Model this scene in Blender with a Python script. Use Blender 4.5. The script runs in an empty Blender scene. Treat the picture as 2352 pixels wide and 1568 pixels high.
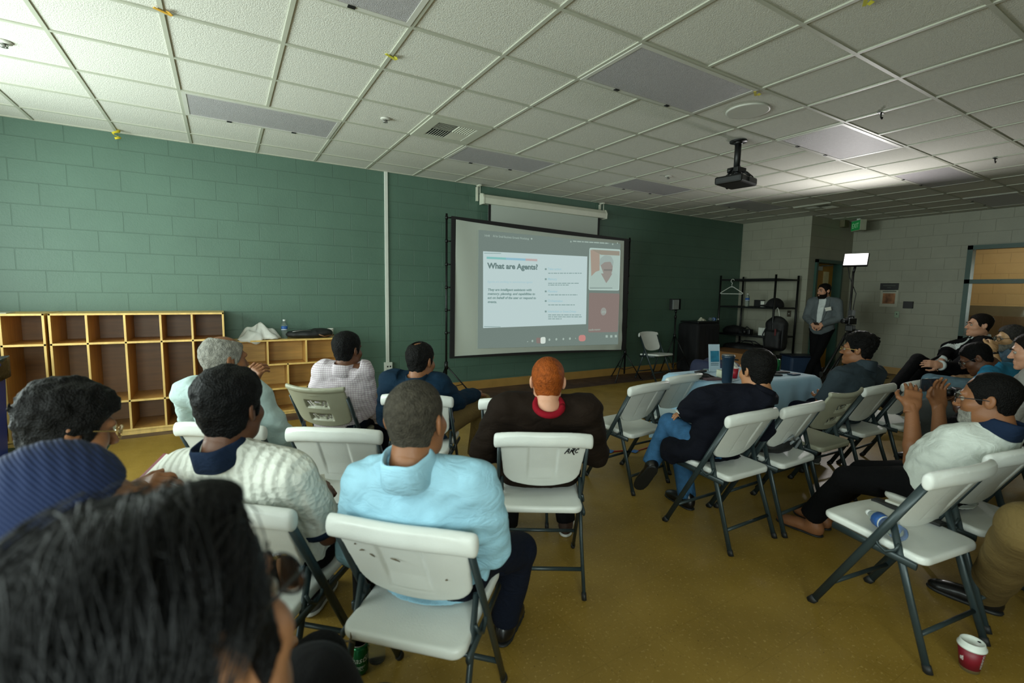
import bpy, bmesh, math, random
import numpy as np
from mathutils import Vector, Matrix
random.seed(7); RNG = np.random.default_rng(7)
COL = bpy.context.scene.collection
PI = math.pi
R = math.radians
# ------------------------------------------------------------------ camera frame (floor z=0, camera above the origin)
CAM_H = 1.44
FPX = 1094.98; YAW = 0.543768; PITCH = -0.103127; ROLL = 0.0172006
_f = np.array([math.sin(YAW)*math.cos(PITCH), math.cos(YAW)*math.cos(PITCH), math.sin(PITCH)])
_r = np.array([math.cos(YAW), -math.sin(YAW), 0.0]); _u = np.cross(_r, _f)
CR = math.cos(ROLL)*_r + math.sin(ROLL)*_u
CU = -math.sin(ROLL)*_r + math.cos(ROLL)*_u
CF = _f
CPOS = np.array([0.0, 0.0, CAM_H])
def ray(px, py): return CF + CR*(px-1176)/FPX - CU*(py-784)/FPX
def on_z(px, py, z): d = ray(px, py); return CPOS + d*(z-CAM_H)/d[2]
def on_y(px, py, y): d = ray(px, py); return CPOS + d*y/d[1]
def on_x(px, py, x): d = ray(px, py); return CPOS + d*x/d[0]
def at_d(px, py, dep): return CPOS + ray(px, py)*dep
def proj(v):
    v = np.asarray(v, float)-CPOS
    return (1176+FPX*(v@CR)/(v@CF), 784-FPX*(v@CU)/(v@CF), v@CF)
CEIL = 2.945; WY = 6.25; T = 0.6096; GX0 = 1.5944; GY0 = 5.859
# ------------------------------------------------------------------ tagging
def tag(o, label=None, cat=None, group=None, kind=None):
    if label: o['label'] = label
    if cat: o['category'] = cat
    if group: o['group'] = group
    if kind: o['kind'] = kind
    return o
def empty(name, loc=(0, 0, 0), rz=0, label=None, cat=None, group=None):
    o = bpy.data.objects.new(name, None); COL.objects.link(o)
    o.empty_display_size = .1
    o.location = loc; o.rotation_euler = (0, 0, rz)
    return tag(o, label, cat, group)
def children(o): return [c for c in bpy.data.objects if c.parent == o]
def copy_tree(o, parent=None):
    c = o.copy(); COL.objects.link(c)
    if parent is not None: c.parent = parent
    for ch in children(o): copy_tree(ch, c)
    return c
# ------------------------------------------------------------------ materials
def srgb(h):
    if isinstance(h, str):
        h = h.lstrip('#'); c = [int(h[i:i+2], 16)/255 for i in (0, 2, 4)]
    else: c = [x/255 for x in h]
    return [x/12.92 if x <= .04045 else ((x+.055)/1.055)**2.4 for x in c]
MATS = {}
def mat(name, col, rough=.6, metal=0, var=.08, vscale=8, bump=0, bscale=60, spec=None, emit=None, estr=0, trans=0, alpha=1, sheen=0, coords='Object', stretch=None):
    if name in MATS: return MATS[name]
    m = bpy.data.materials.new(name); m.use_nodes = True
    nt = m.node_tree; b = nt.nodes['Principled BSDF']; L = nt.links.new
    c = srgb(col); b.inputs['Base Color'].default_value = (*c, 1)
    b.inputs['Roughness'].default_value = rough; b.inputs['Metallic'].default_value = metal
    if spec is not None: b.inputs['Specular IOR Level'].default_value = spec
    if trans: b.inputs['Transmission Weight'].default_value = trans
    if sheen: b.inputs['Sheen Weight'].default_value = sheen
    if emit: b.inputs['Emission Color'].default_value = (*srgb(emit), 1); b.inputs['Emission Strength'].default_value = estr
    if alpha < 1: b.inputs['Alpha'].default_value = alpha
    tc = nt.nodes.new('ShaderNodeTexCoord'); src = tc.outputs[coords]
    if stretch:
        mp = nt.nodes.new('ShaderNodeMapping'); mp.inputs['Scale'].default_value = stretch
        L(src, mp.inputs[0]); src = mp.outputs[0]
    if var:
        n = nt.nodes.new('ShaderNodeTexNoise'); n.inputs['Scale'].default_value = vscale; n.inputs['Detail'].default_value = 4
        L(src, n.inputs['Vector'])
        r = nt.nodes.new('ShaderNodeValToRGB')
        r.color_ramp.elements[0].position = .3; r.color_ramp.elements[1].position = .7
        r.color_ramp.elements[0].color = (*[x*(1-var) for x in c], 1); r.color_ramp.elements[1].color = (*[min(1, x*(1+var)) for x in c], 1)
        L(n.outputs['Fac'], r.inputs[0]); L(r.outputs[0], b.inputs['Base Color'])
    if bump:
        n2 = nt.nodes.new('ShaderNodeTexNoise'); n2.inputs['Scale'].default_value = bscale; n2.inputs['Detail'].default_value = 3
        L(src, n2.inputs['Vector'])
        bp = nt.nodes.new('ShaderNodeBump'); bp.inputs['Strength'].default_value = bump; bp.inputs['Distance'].default_value = .01
        L(n2.outputs['Fac'], bp.inputs['Height']); L(bp.outputs[0], b.inputs['Normal'])
    m['c'] = 1
    MATS[name] = m
    return m
def nodes(m): return m.node_tree, m.node_tree.nodes['Principled BSDF'], m.node_tree.links.new
# ------------------------------------------------------------------ mesh builder
class MB:
    def __init__(s): s.bm = bmesh.new(); s.mi = 0
    def _fin(s, vs):
        fs = set()
        for v in vs:
            for f in v.link_faces: fs.add(f)
        for f in fs: f.material_index = s.mi
        return s
    def box(s, c, d, rot=None, bev=0):
        r = bmesh.ops.create_cube(s.bm, size=1); vs = r['verts']
        M = Matrix.Translation(Vector(c)) @ (rot.to_4x4() if rot is not None else Matrix.Identity(4)) @ Matrix.Diagonal((*d, 1))
        bmesh.ops.transform(s.bm, matrix=M, verts=vs)
        if bev:
            es = list({e for v in vs for e in v.link_edges})
            bmesh.ops.bevel(s.bm, geom=es, offset=bev, segments=2, affect='EDGES', profile=.5, material=s.mi)
        return s._fin([v for v in vs if v.is_valid]) if not bev else s
    def b2(s, lo, hi, bev=0):
        return s.box([(a+b)/2 for a, b in zip(lo, hi)], [abs(b-a) for a, b in zip(lo, hi)], bev=bev)
    def tube(s, pts, r, n=8, cap=True, flat=None, up=None):
        # pts polyline, r radius or list; flat=(w,h) elliptical/flat section
        P = [Vector(p) for p in pts]; rr = r if isinstance(r, (list, tuple)) else [r]*len(P)
        rings = []; prev = None
        for i, p in enumerate(P):
            t = (P[min(i+1, len(P)-1)]-P[max(i-1, 0)]).normalized()
            if prev is None:
                a = Vector(up) if up is not None else (Vector((0, 0, 1)) if abs(t.z) < .9 else Vector((1, 0, 0)))
                x = a - t*a.dot(t); x.normalize()
            else:
                x = prev - t*prev.dot(t); x.normalize()
            prev = x; y = t.cross(x)
            fw, fh = flat if flat else (1, 1)
            rings.append([s.bm.verts.new(p + x*math.cos(2*PI*k/n)*rr[i]*fw + y*math.sin(2*PI*k/n)*rr[i]*fh) for k in range(n)])
        fs = []
        for a, b in zip(rings, rings[1:]):
            for k in range(n): fs.append(s.bm.faces.new((a[k], a[(k+1) % n], b[(k+1) % n], b[k])))
        if cap:
            fs.append(s.bm.faces.new(rings[0][::-1])); fs.append(s.bm.faces.new(rings[-1]))
        for f in fs: f.material_index = s.mi; f.smooth = True
        return s
    def lathe(s, prof, c=(0, 0, 0), n=24, M=None):
        c = Vector(c); rings = []
        for r, z in prof:
            rings.append([s.bm.verts.new((M @ Vector((r*math.cos(2*PI*k/n), r*math.sin(2*PI*k/n), z)) if M is not None else Vector((r*math.cos(2*PI*k/n), r*math.sin(2*PI*k/n), z))) + c) for k in range(n)])
        for a, b in zip(rings, rings[1:]):
            for k in range(n):
                f = s.bm.faces.new((a[k], a[(k+1) % n], b[(k+1) % n], b[k])); f.material_index = s.mi; f.smooth = True
        for ring, fl in ((rings[0], 1), (rings[-1], 0)):
            f = s.bm.faces.new(ring[::-1] if fl else ring); f.material_index = s.mi
        return s
    def prism(s, poly, M, depth):
        # polygon (x,y) extruded along local z by depth, placed by matrix M
        a = [s.bm.verts.new(M @ Vector((x, y, 0))) for x, y in poly]; b = [s.bm.verts.new(M @ Vector((x, y, depth))) for x, y in poly]
        n = len(poly); fs = [s.bm.faces.new(a[::-1]), s.bm.faces.new(b)]
        for k in range(n): fs.append(s.bm.faces.new((a[k], a[(k+1) % n], b[(k+1) % n], b[k])))
        for f in fs: f.material_index = s.mi
        return s
    def grid(s, fn, nu, nv, closed_u=False):
        V = [[s.bm.verts.new(fn(i/(nu if closed_u else nu-1), j/(nv-1))) for j in range(nv)] for i in range(nu)]
        for i in range(nu if closed_u else nu-1):
            for j in range(nv-1):
                f = s.bm.faces.new((V[i][j], V[(i+1) % nu][j], V[(i+1) % nu][j+1], V[i][j+1])); f.material_index = s.mi; f.smooth = True
        return s
    def build(s, name, m, parent=None, smooth=False, solid=0, bevel=0, sub=0):
        bmesh.ops.recalc_face_normals(s.bm, faces=s.bm.faces[:])
        me = bpy.data.meshes.new(name); s.bm.to_mesh(me); s.bm.free()
        for k in (m if isinstance(m, (list, tuple)) else [m]): me.materials.append(k)
        if smooth:
            for p in me.polygons: p.use_smooth = True
        o = bpy.data.objects.new(name, me); COL.objects.link(o)
        if parent is not None: o.parent = parent
        if solid:
            q = o.modifiers.new('s', 'SOLIDIFY'); q.thickness = solid; q.offset = 0
        if bevel:
            q = o.modifiers.new('b', 'BEVEL'); q.width = bevel; q.segments = 2; q.limit_method = 'ANGLE'
        if sub:
            q = o.modifiers.new('u', 'SUBSURF'); q.levels = sub; q.render_levels = sub
        return o
def text_obj(name, txt, size, M, m, parent=None, align='LEFT', ext=.0004, bold=0, shear=0, sx=1):
    cu = bpy.data.curves.new(name, 'FONT'); cu.body = txt; cu.size = size; cu.align_x = align; cu.extrude = ext; cu.offset = bold; cu.shear = shear
    cu.resolution_u = 3
    o = bpy.data.objects.new(name, cu); COL.objects.link(o)
    me = bpy.data.meshes.new_from_object(o.evaluated_get(bpy.context.evaluated_depsgraph_get()))
    bpy.data.objects.remove(o); bpy.data.curves.remove(cu)
    if sx != 1: me.transform(Matrix.Diagonal((sx, 1, 1, 1)))
    me.transform(M); me.materials.clear(); me.materials.append(m)
    o = bpy.data.objects.new(name, me); COL.objects.link(o)
    if parent is not None: o.parent = parent
    return o
def frame(o, x, y):
    # matrix with origin o, local x, local y, z = x cross y
    x = Vector(x).normalized(); y = Vector(y); y = (y-x*y.dot(x)).normalized(); z = x.cross(y)
    M = Matrix((x, y, z)).transposed().to_4x4(); M.translation = Vector(o); return M
# ------------------------------------------------------------------ signed-distance volumes
class Vol:
    BIG = .06
    def __init__(s, lo, hi, h):
        s.lo = np.asarray(lo, float); s.h = h
        s.n = np.maximum(np.ceil((np.asarray(hi, float)-s.lo)/h).astype(int)+1, 4)
        s.g = np.full(s.n, s.BIG, np.float32)
    def sl(s, a, b, m):
        i0 = np.clip(np.floor((np.asarray(a)-m-s.lo)/s.h).astype(int), 0, s.n); i1 = np.clip(np.ceil((np.asarray(b)+m-s.lo)/s.h).astype(int)+1, 0, s.n)
        if (i1 <= i0).any(): return None, None
        S = tuple(slice(x, y) for x, y in zip(i0, i1))
        ax = [(s.lo[k]+s.h*np.arange(i0[k], i1[k])).astype(np.float32) for k in range(3)]
        return S, (ax[0][:, None, None], ax[1][None, :, None], ax[2][None, None, :])
    def op(s, S, d, k, mode):
        g = s.g[S]
        if mode == 'u':
            if k > 0:
                q = np.clip(.5+.5*(g-d)/k, 0, 1); g[...] = g*(1-q)+d*q-k*q*(1-q)
            else: np.minimum(g, d, out=g)
        else:
            nd = -d
            if k > 0:
                q = np.clip(.5-.5*(g-nd)/k, 0, 1); g[...] = g*(1-q)+nd*q+k*q*(1-q)
            else: np.maximum(g, nd, out=g)
    def cap(s, a, b, ra, rb, k=.01, mode='u'):
        a = np.asarray(a, float); b = np.asarray(b, float); r = max(ra, rb)
        S, X = s.sl(np.minimum(a, b), np.maximum(a, b), r+k+3*s.h+.01)
        if S is None: return s
        ab = b-a; L2 = max(ab@ab, 1e-9)
        t = np.clip(((X[0]-a[0])*ab[0]+(X[1]-a[1])*ab[1]+(X[2]-a[2])*ab[2])/L2, 0, 1)
        d = np.sqrt((X[0]-a[0]-t*ab[0])**2+(X[1]-a[1]-t*ab[1])**2+(X[2]-a[2]-t*ab[2])**2)-(ra+(rb-ra)*t)
        s.op(S, d.astype(np.float32), k, mode); return s
    def ell(s, c, r, A=None, k=.01, mode='u'):
        c = np.asarray(c, float); r = np.asarray(r, float); m = r.max() if A is not None else r
        S, X = s.sl(c-m, c+m, k+3*s.h+.01)
        if S is None: return s
        P = [X[i]-c[i] for i in range(3)]
        if A is not None: P = [A[i][0]*P[0]+A[i][1]*P[1]+A[i][2]*P[2] for i in range(3)]
        k0 = np.sqrt((P[0]/r[0])**2+(P[1]/r[1])**2+(P[2]/r[2])**2)+1e-6
        k1 = np.sqrt((P[0]/r[0]**2)**2+(P[1]/r[1]**2)**2+(P[2]/r[2]**2)**2)+1e-6
        s.op(S, (k0*(k0-1)/k1).astype(np.float32), k, mode); return s
    def rbox(s, c, hd, A=None, rr=.01, k=.01, mode='u'):
        c = np.asarray(c, float); hd = np.asarray(hd, float); m = np.linalg.norm(hd)
        S, X = s.sl(c-m, c+m, k+3*s.h)
        if S is None: return s
        P = [X[i]-c[i] for i in range(3)]
        if A is not None: P = [A[i][0]*P[0]+A[i][1]*P[1]+A[i][2]*P[2] for i in range(3)]
        q = [np.abs(P[i])-(hd[i]-rr) for i in range(3)]
        q = np.broadcast_arrays(*q)
        d = np.sqrt(sum(np.maximum(x, 0)**2 for x in q))+np.minimum(np.maximum(np.maximum(q[0], q[1]), q[2]), 0)-rr
        s.op(S, d.astype(np.float32), k, mode); return s
    def all(s):
        ax = [(s.lo[k]+s.h*np.arange(s.n[k])).astype(np.float32) for k in range(3)]
        return ax[0][:, None, None], ax[1][None, :, None], ax[2][None, None, :]
    def mesh(s, smooth=1):
        g = s.g; h = s.h
        g = g.copy(); big = abs(s.BIG)
        g[0] = g[-1] = big; g[:, 0] = g[:, -1] = big; g[:, :, 0] = g[:, :, -1] = big
        ins = g < 0
        n = np.array(g.shape)-1
        cnt = np.zeros(n, np.uint8)
        offs = [(i, j, k) for i in (0, 1) for j in (0, 1) for k in (0, 1)]
        for o in offs: cnt += ins[o[0]:o[0]+n[0], o[1]:o[1]+n[1], o[2]:o[2]+n[2]]
        idx = np.argwhere((cnt > 0) & (cnt < 8))
        if len(idx) == 0: return np.zeros((0, 3)), np.zeros((0, 4), int)
        val = {o: g[idx[:, 0]+o[0], idx[:, 1]+o[1], idx[:, 2]+o[2]] for o in offs}
        acc = np.zeros((len(idx), 3)); c = np.zeros(len(idx))
        for o in offs:
            for ax in range(3):
                if o[ax] == 0:
                    p = list(o); p[ax] = 1; a = val[o]; b = val[tuple(p)]
                    m = (a < 0) != (b < 0)
                    t = np.where(m, a/np.where(m, a-b, 1), 0)
                    q = np.tile(np.array(o, float), (len(idx), 1)); q[:, ax] = t
                    acc[m] += q[m]; c[m] += 1
        V = s.lo+h*(idx+acc/c[:, None])
        imap = np.full(n, -1, np.int32); imap[idx[:, 0], idx[:, 1], idx[:, 2]] = np.arange(len(idx))
        Q = []
        for ax in range(3):
            o1, o2 = [(1, 2), (2, 0), (0, 1)][ax]
            sh = [slice(None)]*3; sh2 = [slice(None)]*3
            sh[ax] = slice(0, -1); sh2[ax] = slice(1, None)
            a = ins[tuple(sh)]; b = ins[tuple(sh2)]
            e = np.argwhere(a != b)
            e = e[(e[:, o1] > 0) & (e[:, o2] > 0) & (e[:, o1] < n[o1]) & (e[:, o2] < n[o2])]
            flip = a[e[:, 0], e[:, 1], e[:, 2]]
            def cell(d1, d2):
                q = e.copy(); q[:, o1] -= d1; q[:, o2] -= d2; return imap[q[:, 0], q[:, 1], q[:, 2]]
            q = np.stack([cell(1, 1), cell(0, 1), cell(0, 0), cell(1, 0)], 1)
            q[~flip] = q[~flip][:, ::-1]
            Q.append(q)
        Q = np.concatenate(Q); Q = Q[(Q >= 0).all(1)]
        for _ in range(smooth): V = lap(V, Q, .5)
        return V, Q
def lap(V, Q, w):
    acc = np.zeros_like(V); c = np.zeros(len(V))
    for k in range(4):
        a = Q[:, k]; b = Q[:, (k+1) % 4]
        for d in range(3):
            acc[:, d] += np.bincount(a, V[b, d], len(V))+np.bincount(b, V[a, d], len(V))
        c += np.bincount(a, minlength=len(V))+np.bincount(b, minlength=len(V))
    return V*(1-w)+w*acc/np.maximum(c, 1)[:, None]
def mesh_obj(name, parts, m, parent=None, M=None):
    # parts: list of (V,Q); joined into one mesh
    parts = [p for p in parts if len(p[0])]
    V = np.concatenate([p[0] for p in parts]); o = 0; Qs = []
    for v, q in parts: Qs.append(q+o); o += len(v)
    Q = np.concatenate(Qs)
    me = bpy.data.meshes.new(name); me.vertices.add(len(V)); me.vertices.foreach_set('co', V.astype(np.float32).ravel())
    me.loops.add(Q.size); me.loops.foreach_set('vertex_index', Q.astype(np.int32).ravel())
    me.polygons.add(len(Q)); me.polygons.foreach_set('loop_start', np.arange(0, Q.size, 4, dtype=np.int32))
    try: me.polygons.foreach_set('loop_total', np.full(len(Q), 4, np.int32))
    except Exception: pass
    me.update(calc_edges=True)
    me.polygons.foreach_set('use_smooth', np.ones(len(Q), bool))
    for k in (m if isinstance(m, (list, tuple)) else [m]): me.materials.append(k)
    o = bpy.data.objects.new(name, me); COL.objects.link(o)
    if parent is not None: o.parent = parent
    return o
def vnoise(X, Y, Z, sc, seed=0):
    # value noise in [-1,1] on broadcastable arrays
    X, Y, Z = np.broadcast_arrays(X*sc, Y*sc, Z*sc)
    i = [np.floor(a).astype(np.int32) for a in (X, Y, Z)]; f = [(a-b) for a, b in zip((X, Y, Z), i)]
    f = [t*t*(3-2*t) for t in f]
    def hsh(a, b, c):
        n = (a.astype(np.int64)*73856093) ^ (b.astype(np.int64)*19349663) ^ (c.astype(np.int64)*83492791) ^ (seed*2654435)
        n = (n ^ (n >> 13))*1274126177; n = n ^ (n >> 16)
        return ((n & 0xffff)/32767.5-1).astype(np.float32)
    out = 0
    for a in (0, 1):
        for b in (0, 1):
            for c in (0, 1):
                w = (f[0] if a else 1-f[0])*(f[1] if b else 1-f[1])*(f[2] if c else 1-f[2])
                out = out+w*hsh(i[0]+a, i[1]+b, i[2]+c)
    return out.astype(np.float32)
# =================================================================== ROOM
def block_mat(name, col, axis, off=(0, 0), rough=.45, bumpiness=.5, joint=.84):
    m = mat(name, col, rough, var=.05, vscale=3)
    nt, b, L = nodes(m)
    src = [l.from_socket for l in nt.links if l.to_socket == b.inputs['Base Color']][0]
    tc = nt.nodes.new('ShaderNodeTexCoord'); sp = nt.nodes.new('ShaderNodeSeparateXYZ'); cb = nt.nodes.new('ShaderNodeCombineXYZ')
    L(tc.outputs['Object'], sp.inputs[0])
    for i, (k, o) in enumerate(((axis, off[0]), ('Z', off[1]))):
        a = nt.nodes.new('ShaderNodeMath'); a.operation = 'ADD'; a.inputs[1].default_value = o
        L(sp.outputs[k], a.inputs[0]); L(a.outputs[0], cb.inputs[i])
    br = nt.nodes.new('ShaderNodeTexBrick'); br.inputs['Scale'].default_value = 1; br.inputs['Brick Width'].default_value = .4064
    br.inputs['Row Height'].default_value = .2032; br.inputs['Mortar Size'].default_value = .0045; br.inputs['Mortar Smooth'].default_value = .35
    br.inputs['Color1'].default_value = br.inputs['Color2'].default_value = (1, 1, 1, 1); br.inputs['Mortar'].default_value = (joint, joint, joint, 1)
    L(cb.outputs[0], br.inputs['Vector'])
    mx = nt.nodes.new('ShaderNodeMix'); mx.data_type = 'RGBA'; mx.blend_type = 'MULTIPLY'; mx.inputs[0].default_value = 1
    L(src, mx.inputs[6]); L(br.outputs['Color'], mx.inputs[7]); L(mx.outputs[2], b.inputs['Base Color'])
    n = nt.nodes.new('ShaderNodeTexNoise'); n.inputs['Scale'].default_value = 90; n.inputs['Detail'].default_value = 5
    L(tc.outputs['Object'], n.inputs['Vector'])
    ad = nt.nodes.new('ShaderNodeMath'); ad.operation = 'MULTIPLY_ADD'; ad.inputs[1].default_value = -1.0
    ml = nt.nodes.new('ShaderNodeMath'); ml.operation = 'MULTIPLY'; ml.inputs[1].default_value = .16
    L(n.outputs['Fac'], ml.inputs[0]); L(br.outputs['Fac'], ad.inputs[0]); L(ml.outputs[0], ad.inputs[2])
    bp = nt.nodes.new('ShaderNodeBump'); bp.inputs['Strength'].default_value = bumpiness; bp.inputs['Distance'].default_value = .02
    L(ad.outputs[0], bp.inputs['Height']); L(bp.outputs[0], b.inputs['Normal'])
    return m
M_green = block_mat('green painted block', (80, 107, 92), 'X', (1.650+.4064*20, -.145+.2032*20))
M_beige = block_mat('beige painted block', (152, 152, 134), 'Y', (40.1, -.145+.2032*20))
M_beigex = block_mat('beige painted block side', (152, 152, 134), 'X', (40.1, -.145+.2032*20))
M_peach = block_mat('corridor block', (205, 172, 120), 'Y', (40.2, -.145+.2032*20), rough=.6)
M_brownb = block_mat('corridor wainscot block', (110, 88, 58), 'Y', (40.2, -.145+.2032*20), rough=.6)
XL, XR, YB = -2.45, 11.0, -2.2
def structure(o): o['kind'] = 'structure'; return o
# floor --------------------------------------------------------------
def floor_mat():
    m = mat('ochre vinyl tile', (158, 124, 58), .3, var=0, spec=.4)
    nt, b, L = nodes(m)
    tc = nt.nodes.new('ShaderNodeTexCoord'); ob = tc.outputs['Object']
    def noise(sc, det=4):
        n = nt.nodes.new('ShaderNodeTexNoise'); n.inputs['Scale'].default_value = sc; n.inputs['Detail'].default_value = det; L(ob, n.inputs['Vector']); return n.outputs['Fac']
    def ramp(src, p0, c0, p1, c1):
        r = nt.nodes.new('ShaderNodeValToRGB'); e = r.color_ramp.elements; e[0].position = p0; e[1].position = p1
        e[0].color = (*c0, 1); e[1].color = (*c1, 1); L(src, r.inputs[0]); return r.outputs[0]
    def mix(f, a, c, mode='MIX'):
        x = nt.nodes.new('ShaderNodeMix'); x.data_type = 'RGBA'; x.blend_type = mode
        if isinstance(f, float): x.inputs[0].default_value = f
        else: L(f, x.inputs[0])
        for s, v in ((6, a), (7, c)):
            if isinstance(v, tuple): x.inputs[s].default_value = (*v, 1)
            else: L(v, x.inputs[s])
        return x.outputs[2]
    def math_(op, a, bb):
        x = nt.nodes.new('ShaderNodeMath'); x.operation = op
        for s, v in ((0, a), (1, bb)):
            if isinstance(v, (int, float)): x.inputs[s].default_value = v
            else: L(v, x.inputs[s])
        return x.outputs[0]
    och = tuple(srgb((124, 99, 38))); och2 = tuple(srgb((145, 117, 50)))
    base = ramp(noise(2.2), .3, och, .7, och2)
    sp = ramp(noise(70, 3), .6, (0, 0, 0), .7, (1, 1, 1)); base = mix(sp, base, tuple(srgb((160, 134, 74))))
    sp2 = ramp(noise(110, 2), .66, (0, 0, 0), .73, (.8, .8, .8)); base = mix(sp2, base, tuple(srgb((84, 60, 22))))
    sep = nt.nodes.new('ShaderNodeSeparateXYZ'); L(ob, sep.inputs[0])
    x, y = sep.outputs[0], sep.outputs[1]
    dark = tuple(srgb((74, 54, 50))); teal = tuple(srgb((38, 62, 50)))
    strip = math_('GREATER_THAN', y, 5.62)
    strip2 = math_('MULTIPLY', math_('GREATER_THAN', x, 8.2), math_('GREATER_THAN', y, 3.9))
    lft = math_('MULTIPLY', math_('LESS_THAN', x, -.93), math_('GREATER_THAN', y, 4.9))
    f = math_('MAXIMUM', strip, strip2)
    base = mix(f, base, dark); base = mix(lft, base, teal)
    br = nt.nodes.new('ShaderNodeTexBrick'); br.offset = 0; br.inputs['Scale'].default_value = 1; br.inputs['Brick Width'].default_value = .3048; br.inputs['Row Height'].default_value = .3048
    br.inputs['Mortar Size'].default_value = .0012; br.inputs['Color1'].default_value = br.inputs['Color2'].default_value = (1, 1, 1, 1); br.inputs['Mortar'].default_value = (.82, .8, .75, 1)
    mp = nt.nodes.new('ShaderNodeMapping'); mp.inputs['Location'].default_value = (20.11, 20.06, 0); L(ob, mp.inputs[0]); L(mp.outputs[0], br.inputs['Vector'])
    base = mix(1.0, base, br.outputs['Color'], 'MULTIPLY')
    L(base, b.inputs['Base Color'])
    rr = ramp(noise(5), .35, (.36,)*3, .7, (.52,)*3); L(rr, b.inputs['Roughness'])
    return m
fl = MB(); fl.b2((XL-.3, YB-.3, -.12), (14.4, WY+.15, 0)); structure(fl.build('floor', floor_mat()))
# ceiling ---------------------------------------------------------------
M_tile = mat('mineral fibre ceiling tile', (208, 208, 198), .9, var=.03, vscale=40, bump=.45, bscale=150, spec=.2)
M_tbar = mat('painted ceiling grid', (176, 178, 162), .5, var=.03)
cl = MB(); cl.b2((XL-.3, YB-.3, CEIL+.006), (14.4, WY+.15, CEIL+.14)); structure(cl.build('ceiling', M_tile))
gb = MB()
for k in range(-9, 16):
    x = GX0+T*k
    if XL < x < 11: gb.b2((x-.012, YB, CEIL-.002), (x+.012, WY if x < 9.4 else 4.87, CEIL+.008))
for k in range(0, 16):
    y = GY0-T*k
    if y > YB: gb.b2((XL, y-.012, CEIL-.0015), (11 if y < 4.87 else 9.4, y+.012, CEIL+.0085))
gb.b2((XL, WY-.022, CEIL-.003), (9.4, WY, CEIL+.008))
structure(gb.build('trim_1', M_tbar))
# walls -----------------------------------------------------------------
w = MB(); w.b2((XL-.15, WY, 0), (9.4, WY+.15, CEIL)); structure(w.build('wall_green', M_green))
w = MB(); w.b2((9.4, 4.87, 0), (9.55, WY+.15, CEIL)); structure(w.build('wall_end', M_beige))
w = MB()
DX0, DX1, DZ = 9.62, 10.62, 2.16
w.b2((9.55, 4.87, 0), (DX0, 5.02, CEIL)); w.b2((DX1, 4.87, 0), (XR+.15, 5.02, CEIL)); w.b2((DX0, 4.87, DZ), (DX1, 5.02, CEIL))
structure(w.build('wall_doorway', M_beigex))
WN = (1.1, 3.08, .75, 2.365)
w = MB(); w.b2((XR, WN[1], 0), (XR+.15, 4.87, CEIL)); w.b2((XR, YB, 0), (XR+.15, WN[0], CEIL)); w.b2((XR, WN[0], 0), (XR+.15, WN[1], WN[2])); w.b2((XR, WN[0], WN[3]), (XR+.15, WN[1], CEIL))
structure(w.build('wall_right', M_beige))
WL = [(-1.9, -.1), (.5, 2.5), (3.1, 5.2)]; WLZ = (.85, 2.55)
w = MB(); ys = [YB]+[v for p in WL for v in p]+[WY]
for a, b in zip(ys[::2], ys[1::2]): w.b2((XL-.15, a, 0), (XL, b, CEIL))
for a, b in WL: w.b2((XL-.15, a, 0), (XL, b, WLZ[0])); w.b2((XL-.15, a, WLZ[1]), (XL, b, CEIL))
structure(w.build('wall_left', M_beige))
WB = [(-2.2, 0)]; 
w = MB(); ys = [XL]+[v for p in WB for v in p]+[XR]
for a, b in zip(ys[::2], ys[1::2]): w.b2((a, YB-.15, 0), (b, YB, CEIL))
for a, b in WB: w.b2((a, YB-.15, 0), (b, YB, WLZ[0])); w.b2((a, YB-.15, WLZ[1]), (b, YB, CEIL))
structure(w.build('wall_back', M_beigex))
# window frames (left and back daylight windows)
M_gframe = mat('dark green enamel', (36, 74, 62), .4, var=.05)
wi = 0
for a, b in WL:
    m = MB()
    for y in (a+.03, (a+b)/2, b-.03): m.box((XL-.07, y, (WLZ[0]+WLZ[1])/2), (.08, .06, WLZ[1]-WLZ[0]))
    for z in (WLZ[0]+.03, WLZ[1]-.03): m.box((XL-.07, (a+b)/2, z), (.08, b-a, .06))
    wi += 1; structure(m.build('window_%d' % (wi+1), M_gframe))
for a, b in WB:
    m = MB()
    for x in (a+.03, (a+b)/2, b-.03): m.box((x, YB-.07, (WLZ[0]+WLZ[1])/2), (.06, .08, WLZ[1]-WLZ[0]))
    for z in (WLZ[0]+.03, WLZ[1]-.03): m.box(((a+b)/2, YB-.07, z), (b-a, .08, .06))
    wi += 1; structure(m.build('window_%d' % (wi+1), M_gframe))
# interior window on the right wall -------------------------------------
M_glass = mat('clear pane', (235, 240, 235), .03, var=0, trans=1.0); MATS['clear pane'].node_tree.nodes['Principled BSDF'].inputs['IOR'].default_value = 1.15
m = MB(); y0, y1, z0, z1 = WN
for y in (y0+.035, y1-.035): m.box((XR+.03, y, (z0+z1)/2), (.16, .07, z1-z0))
for z in (z0+.03, 1.755, z1-.035): m.box((XR+.03, (y0+y1)/2, z), (.16, y1-y0, .07))
wf = structure(m.build('window_1', M_gframe))
m = MB()
for a, b in ((z0+.06, 1.72), (1.79, z1-.07)): m.box((XR+.06, (y0+y1)/2, (a+b)/2), (.006, y1-y0-.12, b-a+.02))
m.build('window_pane', M_glass, wf)
M_red = mat('red vinyl', (150, 22, 20), .5, var=0)
dc = MB(); p = on_x(2110, 661, XR+.05); dc.b2((XR+.048, p[1]-.07, p[2]-.028), (XR+.052, p[1]+.07, p[2]+.028)); dc.box((XR+.05, p[1]-.03, p[2]+.075), (.004, .07, .06), rot=Matrix.Rotation(.8, 3, 'X'))
tag(dc.build('window_decal', M_red), 'small red sticker on the glass of the interior window', 'sticker')
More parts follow.
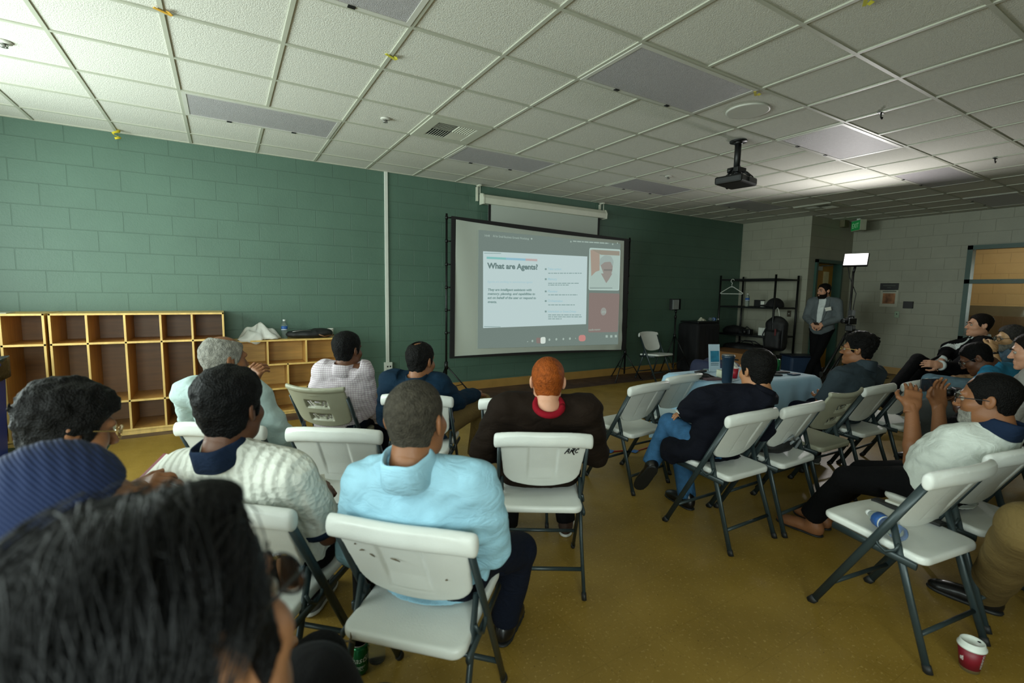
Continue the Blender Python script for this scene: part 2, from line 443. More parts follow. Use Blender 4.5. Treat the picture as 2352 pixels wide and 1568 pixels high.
# corridor beyond it
w = MB(); w.b2((13.3, -2.2, 1.2), (13.45, 1.15, CEIL)); w.b2((13.3, 2.25, 1.2), (13.45, 5.1, CEIL)); w.b2((13.3, 1.15, 2.2), (13.45, 2.25, CEIL)); structure(w.build('wall_corridor', M_peach))
w = MB(); w.b2((13.28, -2.2, 0), (13.46, 1.15, 1.13)); w.b2((13.28, 2.25, 0), (13.46, 5.1, 1.13)); w.b2((13.28, 1.15, 0), (13.46, 2.25, .9)); structure(w.build('wall_wainscot', M_brownb))
w = MB(); w.b2((13.285, 2.25, 1.13), (13.455, 5.1, 1.33)); structure(w.build('trim_2', mat('grey stripe', (120, 110, 86), .6)))
m = MB()
for y in (1.18, 1.7, 2.22): m.box((13.37, y, 1.55), (.07, .06, 1.32))
for z in (.93, 2.17): m.box((13.37, 1.7, z), (.07, 1.1, .06))
structure(m.build('window_9', mat('pale aluminium', (150, 155, 150), .35, metal=.6)))
w = MB(); w.b2((11.15, 5.02, 0), (13.45, 5.15, CEIL)); structure(w.build('wall_corridor_end', M_peach))
w = MB(); w.b2((11.15, -2.35, 0), (13.45, -2.2, CEIL)); structure(w.build('wall_corridor_far', M_peach))
# baseboards ---------------------------------------------------------------
M_base = mat('tan vinyl base', (166, 128, 66), .45, var=.12, vscale=5)
m = MB(); m.b2((1.22, WY-.014, 0), (9.4, WY, .125)); structure(m.build('baseboard_green', M_base))
m = MB(); m.b2((9.386, 4.856, 0), (9.4, WY, .125)); m.b2((9.386, 4.856, 0), (DX0-.02, 4.87, .125)); structure(m.build('baseboard_end', M_base))
m = MB(); m.b2((XR-.014, YB, 0), (XR, 4.87, .125)); structure(m.build('baseboard_right', M_base))
# door ---------------------------------------------------------------------
m = MB()
for x in (DX0+.03, DX1-.03): m.box((x, 4.93, DZ/2), (.06, .2, DZ))
m.box(((DX0+DX1)/2, 4.93, DZ-.03), (DX1-DX0, .2, .06))
structure(m.build('trim_3', M_gframe))
M_yel = mat('yellow painted door', (176, 128, 34), .45, var=.06)
d = MB(); d.b2((DX0+.06, 4.99, .01), (DX1-.06, 5.035, DZ-.06)); door = structure(d.build('door_1', M_yel))
M_steel = mat('brushed steel', (150, 150, 146), .35, metal=.8, var=.05)
m = MB(); m.b2((DX0+.1, 4.93, DZ-.2), (DX0+.42, 4.985, DZ-.12)); m.tube([(DX0+.4, 4.95, DZ-.11), (DX0+.7, 4.90, DZ-.085)], .012); m.build('door_closer', M_steel, door)
m = MB(); m.b2((DX1-.42, 4.982, 1.35), (DX1-.22, 4.99, 1.95)); m.build('vision_panel', mat('wired glass', (214, 200, 150), .2, var=.1), door)
m = MB(); m.tube([(DX1-.14, 4.985, 1.0), (DX1-.14, 4.93, 1.0), (DX1-.26, 4.93, 1.0)], .012); m.build('door_handle', M_steel, door)
m = MB(); m.box((9.55, 4.25, .006), (1.5, .95, .012), bev=.004)
tag(m.build('door_mat', mat('charcoal mat', (38, 34, 30), .95, bump=.6, bscale=300)), 'dark floor mat in front of the yellow door', 'mat')
# ceiling fixtures ------------------------------------------------------------
M_lens = mat('prismatic lens', (174, 171, 173), .4, var=.06, vscale=30, bump=.6, bscale=220)
M_ltrim = mat('white fixture trim', (198, 198, 188), .45, var=.03)
CL = {(-7, 1): 'unlit ceiling light panel at the far left, two panels left of the air vent', (-3, 1): 'unlit ceiling light panel next to the green wall above the tall cubbies',
      (-3, 5): 'unlit ceiling light panel cut off by the top edge, left of the big one', (1, 1): 'unlit ceiling light panel just beyond the square air vent',
      (1, 5): 'large unlit ceiling light panel nearest the camera with purple sheen', (5, 1): 'unlit ceiling light panel over the right half of the pull-down screen',
      (5, 5): 'ceiling light panel beside the projector pole, brightly lit from below', (9, 1): 'unlit ceiling light panel by the far right end of the green wall',
      (9, 5): 'ceiling light panel half in the glow of the lamp stand', (13, 5): 'dark ceiling light panel near the right wall'}
for (k, r), lb in CL.items():
    x0 = GX0+T*k; x1 = x0+2*T; y1 = GY0-T*r; y0 = y1-T
    if k == -7: x0 = max(x0, XL+.02)
    x1 = min(x1, XR-.02)
    e = empty('ceiling_light', ((x0+x1)/2, (y0+y1)/2, CEIL), 0, lb, 'ceiling light', 'recessed light panels in the ceiling grid')
    hx, hy = (x1-x0)/2-.012, (y1-y0)/2-.012
    m = MB()
    for s in (-1, 1): m.b2((s*hx-(.03 if s > 0 else 0), -hy, -.006), (s*hx+(.03 if s < 0 else 0), hy, .004)); m.b2((-hx+.03, s*hy-(.03 if s > 0 else 0), -.006), (hx-.03, s*hy+(.03 if s < 0 else 0), .004))
    m.build('frame', M_ltrim, e)
    m = MB(); m.b2((-hx+.025, -hy+.025, -.003), (hx-.025, hy-.025, .003)); m.build('lens', M_lens, e)
    for sx in (-.45, .45): m = MB(); m.b2((sx*hx-.02, hy-.03, -.011), (sx*hx+.02, hy-.008, -.004)); m.build('latch', mat('black clip', (18, 18, 18), .5, var=0), e)
# air vents
M_vent = mat('vent grey enamel', (186, 188, 172), .5, var=.04)
def vent(k, r, lb, dark=False):
    cx = GX0+T*(k+.5); cy = GY0-T*(r+.5)
    e = empty('ceiling_vent', (cx, cy, CEIL), 0, lb, 'vent', 'square vents in the ceiling'); mv = M_vent
    m = MB(); h = T/2-.012
    for s in (-1, 1): m.b2((s*h-(.1 if s > 0 else 0), -h, -.012), (s*h+(.1 if s < 0 else 0), h, .004)); m.b2((-h+.1, s*h-(.1 if s > 0 else 0), -.012), (h-.1, s*h+(.1 if s < 0 else 0), .004))
    m.build('frame', mv, e)
    m = MB(); m.b2((-.195, -.195, .002), (.195, .195, .005)); m.build('duct_shade_plate', mat('vent dark', (16, 18, 16), .8, var=0), e)  # flat dark plate; the shade inside the duct is put into its colour
    for qx, qy, alongx in ((-1, 1, 0), (1, 1, 1), (-1, -1, 1), (1, -1, 0)):
        m = MB()
        for i in range(8):
            t = -.085+.17*i/7
            if alongx: m.box((qx*.098, qy*.098+t, -.006), (.18, .0025, .013), rot=Matrix.Rotation(.85*qy, 3, 'X'))
            else: m.box((qx*.098+t, qy*.098, -.006), (.0025, .18, .013), rot=Matrix.Rotation(-.85*qx, 3, 'Y'))
        m.build('louver_bank', mv, e)
vent(0, 2, 'square louvred air vent in the ceiling left of the projector'); vent(11, 2, 'dark air vent in the ceiling beyond the lamp glow')
# speaker
sx, sy = GX0+3.5*T, GY0-5.5*T
e = empty('ceiling_speaker', (sx, sy, CEIL), 0, 'round ceiling speaker next to the large unlit light panel', 'speaker')
m = MB(); m.lathe([(.15, .004), (.166, .003), (.166, -.006), (.152, -.008)], n=40); m.build('rim', M_ltrim, e)
m = MB(); m.lathe([(.001, -.004), (.155, -.004), (.155, .004)], n=40); m.build('grille', mat('speaker mesh', (168, 164, 120), .7, var=.1, vscale=400), e)
for px, py, lb in ((885, 273, 'small white sprinkler head in the ceiling left of the square vent'), (8, 97, 'small white sprinkler head at the far left of the ceiling'), (1535, 405, 'small white sprinkler head in the ceiling left of the projector')):
    p = on_z(px, py, CEIL)
    e = empty('sprinkler_head', (p[0], p[1], CEIL), 0, lb, 'sprinkler', 'sprinkler heads in the ceiling')
    m = MB(); m.lathe([(.042, .004), (.042, -.004), (.03, -.008), (.001, -.008)], n=24); m.build('escutcheon', M_ltrim, e)
    m = MB(); m.lathe([(.012, 0), (.012, -.022), (.02, -.026), (.02, -.03), (.001, -.03)], n=16); m.tube([(.014, 0, -.006), (.02, 0, -.02), (.006, 0, -.032)], .003); m.tube([(-.014, 0, -.006), (-.02, 0, -.02), (-.006, 0, -.032)], .003); m.build('nozzle', M_steel, e)
# streamer remnants and hooks
M_ylw = mat('yellow paper', (196, 178, 40), .8, var=.1)
m = MB(); p = on_z(268, 300, CEIL-.005)
pts = [(p[0]+.03*math.sin(i*.9), p[1]-.02+.02*math.cos(i*.9), CEIL-.008*i) for i in range(12)]
m.tube(pts, .005, n=6, flat=(2.2, .5)); tag(m.build('paper_streamer', M_ylw), 'curled scrap of yellow streamer hanging above the left green wall', 'streamer')
for px, py, c, lb in ((374, 26, (196, 150, 40), 'scrap of orange tape on the ceiling grid, upper left'), (1735, 214, (190, 176, 70), 'yellow streamer stuck beside the round ceiling speaker'), (1988, 2, (196, 190, 60), 'scrap of yellow streamer at the top edge of the ceiling'), (898, 130, (196, 190, 60), 'speck of yellow streamer on the grid left of the vent')):
    p = on_z(px, py, CEIL-.004); m = MB(); m.box((p[0], p[1], CEIL-.006), (.09, .018, .004), rot=Matrix.Rotation(.5, 3, 'Z')); m.box((p[0]+.03, p[1]-.01, CEIL-.009), (.03, .02, .003), rot=Matrix.Rotation(1.1, 3, 'Z') @ Matrix.Rotation(.3, 3, 'X'))
    tag(m.build('streamer_scrap', mat('paper %d %d' % (px, py), c, .8)), lb, 'streamer')
for px, py, lb in ((2024, 259, 'black hanging hook clipped to the ceiling grid above the bright light panel'), (2286, 363, 'black hanging hook on the ceiling grid at the right')):
    p = on_z(px, py, CEIL); m = MB(); m.tube([(p[0], p[1], CEIL), (p[0], p[1], CEIL-.03), (p[0]+.02, p[1], CEIL-.045), (p[0]+.03, p[1], CEIL-.03)], .006, n=6); m.b2((p[0]-.04, p[1]-.012, CEIL-.006), (p[0]+.03, p[1]+.012, CEIL-.001))
    tag(m.build('ceiling_hook', mat('black clip', (18, 18, 18), .5, var=0)), lb, 'hook')
# conduit with outlet
e = empty('cable_raceway', (1.84, WY, 0), 0, 'white vertical cable raceway with outlet box on green wall', 'raceway')
M_wht = mat('white plastic', (206, 210, 200), .4, var=.03)
m = MB(); m.b2((-.022, -.022, .48), (.022, 0, CEIL), bev=.004); m.build('channel', M_wht, e)
m = MB(); m.b2((-.05, -.05, .33), (.055, 0, .485), bev=.006); ob = m.build('outlet_box', M_wht, e)
m = MB()
for sxx in (-.012, .025):
    for z in (.38, .43): m.b2((sxx-.008, -.053, z-.01), (sxx+.008, -.049, z+.01))
m.build('socket', mat('black clip', (18, 18, 18), .5, var=0), ob)
# wall fittings right
def plate(name, c, d, mm, lb, cat, extra=None):
    m = MB(); m.box(c, d, bev=.004); o = m.build(name, mm); tag(o, lb, cat)
    return o
p = on_x(1813, 720, 9.4)
o = plate('light_switch', (9.395, p[1], p[2]), (.012, .075, .12), mat('brown steel plate', (74, 66, 52), .4, metal=.4), 'light switch plate on the beige wall beside the wire rack', 'switch')
m = MB(); m.box((9.387, p[1], p[2]), (.012, .012, .024)); m.build('toggle', M_wht, o)
p = on_x(2087, 700, XR)
plate('wall_box', (XR-.02, p[1], p[2]), (.04, .15, .13), mat('black plastic', (22, 20, 20), .5), 'small black box on beige wall left of the window', 'wall box')
p = on_x(2060, 722, XR)
o = plate('outlet_plate', (XR-.006, p[1], p[2]), (.012, .075, .12), mat('pale green plate', (150, 172, 146), .45), 'pale switch plate below the notices on beige wall', 'switch')
m = MB(); m.box((XR-.013, p[1], p[2]+.01), (.01, .014, .02)); m.build('toggle', mat('black plastic', (22, 20, 20), .5), o)
p = on_x(2043, 658, XR); q = on_x(2042, 683, XR)
o = plate('notice_header', (XR-.006, p[1], p[2]), (.012, .3, .13), mat('black plastic', (22, 20, 20), .5), 'black header sign above the printed notice', 'sign')
m = MB(); m.b2((XR-.0135, p[1]-.1, p[2]+.012), (XR-.0115, p[1]+.1, p[2]+.03)); m.b2((XR-.0135, p[1]-.03, p[2]-.025), (XR-.0115, p[1]+.03, p[2]-.01)); m.build('lettering', mat('sign grey', (70, 74, 66), .6), o)
o = plate('notice_sheet', (XR-.004, q[1], q[2]), (.008, .29, .36), mat('paper white', (178, 178, 160), .7), 'printed notice with an orange picture on the beige wall', 'notice')
m = MB(); m.b2((XR-.0105, q[1]-.1, q[2]-.12), (XR-.008, q[1]+.1, q[2]+.08)); m.build('picture', mat('notice picture', (150, 104, 70), .7, var=.6, vscale=9), o)
m = MB(); m.b2((XR-.0105, q[1]-.11, q[2]+.11), (XR-.008, q[1]+.11, q[2]+.125)); m.b2((XR-.0105, q[1]-.08, q[2]+.14), (XR-.008, q[1]+.08, q[2]+.15)); m.build('heading', mat('sign grey', (120, 124, 112), .6), o)
# exit sign hung from the ceiling in front of the alcove
e = empty('exit_sign', (9.9, 4.2, CEIL), 0, 'green EXIT sign hanging at the corner by the door', 'exit sign')
p = on_z(1973, 480, CEIL)
ex = on_y(1973, 512, 4.55); e.location = (ex[0], 4.55, CEIL)
m = MB(); m.b2((-.03, -.03, -.03), (.03, .03, .0)); m.build('canopy', M_wht, e)
Mx = Matrix.Rotation(R(-38), 3, 'Z')
m = MB(); m.box((0, 0, -.13), (.11, .3, .2), rot=Mx, bev=.006); bx = m.build('housing', mat('aged white', (168, 170, 148), .5), e)
m = MB(); m.box(Mx @ Vector((-.056, 0, -.13)), (.004, .28, .18), rot=Mx); fa = m.build('face', mat('exit green', (40, 140, 78), .4, var=0, emit=(30, 150, 70), estr=.12), e)
text_obj('lettering', 'EXIT', .13, frame(Mx @ Vector((-.06, .11, -.175)), Mx @ Vector((0, -1, 0)), (0, 0, 1)), mat('exit letter', (170, 214, 170), .5, var=0, emit=(150, 220, 160), estr=.12), fa, sx=.8)
p = on_y(1934, 512, 4.87); m = MB(); m.b2((p[0]-.09, 4.78, p[2]-.09), (p[0]+.09, 4.87, p[2]+.09), bev=.01); tag(m.build('wall_speaker', mat('olive plastic', (96, 92, 62), .6)), 'small square speaker high on the wall above the door', 'speaker')
# =================================================================== CHAIRS
M_plast = mat('white moulded plastic', (210, 213, 207), .38, var=.05, vscale=6, bump=.12, bscale=260)
M_greyp = mat('grey moulded plastic', (150, 150, 130), .42, var=.05, vscale=6, bump=.12, bscale=260)
M_leg = mat('dark slate steel', (44, 56, 58), .38, metal=.25, var=.1, vscale=20)
M_cap = mat('black rubber', (16, 18, 18), .6, var=0)
LEG_S = -.548
def yline(z): return .212+LEG_S*z
def back_y(x, z, grey=False):
    return yline(z)-((.05 if grey else .03)*(1-np.minimum((x/.215)**2, 1.2)))+.004
def make_back(grey):
    v = Vol((-.26, -.36, .45), (.26, .06, .86), .005)
    X, Y, Z = v.all(); X, Y, Z = np.broadcast_arrays(X, Y, Z)
    ys = back_y(X, Z, grey)
    w = np.interp(Z, [.49, .56, .74, .82], [.16, .188, .205, .205])
    zb = (.52 if grey else .485)+.04*(np.abs(X)/.2)**2; zt = (.80+.012*(np.abs(X)/.2)**2) if grey else .79-.02*(np.abs(X)/.2)**4
    e = np.stack([np.abs(X)-w, zb-Z, Z-zt]); r = .03
    d2 = np.sqrt((np.maximum(e+r, 0)**2).sum(0))-r+np.minimum((e+r).max(0), 0)
    def box(x0, x1, z0, z1, s=.006): return np.clip(-np.maximum(np.maximum(x0-X, X-x1), np.maximum(z0-Z, Z-z1))/s, 0, 1)
    tb = np.full(X.shape, .010)
    if grey:
        tb = tb-.016*box(-.085, .085, .66, .725, .012)-.016*box(-.085, .085, .565, .625, .012)+.002*box(-.035, .035, .752, .765, .003)
    else:
        m = box(-.072, .072, .525, .735); inner = box(-.064, .064, .53, .727)
        tb = tb-.009*m*(1-np.clip((.60-Z)/.08, 0, .75))+.002*inner
    c = 1/math.sqrt(1+LEG_S**2)
    d = np.maximum(np.maximum((Y-(ys+.010))*c, ((ys-tb)-Y)*c), d2)
    v.g[...] = np.minimum(d, v.BIG)
    if grey:
        q = np.sqrt(((Z-zt+.006)*.8)**2+(Y-back_y(X, zt, True)-.002)**2)-.013
        q = np.maximum(q, np.abs(X)-.212)
        a = np.clip(.5+.5*(v.g-q)/.01, 0, 1); v.g[...] = v.g*(1-a)+q*a-.01*a*(1-a)
    else:
        zl = .768-.022*(np.abs(X)/.235)**3
        q = np.sqrt(((Z-zl)/1.75)**2+(Y-back_y(X, zl)+.004)**2)-.0205
        ex = np.abs(X)-.222
        q = np.where(ex > 0, np.sqrt(np.maximum(q+.012, 0)**2+ex**2)-.012, q)
        a = np.clip(.5+.5*(v.g-q)/.012, 0, 1); v.g[...] = v.g*(1-a)+q*a-.012*a*(1-a)
    return v.mesh(2)
def make_seat():
    v = Vol((-.24, -.24, .38), (.24, .28, .49), .005)
    X, Y, Z = v.all(); X, Y, Z = np.broadcast_arrays(X, Y, Z)
    w = np.interp(Y, [-.2, -.05, .2], [.198, .192, .20]); w = np.where(np.abs(Y-.0) < 0, w, w)
    e = np.stack([np.abs(X)-w, -.205-Y, Y-(.225-.02*(X/.2)**2)]); r = .045
    d2 = np.sqrt((np.maximum(e+r, 0)**2).sum(0))-r+np.minimum((e+r).max(0), 0)
    top = .447+.03*(Y/.4)-.012*np.clip(1-(X/.18)**2, 0, 1)*np.clip(1-((Y+.03)/.19)**2, 0, 1)-.02*np.clip((Y-.14)/.1, 0, 1)**2
    bot = .412+.03*(Y/.4)
    e2 = np.stack([d2, Z-top, bot-Z]); r = .011
    v.g[...] = np.minimum(np.sqrt((np.maximum(e2+r, 0)**2).sum(0))-r+np.minimum((e2+r).max(0), 0), v.BIG)
    return v.mesh(2)
CHAIR_DATA = {}
def make_chair(grey=False):
    e = empty('folding_chair')
    if 'seat' not in CHAIR_DATA: CHAIR_DATA['seat'] = make_seat()
    mp = M_greyp if grey else M_plast
    mesh_obj('seat', [CHAIR_DATA['seat']], mp, e)
    mesh_obj('backrest', [make_back(grey)], mp, e)
    for s in (-1, 1):
        m = MB(); m.tube([(s*.212, .206, .012), (s*.212, yline(.45), .45), (s*.208, yline(.735), .74)], .0165, n=12, flat=(1.0, .55), up=(0, 1, .5))
        l = m.build('leg', M_leg, e)
        m = MB(); m.tube([(s*.212, .219, 0), (s*.212, .195, .03)], .0185, n=12, flat=(1, .62), up=(0, 1, .5)); m.build('foot_cap', M_cap, l)
    for s in (-1, 1):
        m = MB(); m.tube([(s*.206, -.25, .012), (s*.196, -.16, .27), (s*.193, -.078, .53)], .015, n=12, flat=(1.0, .6), up=(0, 1, -.3))
        l = m.build('leg', M_leg, e)
        m = MB(); m.tube([(s*.206, -.256, 0), (s*.205, -.245, .03)], .017, n=12, flat=(1, .68), up=(0, 1, -.3)); m.build('foot_cap', M_cap, l)
    m = MB(); m.tube([(-.21, .135, .14), (.21, .135, .14)], .0095, n=10); m.build('stretcher', M_leg, e)
    m = MB(); m.tube([(-.2, -.208, .125), (.2, -.208, .125)], .0095, n=10); m.build('stretcher', M_leg, e)
    for s in (-1, 1):
        m = MB(); m.tube([(s*.203, .15, .412), (s*.203, -.18, .392)], .013, n=10, flat=(.6, 1.2), up=(1, 0, 0)); m.build('seat_rail', M_leg, e)
        m = MB(); m.tube([(s*.205, -.02, .455), (s*.214, -.045, .42), (s*.214, -.075, .405), (s*.21, -.105, .425), (s*.203, -.115, .455)], .0065, n=8); m.build('hinge_link', M_leg, e)
    return e
WHITE = make_chair(False); GREY = make_chair(True); USED = {'w': 0, 'g': 0}
CH = {}
def chair(key, x, y, deg, label, grey=False):
    k = 'g' if grey else 'w'; src = GREY if grey else WHITE
    o = src if not USED[k] else copy_tree(src); USED[k] = 1
    o.location = (x, y, 0); o.rotation_euler = (0, 0, R(deg))
    tag(o, label, 'chair', 'folding chairs of the audience'); CH[key] = (x, y, R(deg)); return o
c1 = chair('C1', .541, 1.405, -45, 'scuffed white folding chair under the man in the light blue shirt')
c2 = chair('C2', 1.359, 1.948, -31, 'white folding chair with black letters ARC, under the brown jacket')
chair('C3', .12, 1.799, -43, 'white folding chair under the man in the white cable-knit polo')
chair('C4', .53, 2.47, -34, 'empty white folding chair left of the shaved head')
chair('C5', .075, 2.80, -36, 'white folding chair under the grey-haired balding man in white')
chair('C6', .64, 3.42, -43, 'grey folding chair with two handle slots under the pink checked shirt', True)
chair('C7', 1.13, 2.98, -36, 'white folding chair under the man in the navy blazer and khakis')
chair('C8', 1.62, 2.60, -34, 'empty white folding chair in front of the red-haired man')
chair('C9', 2.649, 2.633, 5.6, 'empty white folding chair nearer the aisle, left of the man with crossed blue jeans')
chair('C10', 3.22, 2.77, 2, 'empty white folding chair pushed against the cloth-covered table')
chair('C11', 2.574, 1.767, -1, 'white folding chair under the man in the dark navy jacket')
chair('C12', 3.042, 1.735, 0, 'white folding chair holding a black bag, behind the navy jacket')
chair('C13', 3.60, 1.78, -1, 'empty grey folding chair between two white ones right of the table', True)
chair('C14', 4.24, 1.80, -2, 'white folding chair under the man in the grey polo')
chair('C15', 4.76, 1.76, 0, 'empty white folding chair beyond the raised phone')
chair('C16', 2.519, .837, -8.4, 'large empty white folding chair on the right holding a plastic bottle')
chair('C17', 3.03, .80, -8, 'white folding chair under the man photographing with a phone')
chair('C18', 6.27, 5.62, 181, 'empty white folding chair facing the audience right of the big screen')
# hidden-seat chairs under the people at the edges
chair('CP1', .02, .59, -50, 'white folding chair under the person with long black hair in front')
chair('CP2', -.24, 1.04, -52, 'white folding chair under the person in the blue knit cap')
chair('CP3', -.46, 1.86, -52, 'white folding chair under the curly-haired person with a red notebook')
chair('CP13', 7.28, 1.92, 18, 'white folding chair under the man in the black suit by the window')
chair('CP14', 6.74, 1.55, 12, 'white folding chair under the bearded man resting his chin on his hand')
chair('CP15', 5.42, 1.22, 4, 'white folding chair under the bowed man in the bright blue shirt')
chair('CP16', 4.82, .86, 4, 'white folding chair under the man cut off by the right edge')
chair('CP18', 3.42, .06, 10, 'white folding chair under the person in khaki trousers at the right edge')
def loc2w(key, p):
    x, y, t = CH[key]; c, s = math.cos(t), math.sin(t)
    return np.array([x+c*p[0]-s*p[1], y+s*p[0]+c*p[1], p[2]])
# marker letters ARC on chair C2, scuffs on chair C1
def on_back(x, z): return (x, float(back_y(np.float64(x), np.float64(z)))-.0125, z)
M_ink = mat('black marker', (14, 14, 14), .5, var=0)
m = MB(); ox, oz = .10, .69; s = .038
for st in ([(0, 0), (.75, 1.25), (.9, 1.2), (.72, .1)], [(.3, .55), (.8, .58)], [(1.0, .05), (1.35, .95)], [(1.45, 1.2), (1.9, 1.2), (1.55, .8), (1.3, .62), (1.75, .35)], [(2.1, 1.2), (1.55, .45), (1.95, -.3)], [(2.75, .9), (2.8, 1.15), (2.5, 1.05), (2.1, .45), (2.3, .1), (2.7, .2)]):
    m.tube([on_back(ox+x*s*.62, oz+y*s*.62) for x, y in st], .0026 if len(st) != 3 else .0036, n=6)
m.build('lettering', M_ink, c2)
m = MB()
for x, z, l, a in ((-.135, .675, .022, .4), (-.10, .672, .018, -.6), (-.145, .70, .006, 0), (-.03, .672, .03, -.3), (.12, .60, .008, .2)):
    m.tube([on_back(x, z), on_back(x+l*.5*math.cos(a), z+l*.5*math.sin(a)+.002), on_back(x+l*math.cos(a), z+l*math.sin(a))], [.0012, .0028, .001], n=6)
m.build('scuff_marks', mat('scuff brown', (92, 82, 62), .8), c1)
m = MB(); m.tube([(-.195, -.207, .405), (-.17, -.211, .398), (-.155, -.212, .404), (-.14, -.209, .396)], [.002, .004, .003, .001], n=6); m.tube([(-.152, -.212, .40), (-.15, -.213, .418), (-.154, -.21, .43)], [.002, .0035, .001], n=6); m.build('seat_crack', mat('scuff brown', (92, 82, 62), .8), c1)
# =================================================================== CUBBIES AND SHELF
def wood(name, col, sc=(3, 3, 40), rough=.42):
    m = mat(name, col, rough, var=.16, vscale=2.2, stretch=sc); return m
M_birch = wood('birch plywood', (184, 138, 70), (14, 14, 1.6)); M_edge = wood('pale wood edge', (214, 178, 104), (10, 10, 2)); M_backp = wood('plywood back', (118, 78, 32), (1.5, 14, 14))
M_dark = mat('black clip', (18, 18, 18), .5, var=0)
def cubby(name, x0, x1, y0, y1, h, cols, rows, label, cat, stag=None, hooks=False, base=.06, back=None):
    # cols: x positions of the dividers for each row; rows: z of shelves
    e = empty(name, ((x0+x1)/2, (y0+y1)/2, 0), 0, label, cat); ox, oy = (x0+x1)/2, (y0+y1)/2; t = .018
    B = lambda m, a, b: m.b2((a[0]-ox, a[1]-oy, a[2]), (b[0]-ox, b[1]-oy, b[2]), bev=.002)
    m = MB(); B(m, (x0, y0, h-t), (x1, y1, h)); m.build('top', M_edge, e)
    for x in (x0, x1-t):
        m = MB(); B(m, (x, y0, 0), (x+t, y1, h-t)); m.build('side_panel', M_birch, e)
    m = MB(); B(m, (x0+t, y1-.012, base), (x1-t, y1-.002, h-t)); m.build('back_panel', back or M_backp, e)
    zs = [base]+list(rows)+[h-t]
    for z in [base]+list(rows):
        m = MB(); B(m, (x0+t, y0, z-t), (x1-t, y1-.012, z)); m.build('shelf', M_birch, e)
    m = MB(); B(m, (x0+t, y0+.004, 0), (x1-t, y0+.02, base-t)); m.build('plinth', M_edge, e)
    for i, (za, zb) in enumerate(zip(zs, zs[1:])):
        for x in cols[i]:
            m = MB(); B(m, (x-t/2, y0, za), (x+t/2, y1-.012, zb-(t if i < len(zs)-2 else 0))); m.build('divider', M_birch, e)
    m = MB(); 
    for z in [base]+list(rows): B(m, (x0, y0-.004, z-t-.001), (x1, y0+.001, z+.001))
    for x in (x0, x1-t): B(m, (x, y0-.004, 0), (x+t, y0+.001, h))
    B(m, (x0, y0-.004, h-t), (x1, y0+.001, h))
    for i, (za, zb) in enumerate(zip(zs, zs[1:])):
        for x in cols[i]: B(m, (x-t/2, y0-.004, za), (x+t/2, y0+.001, zb))
    m.build('edge_banding', M_edge, e)
    if hooks:
        for cx0, cx1 in zip([x0+t]+list(cols[1]), list(cols[1])+[x1-t]):
            for x in (cx0+.03, cx1-.03):
                m = MB(); z = rows[1]-.06; m.tube([(x-ox, y1-.014-oy, z), (x-ox, y1-.04-oy, z-.005), (x-ox, y1-.055-oy, z+.02)], .003, n=6); m.build('coat_hook', M_steel, e)
    return e
cc = [-1.087, -.812, -.537, -.281]
cubby('cubby_locker', -1.345, -.005, 5.75, WY-.012, 1.18, [cc, cc, cc], [.345, .91], 'tall birch cubby locker with five columns against the green wall', 'cubby', hooks=True)
cc2 = [c-1.37 for c in cc][1:]
cubby('cubby_locker', -2.43, -1.368, 5.75, WY-.012, 1.18, [cc2, cc2, cc2], [.345, .91], 'tall birch cubby locker cut off by the left edge behind the blue bin', 'cubby', hooks=True)
cubby('low_bookshelf', .012, 1.205, 5.93, WY-.012, .862, [[.4, .8], [.6, 1.0], [.4, .8]], [.31, .59], 'low birch bookshelf with staggered dividers behind the seated men', 'bookshelf', base=.045, back=wood('birch back', (206, 164, 92), (1.5, 14, 14)))
m = MB(); m.b2((-1.95, 5.8, 1.18), (-1.62, 6.02, 1.186)); tag(m.build('paper_sheet', mat('paper white', (210, 208, 190), .7)), 'white paper lying on top of the leftmost cubby', 'paper')
# crumpled cloth
def cloth_pile(name, c, sx, sy, h, mt, label, cat, drape=None, seed=1):
    m = MB()
    def fn(u, v):
        a = u*2*PI; r = v; k = 1+.16*math.sin(3*a+seed)+.1*math.sin(7*a)
        x = r*sx*k*math.cos(a); y = r*sy*k*math.sin(a)
        z = h*(1-r**2.2)*(1+.3*math.sin(2.3*a+seed)+.2*math.sin(9*x/sx+3*y/sy))+.004+.006*abs(math.sin(11*a))*r
        if drape and y < -drape[0]: z -= (-drape[0]-y)*drape[1]*3; y = -drape[0]-.004-.01*math.sin(5*a)
        return (c[0]+x, c[1]+y, c[2]+z)
    m.grid(fn, 60, 14, closed_u=True)
    o = m.build(name, mt, smooth=True, solid=.003); return tag(o, label, cat)
cloth_pile('white_cloth', (.31, 6.06, .862), .21, .15, .13, mat('white bag film', (214, 214, 208), .5, bump=.6, bscale=20), 'crumpled white plastic bag hanging over the low bookshelf edge', 'bag', drape=(.125, .55), seed=2)
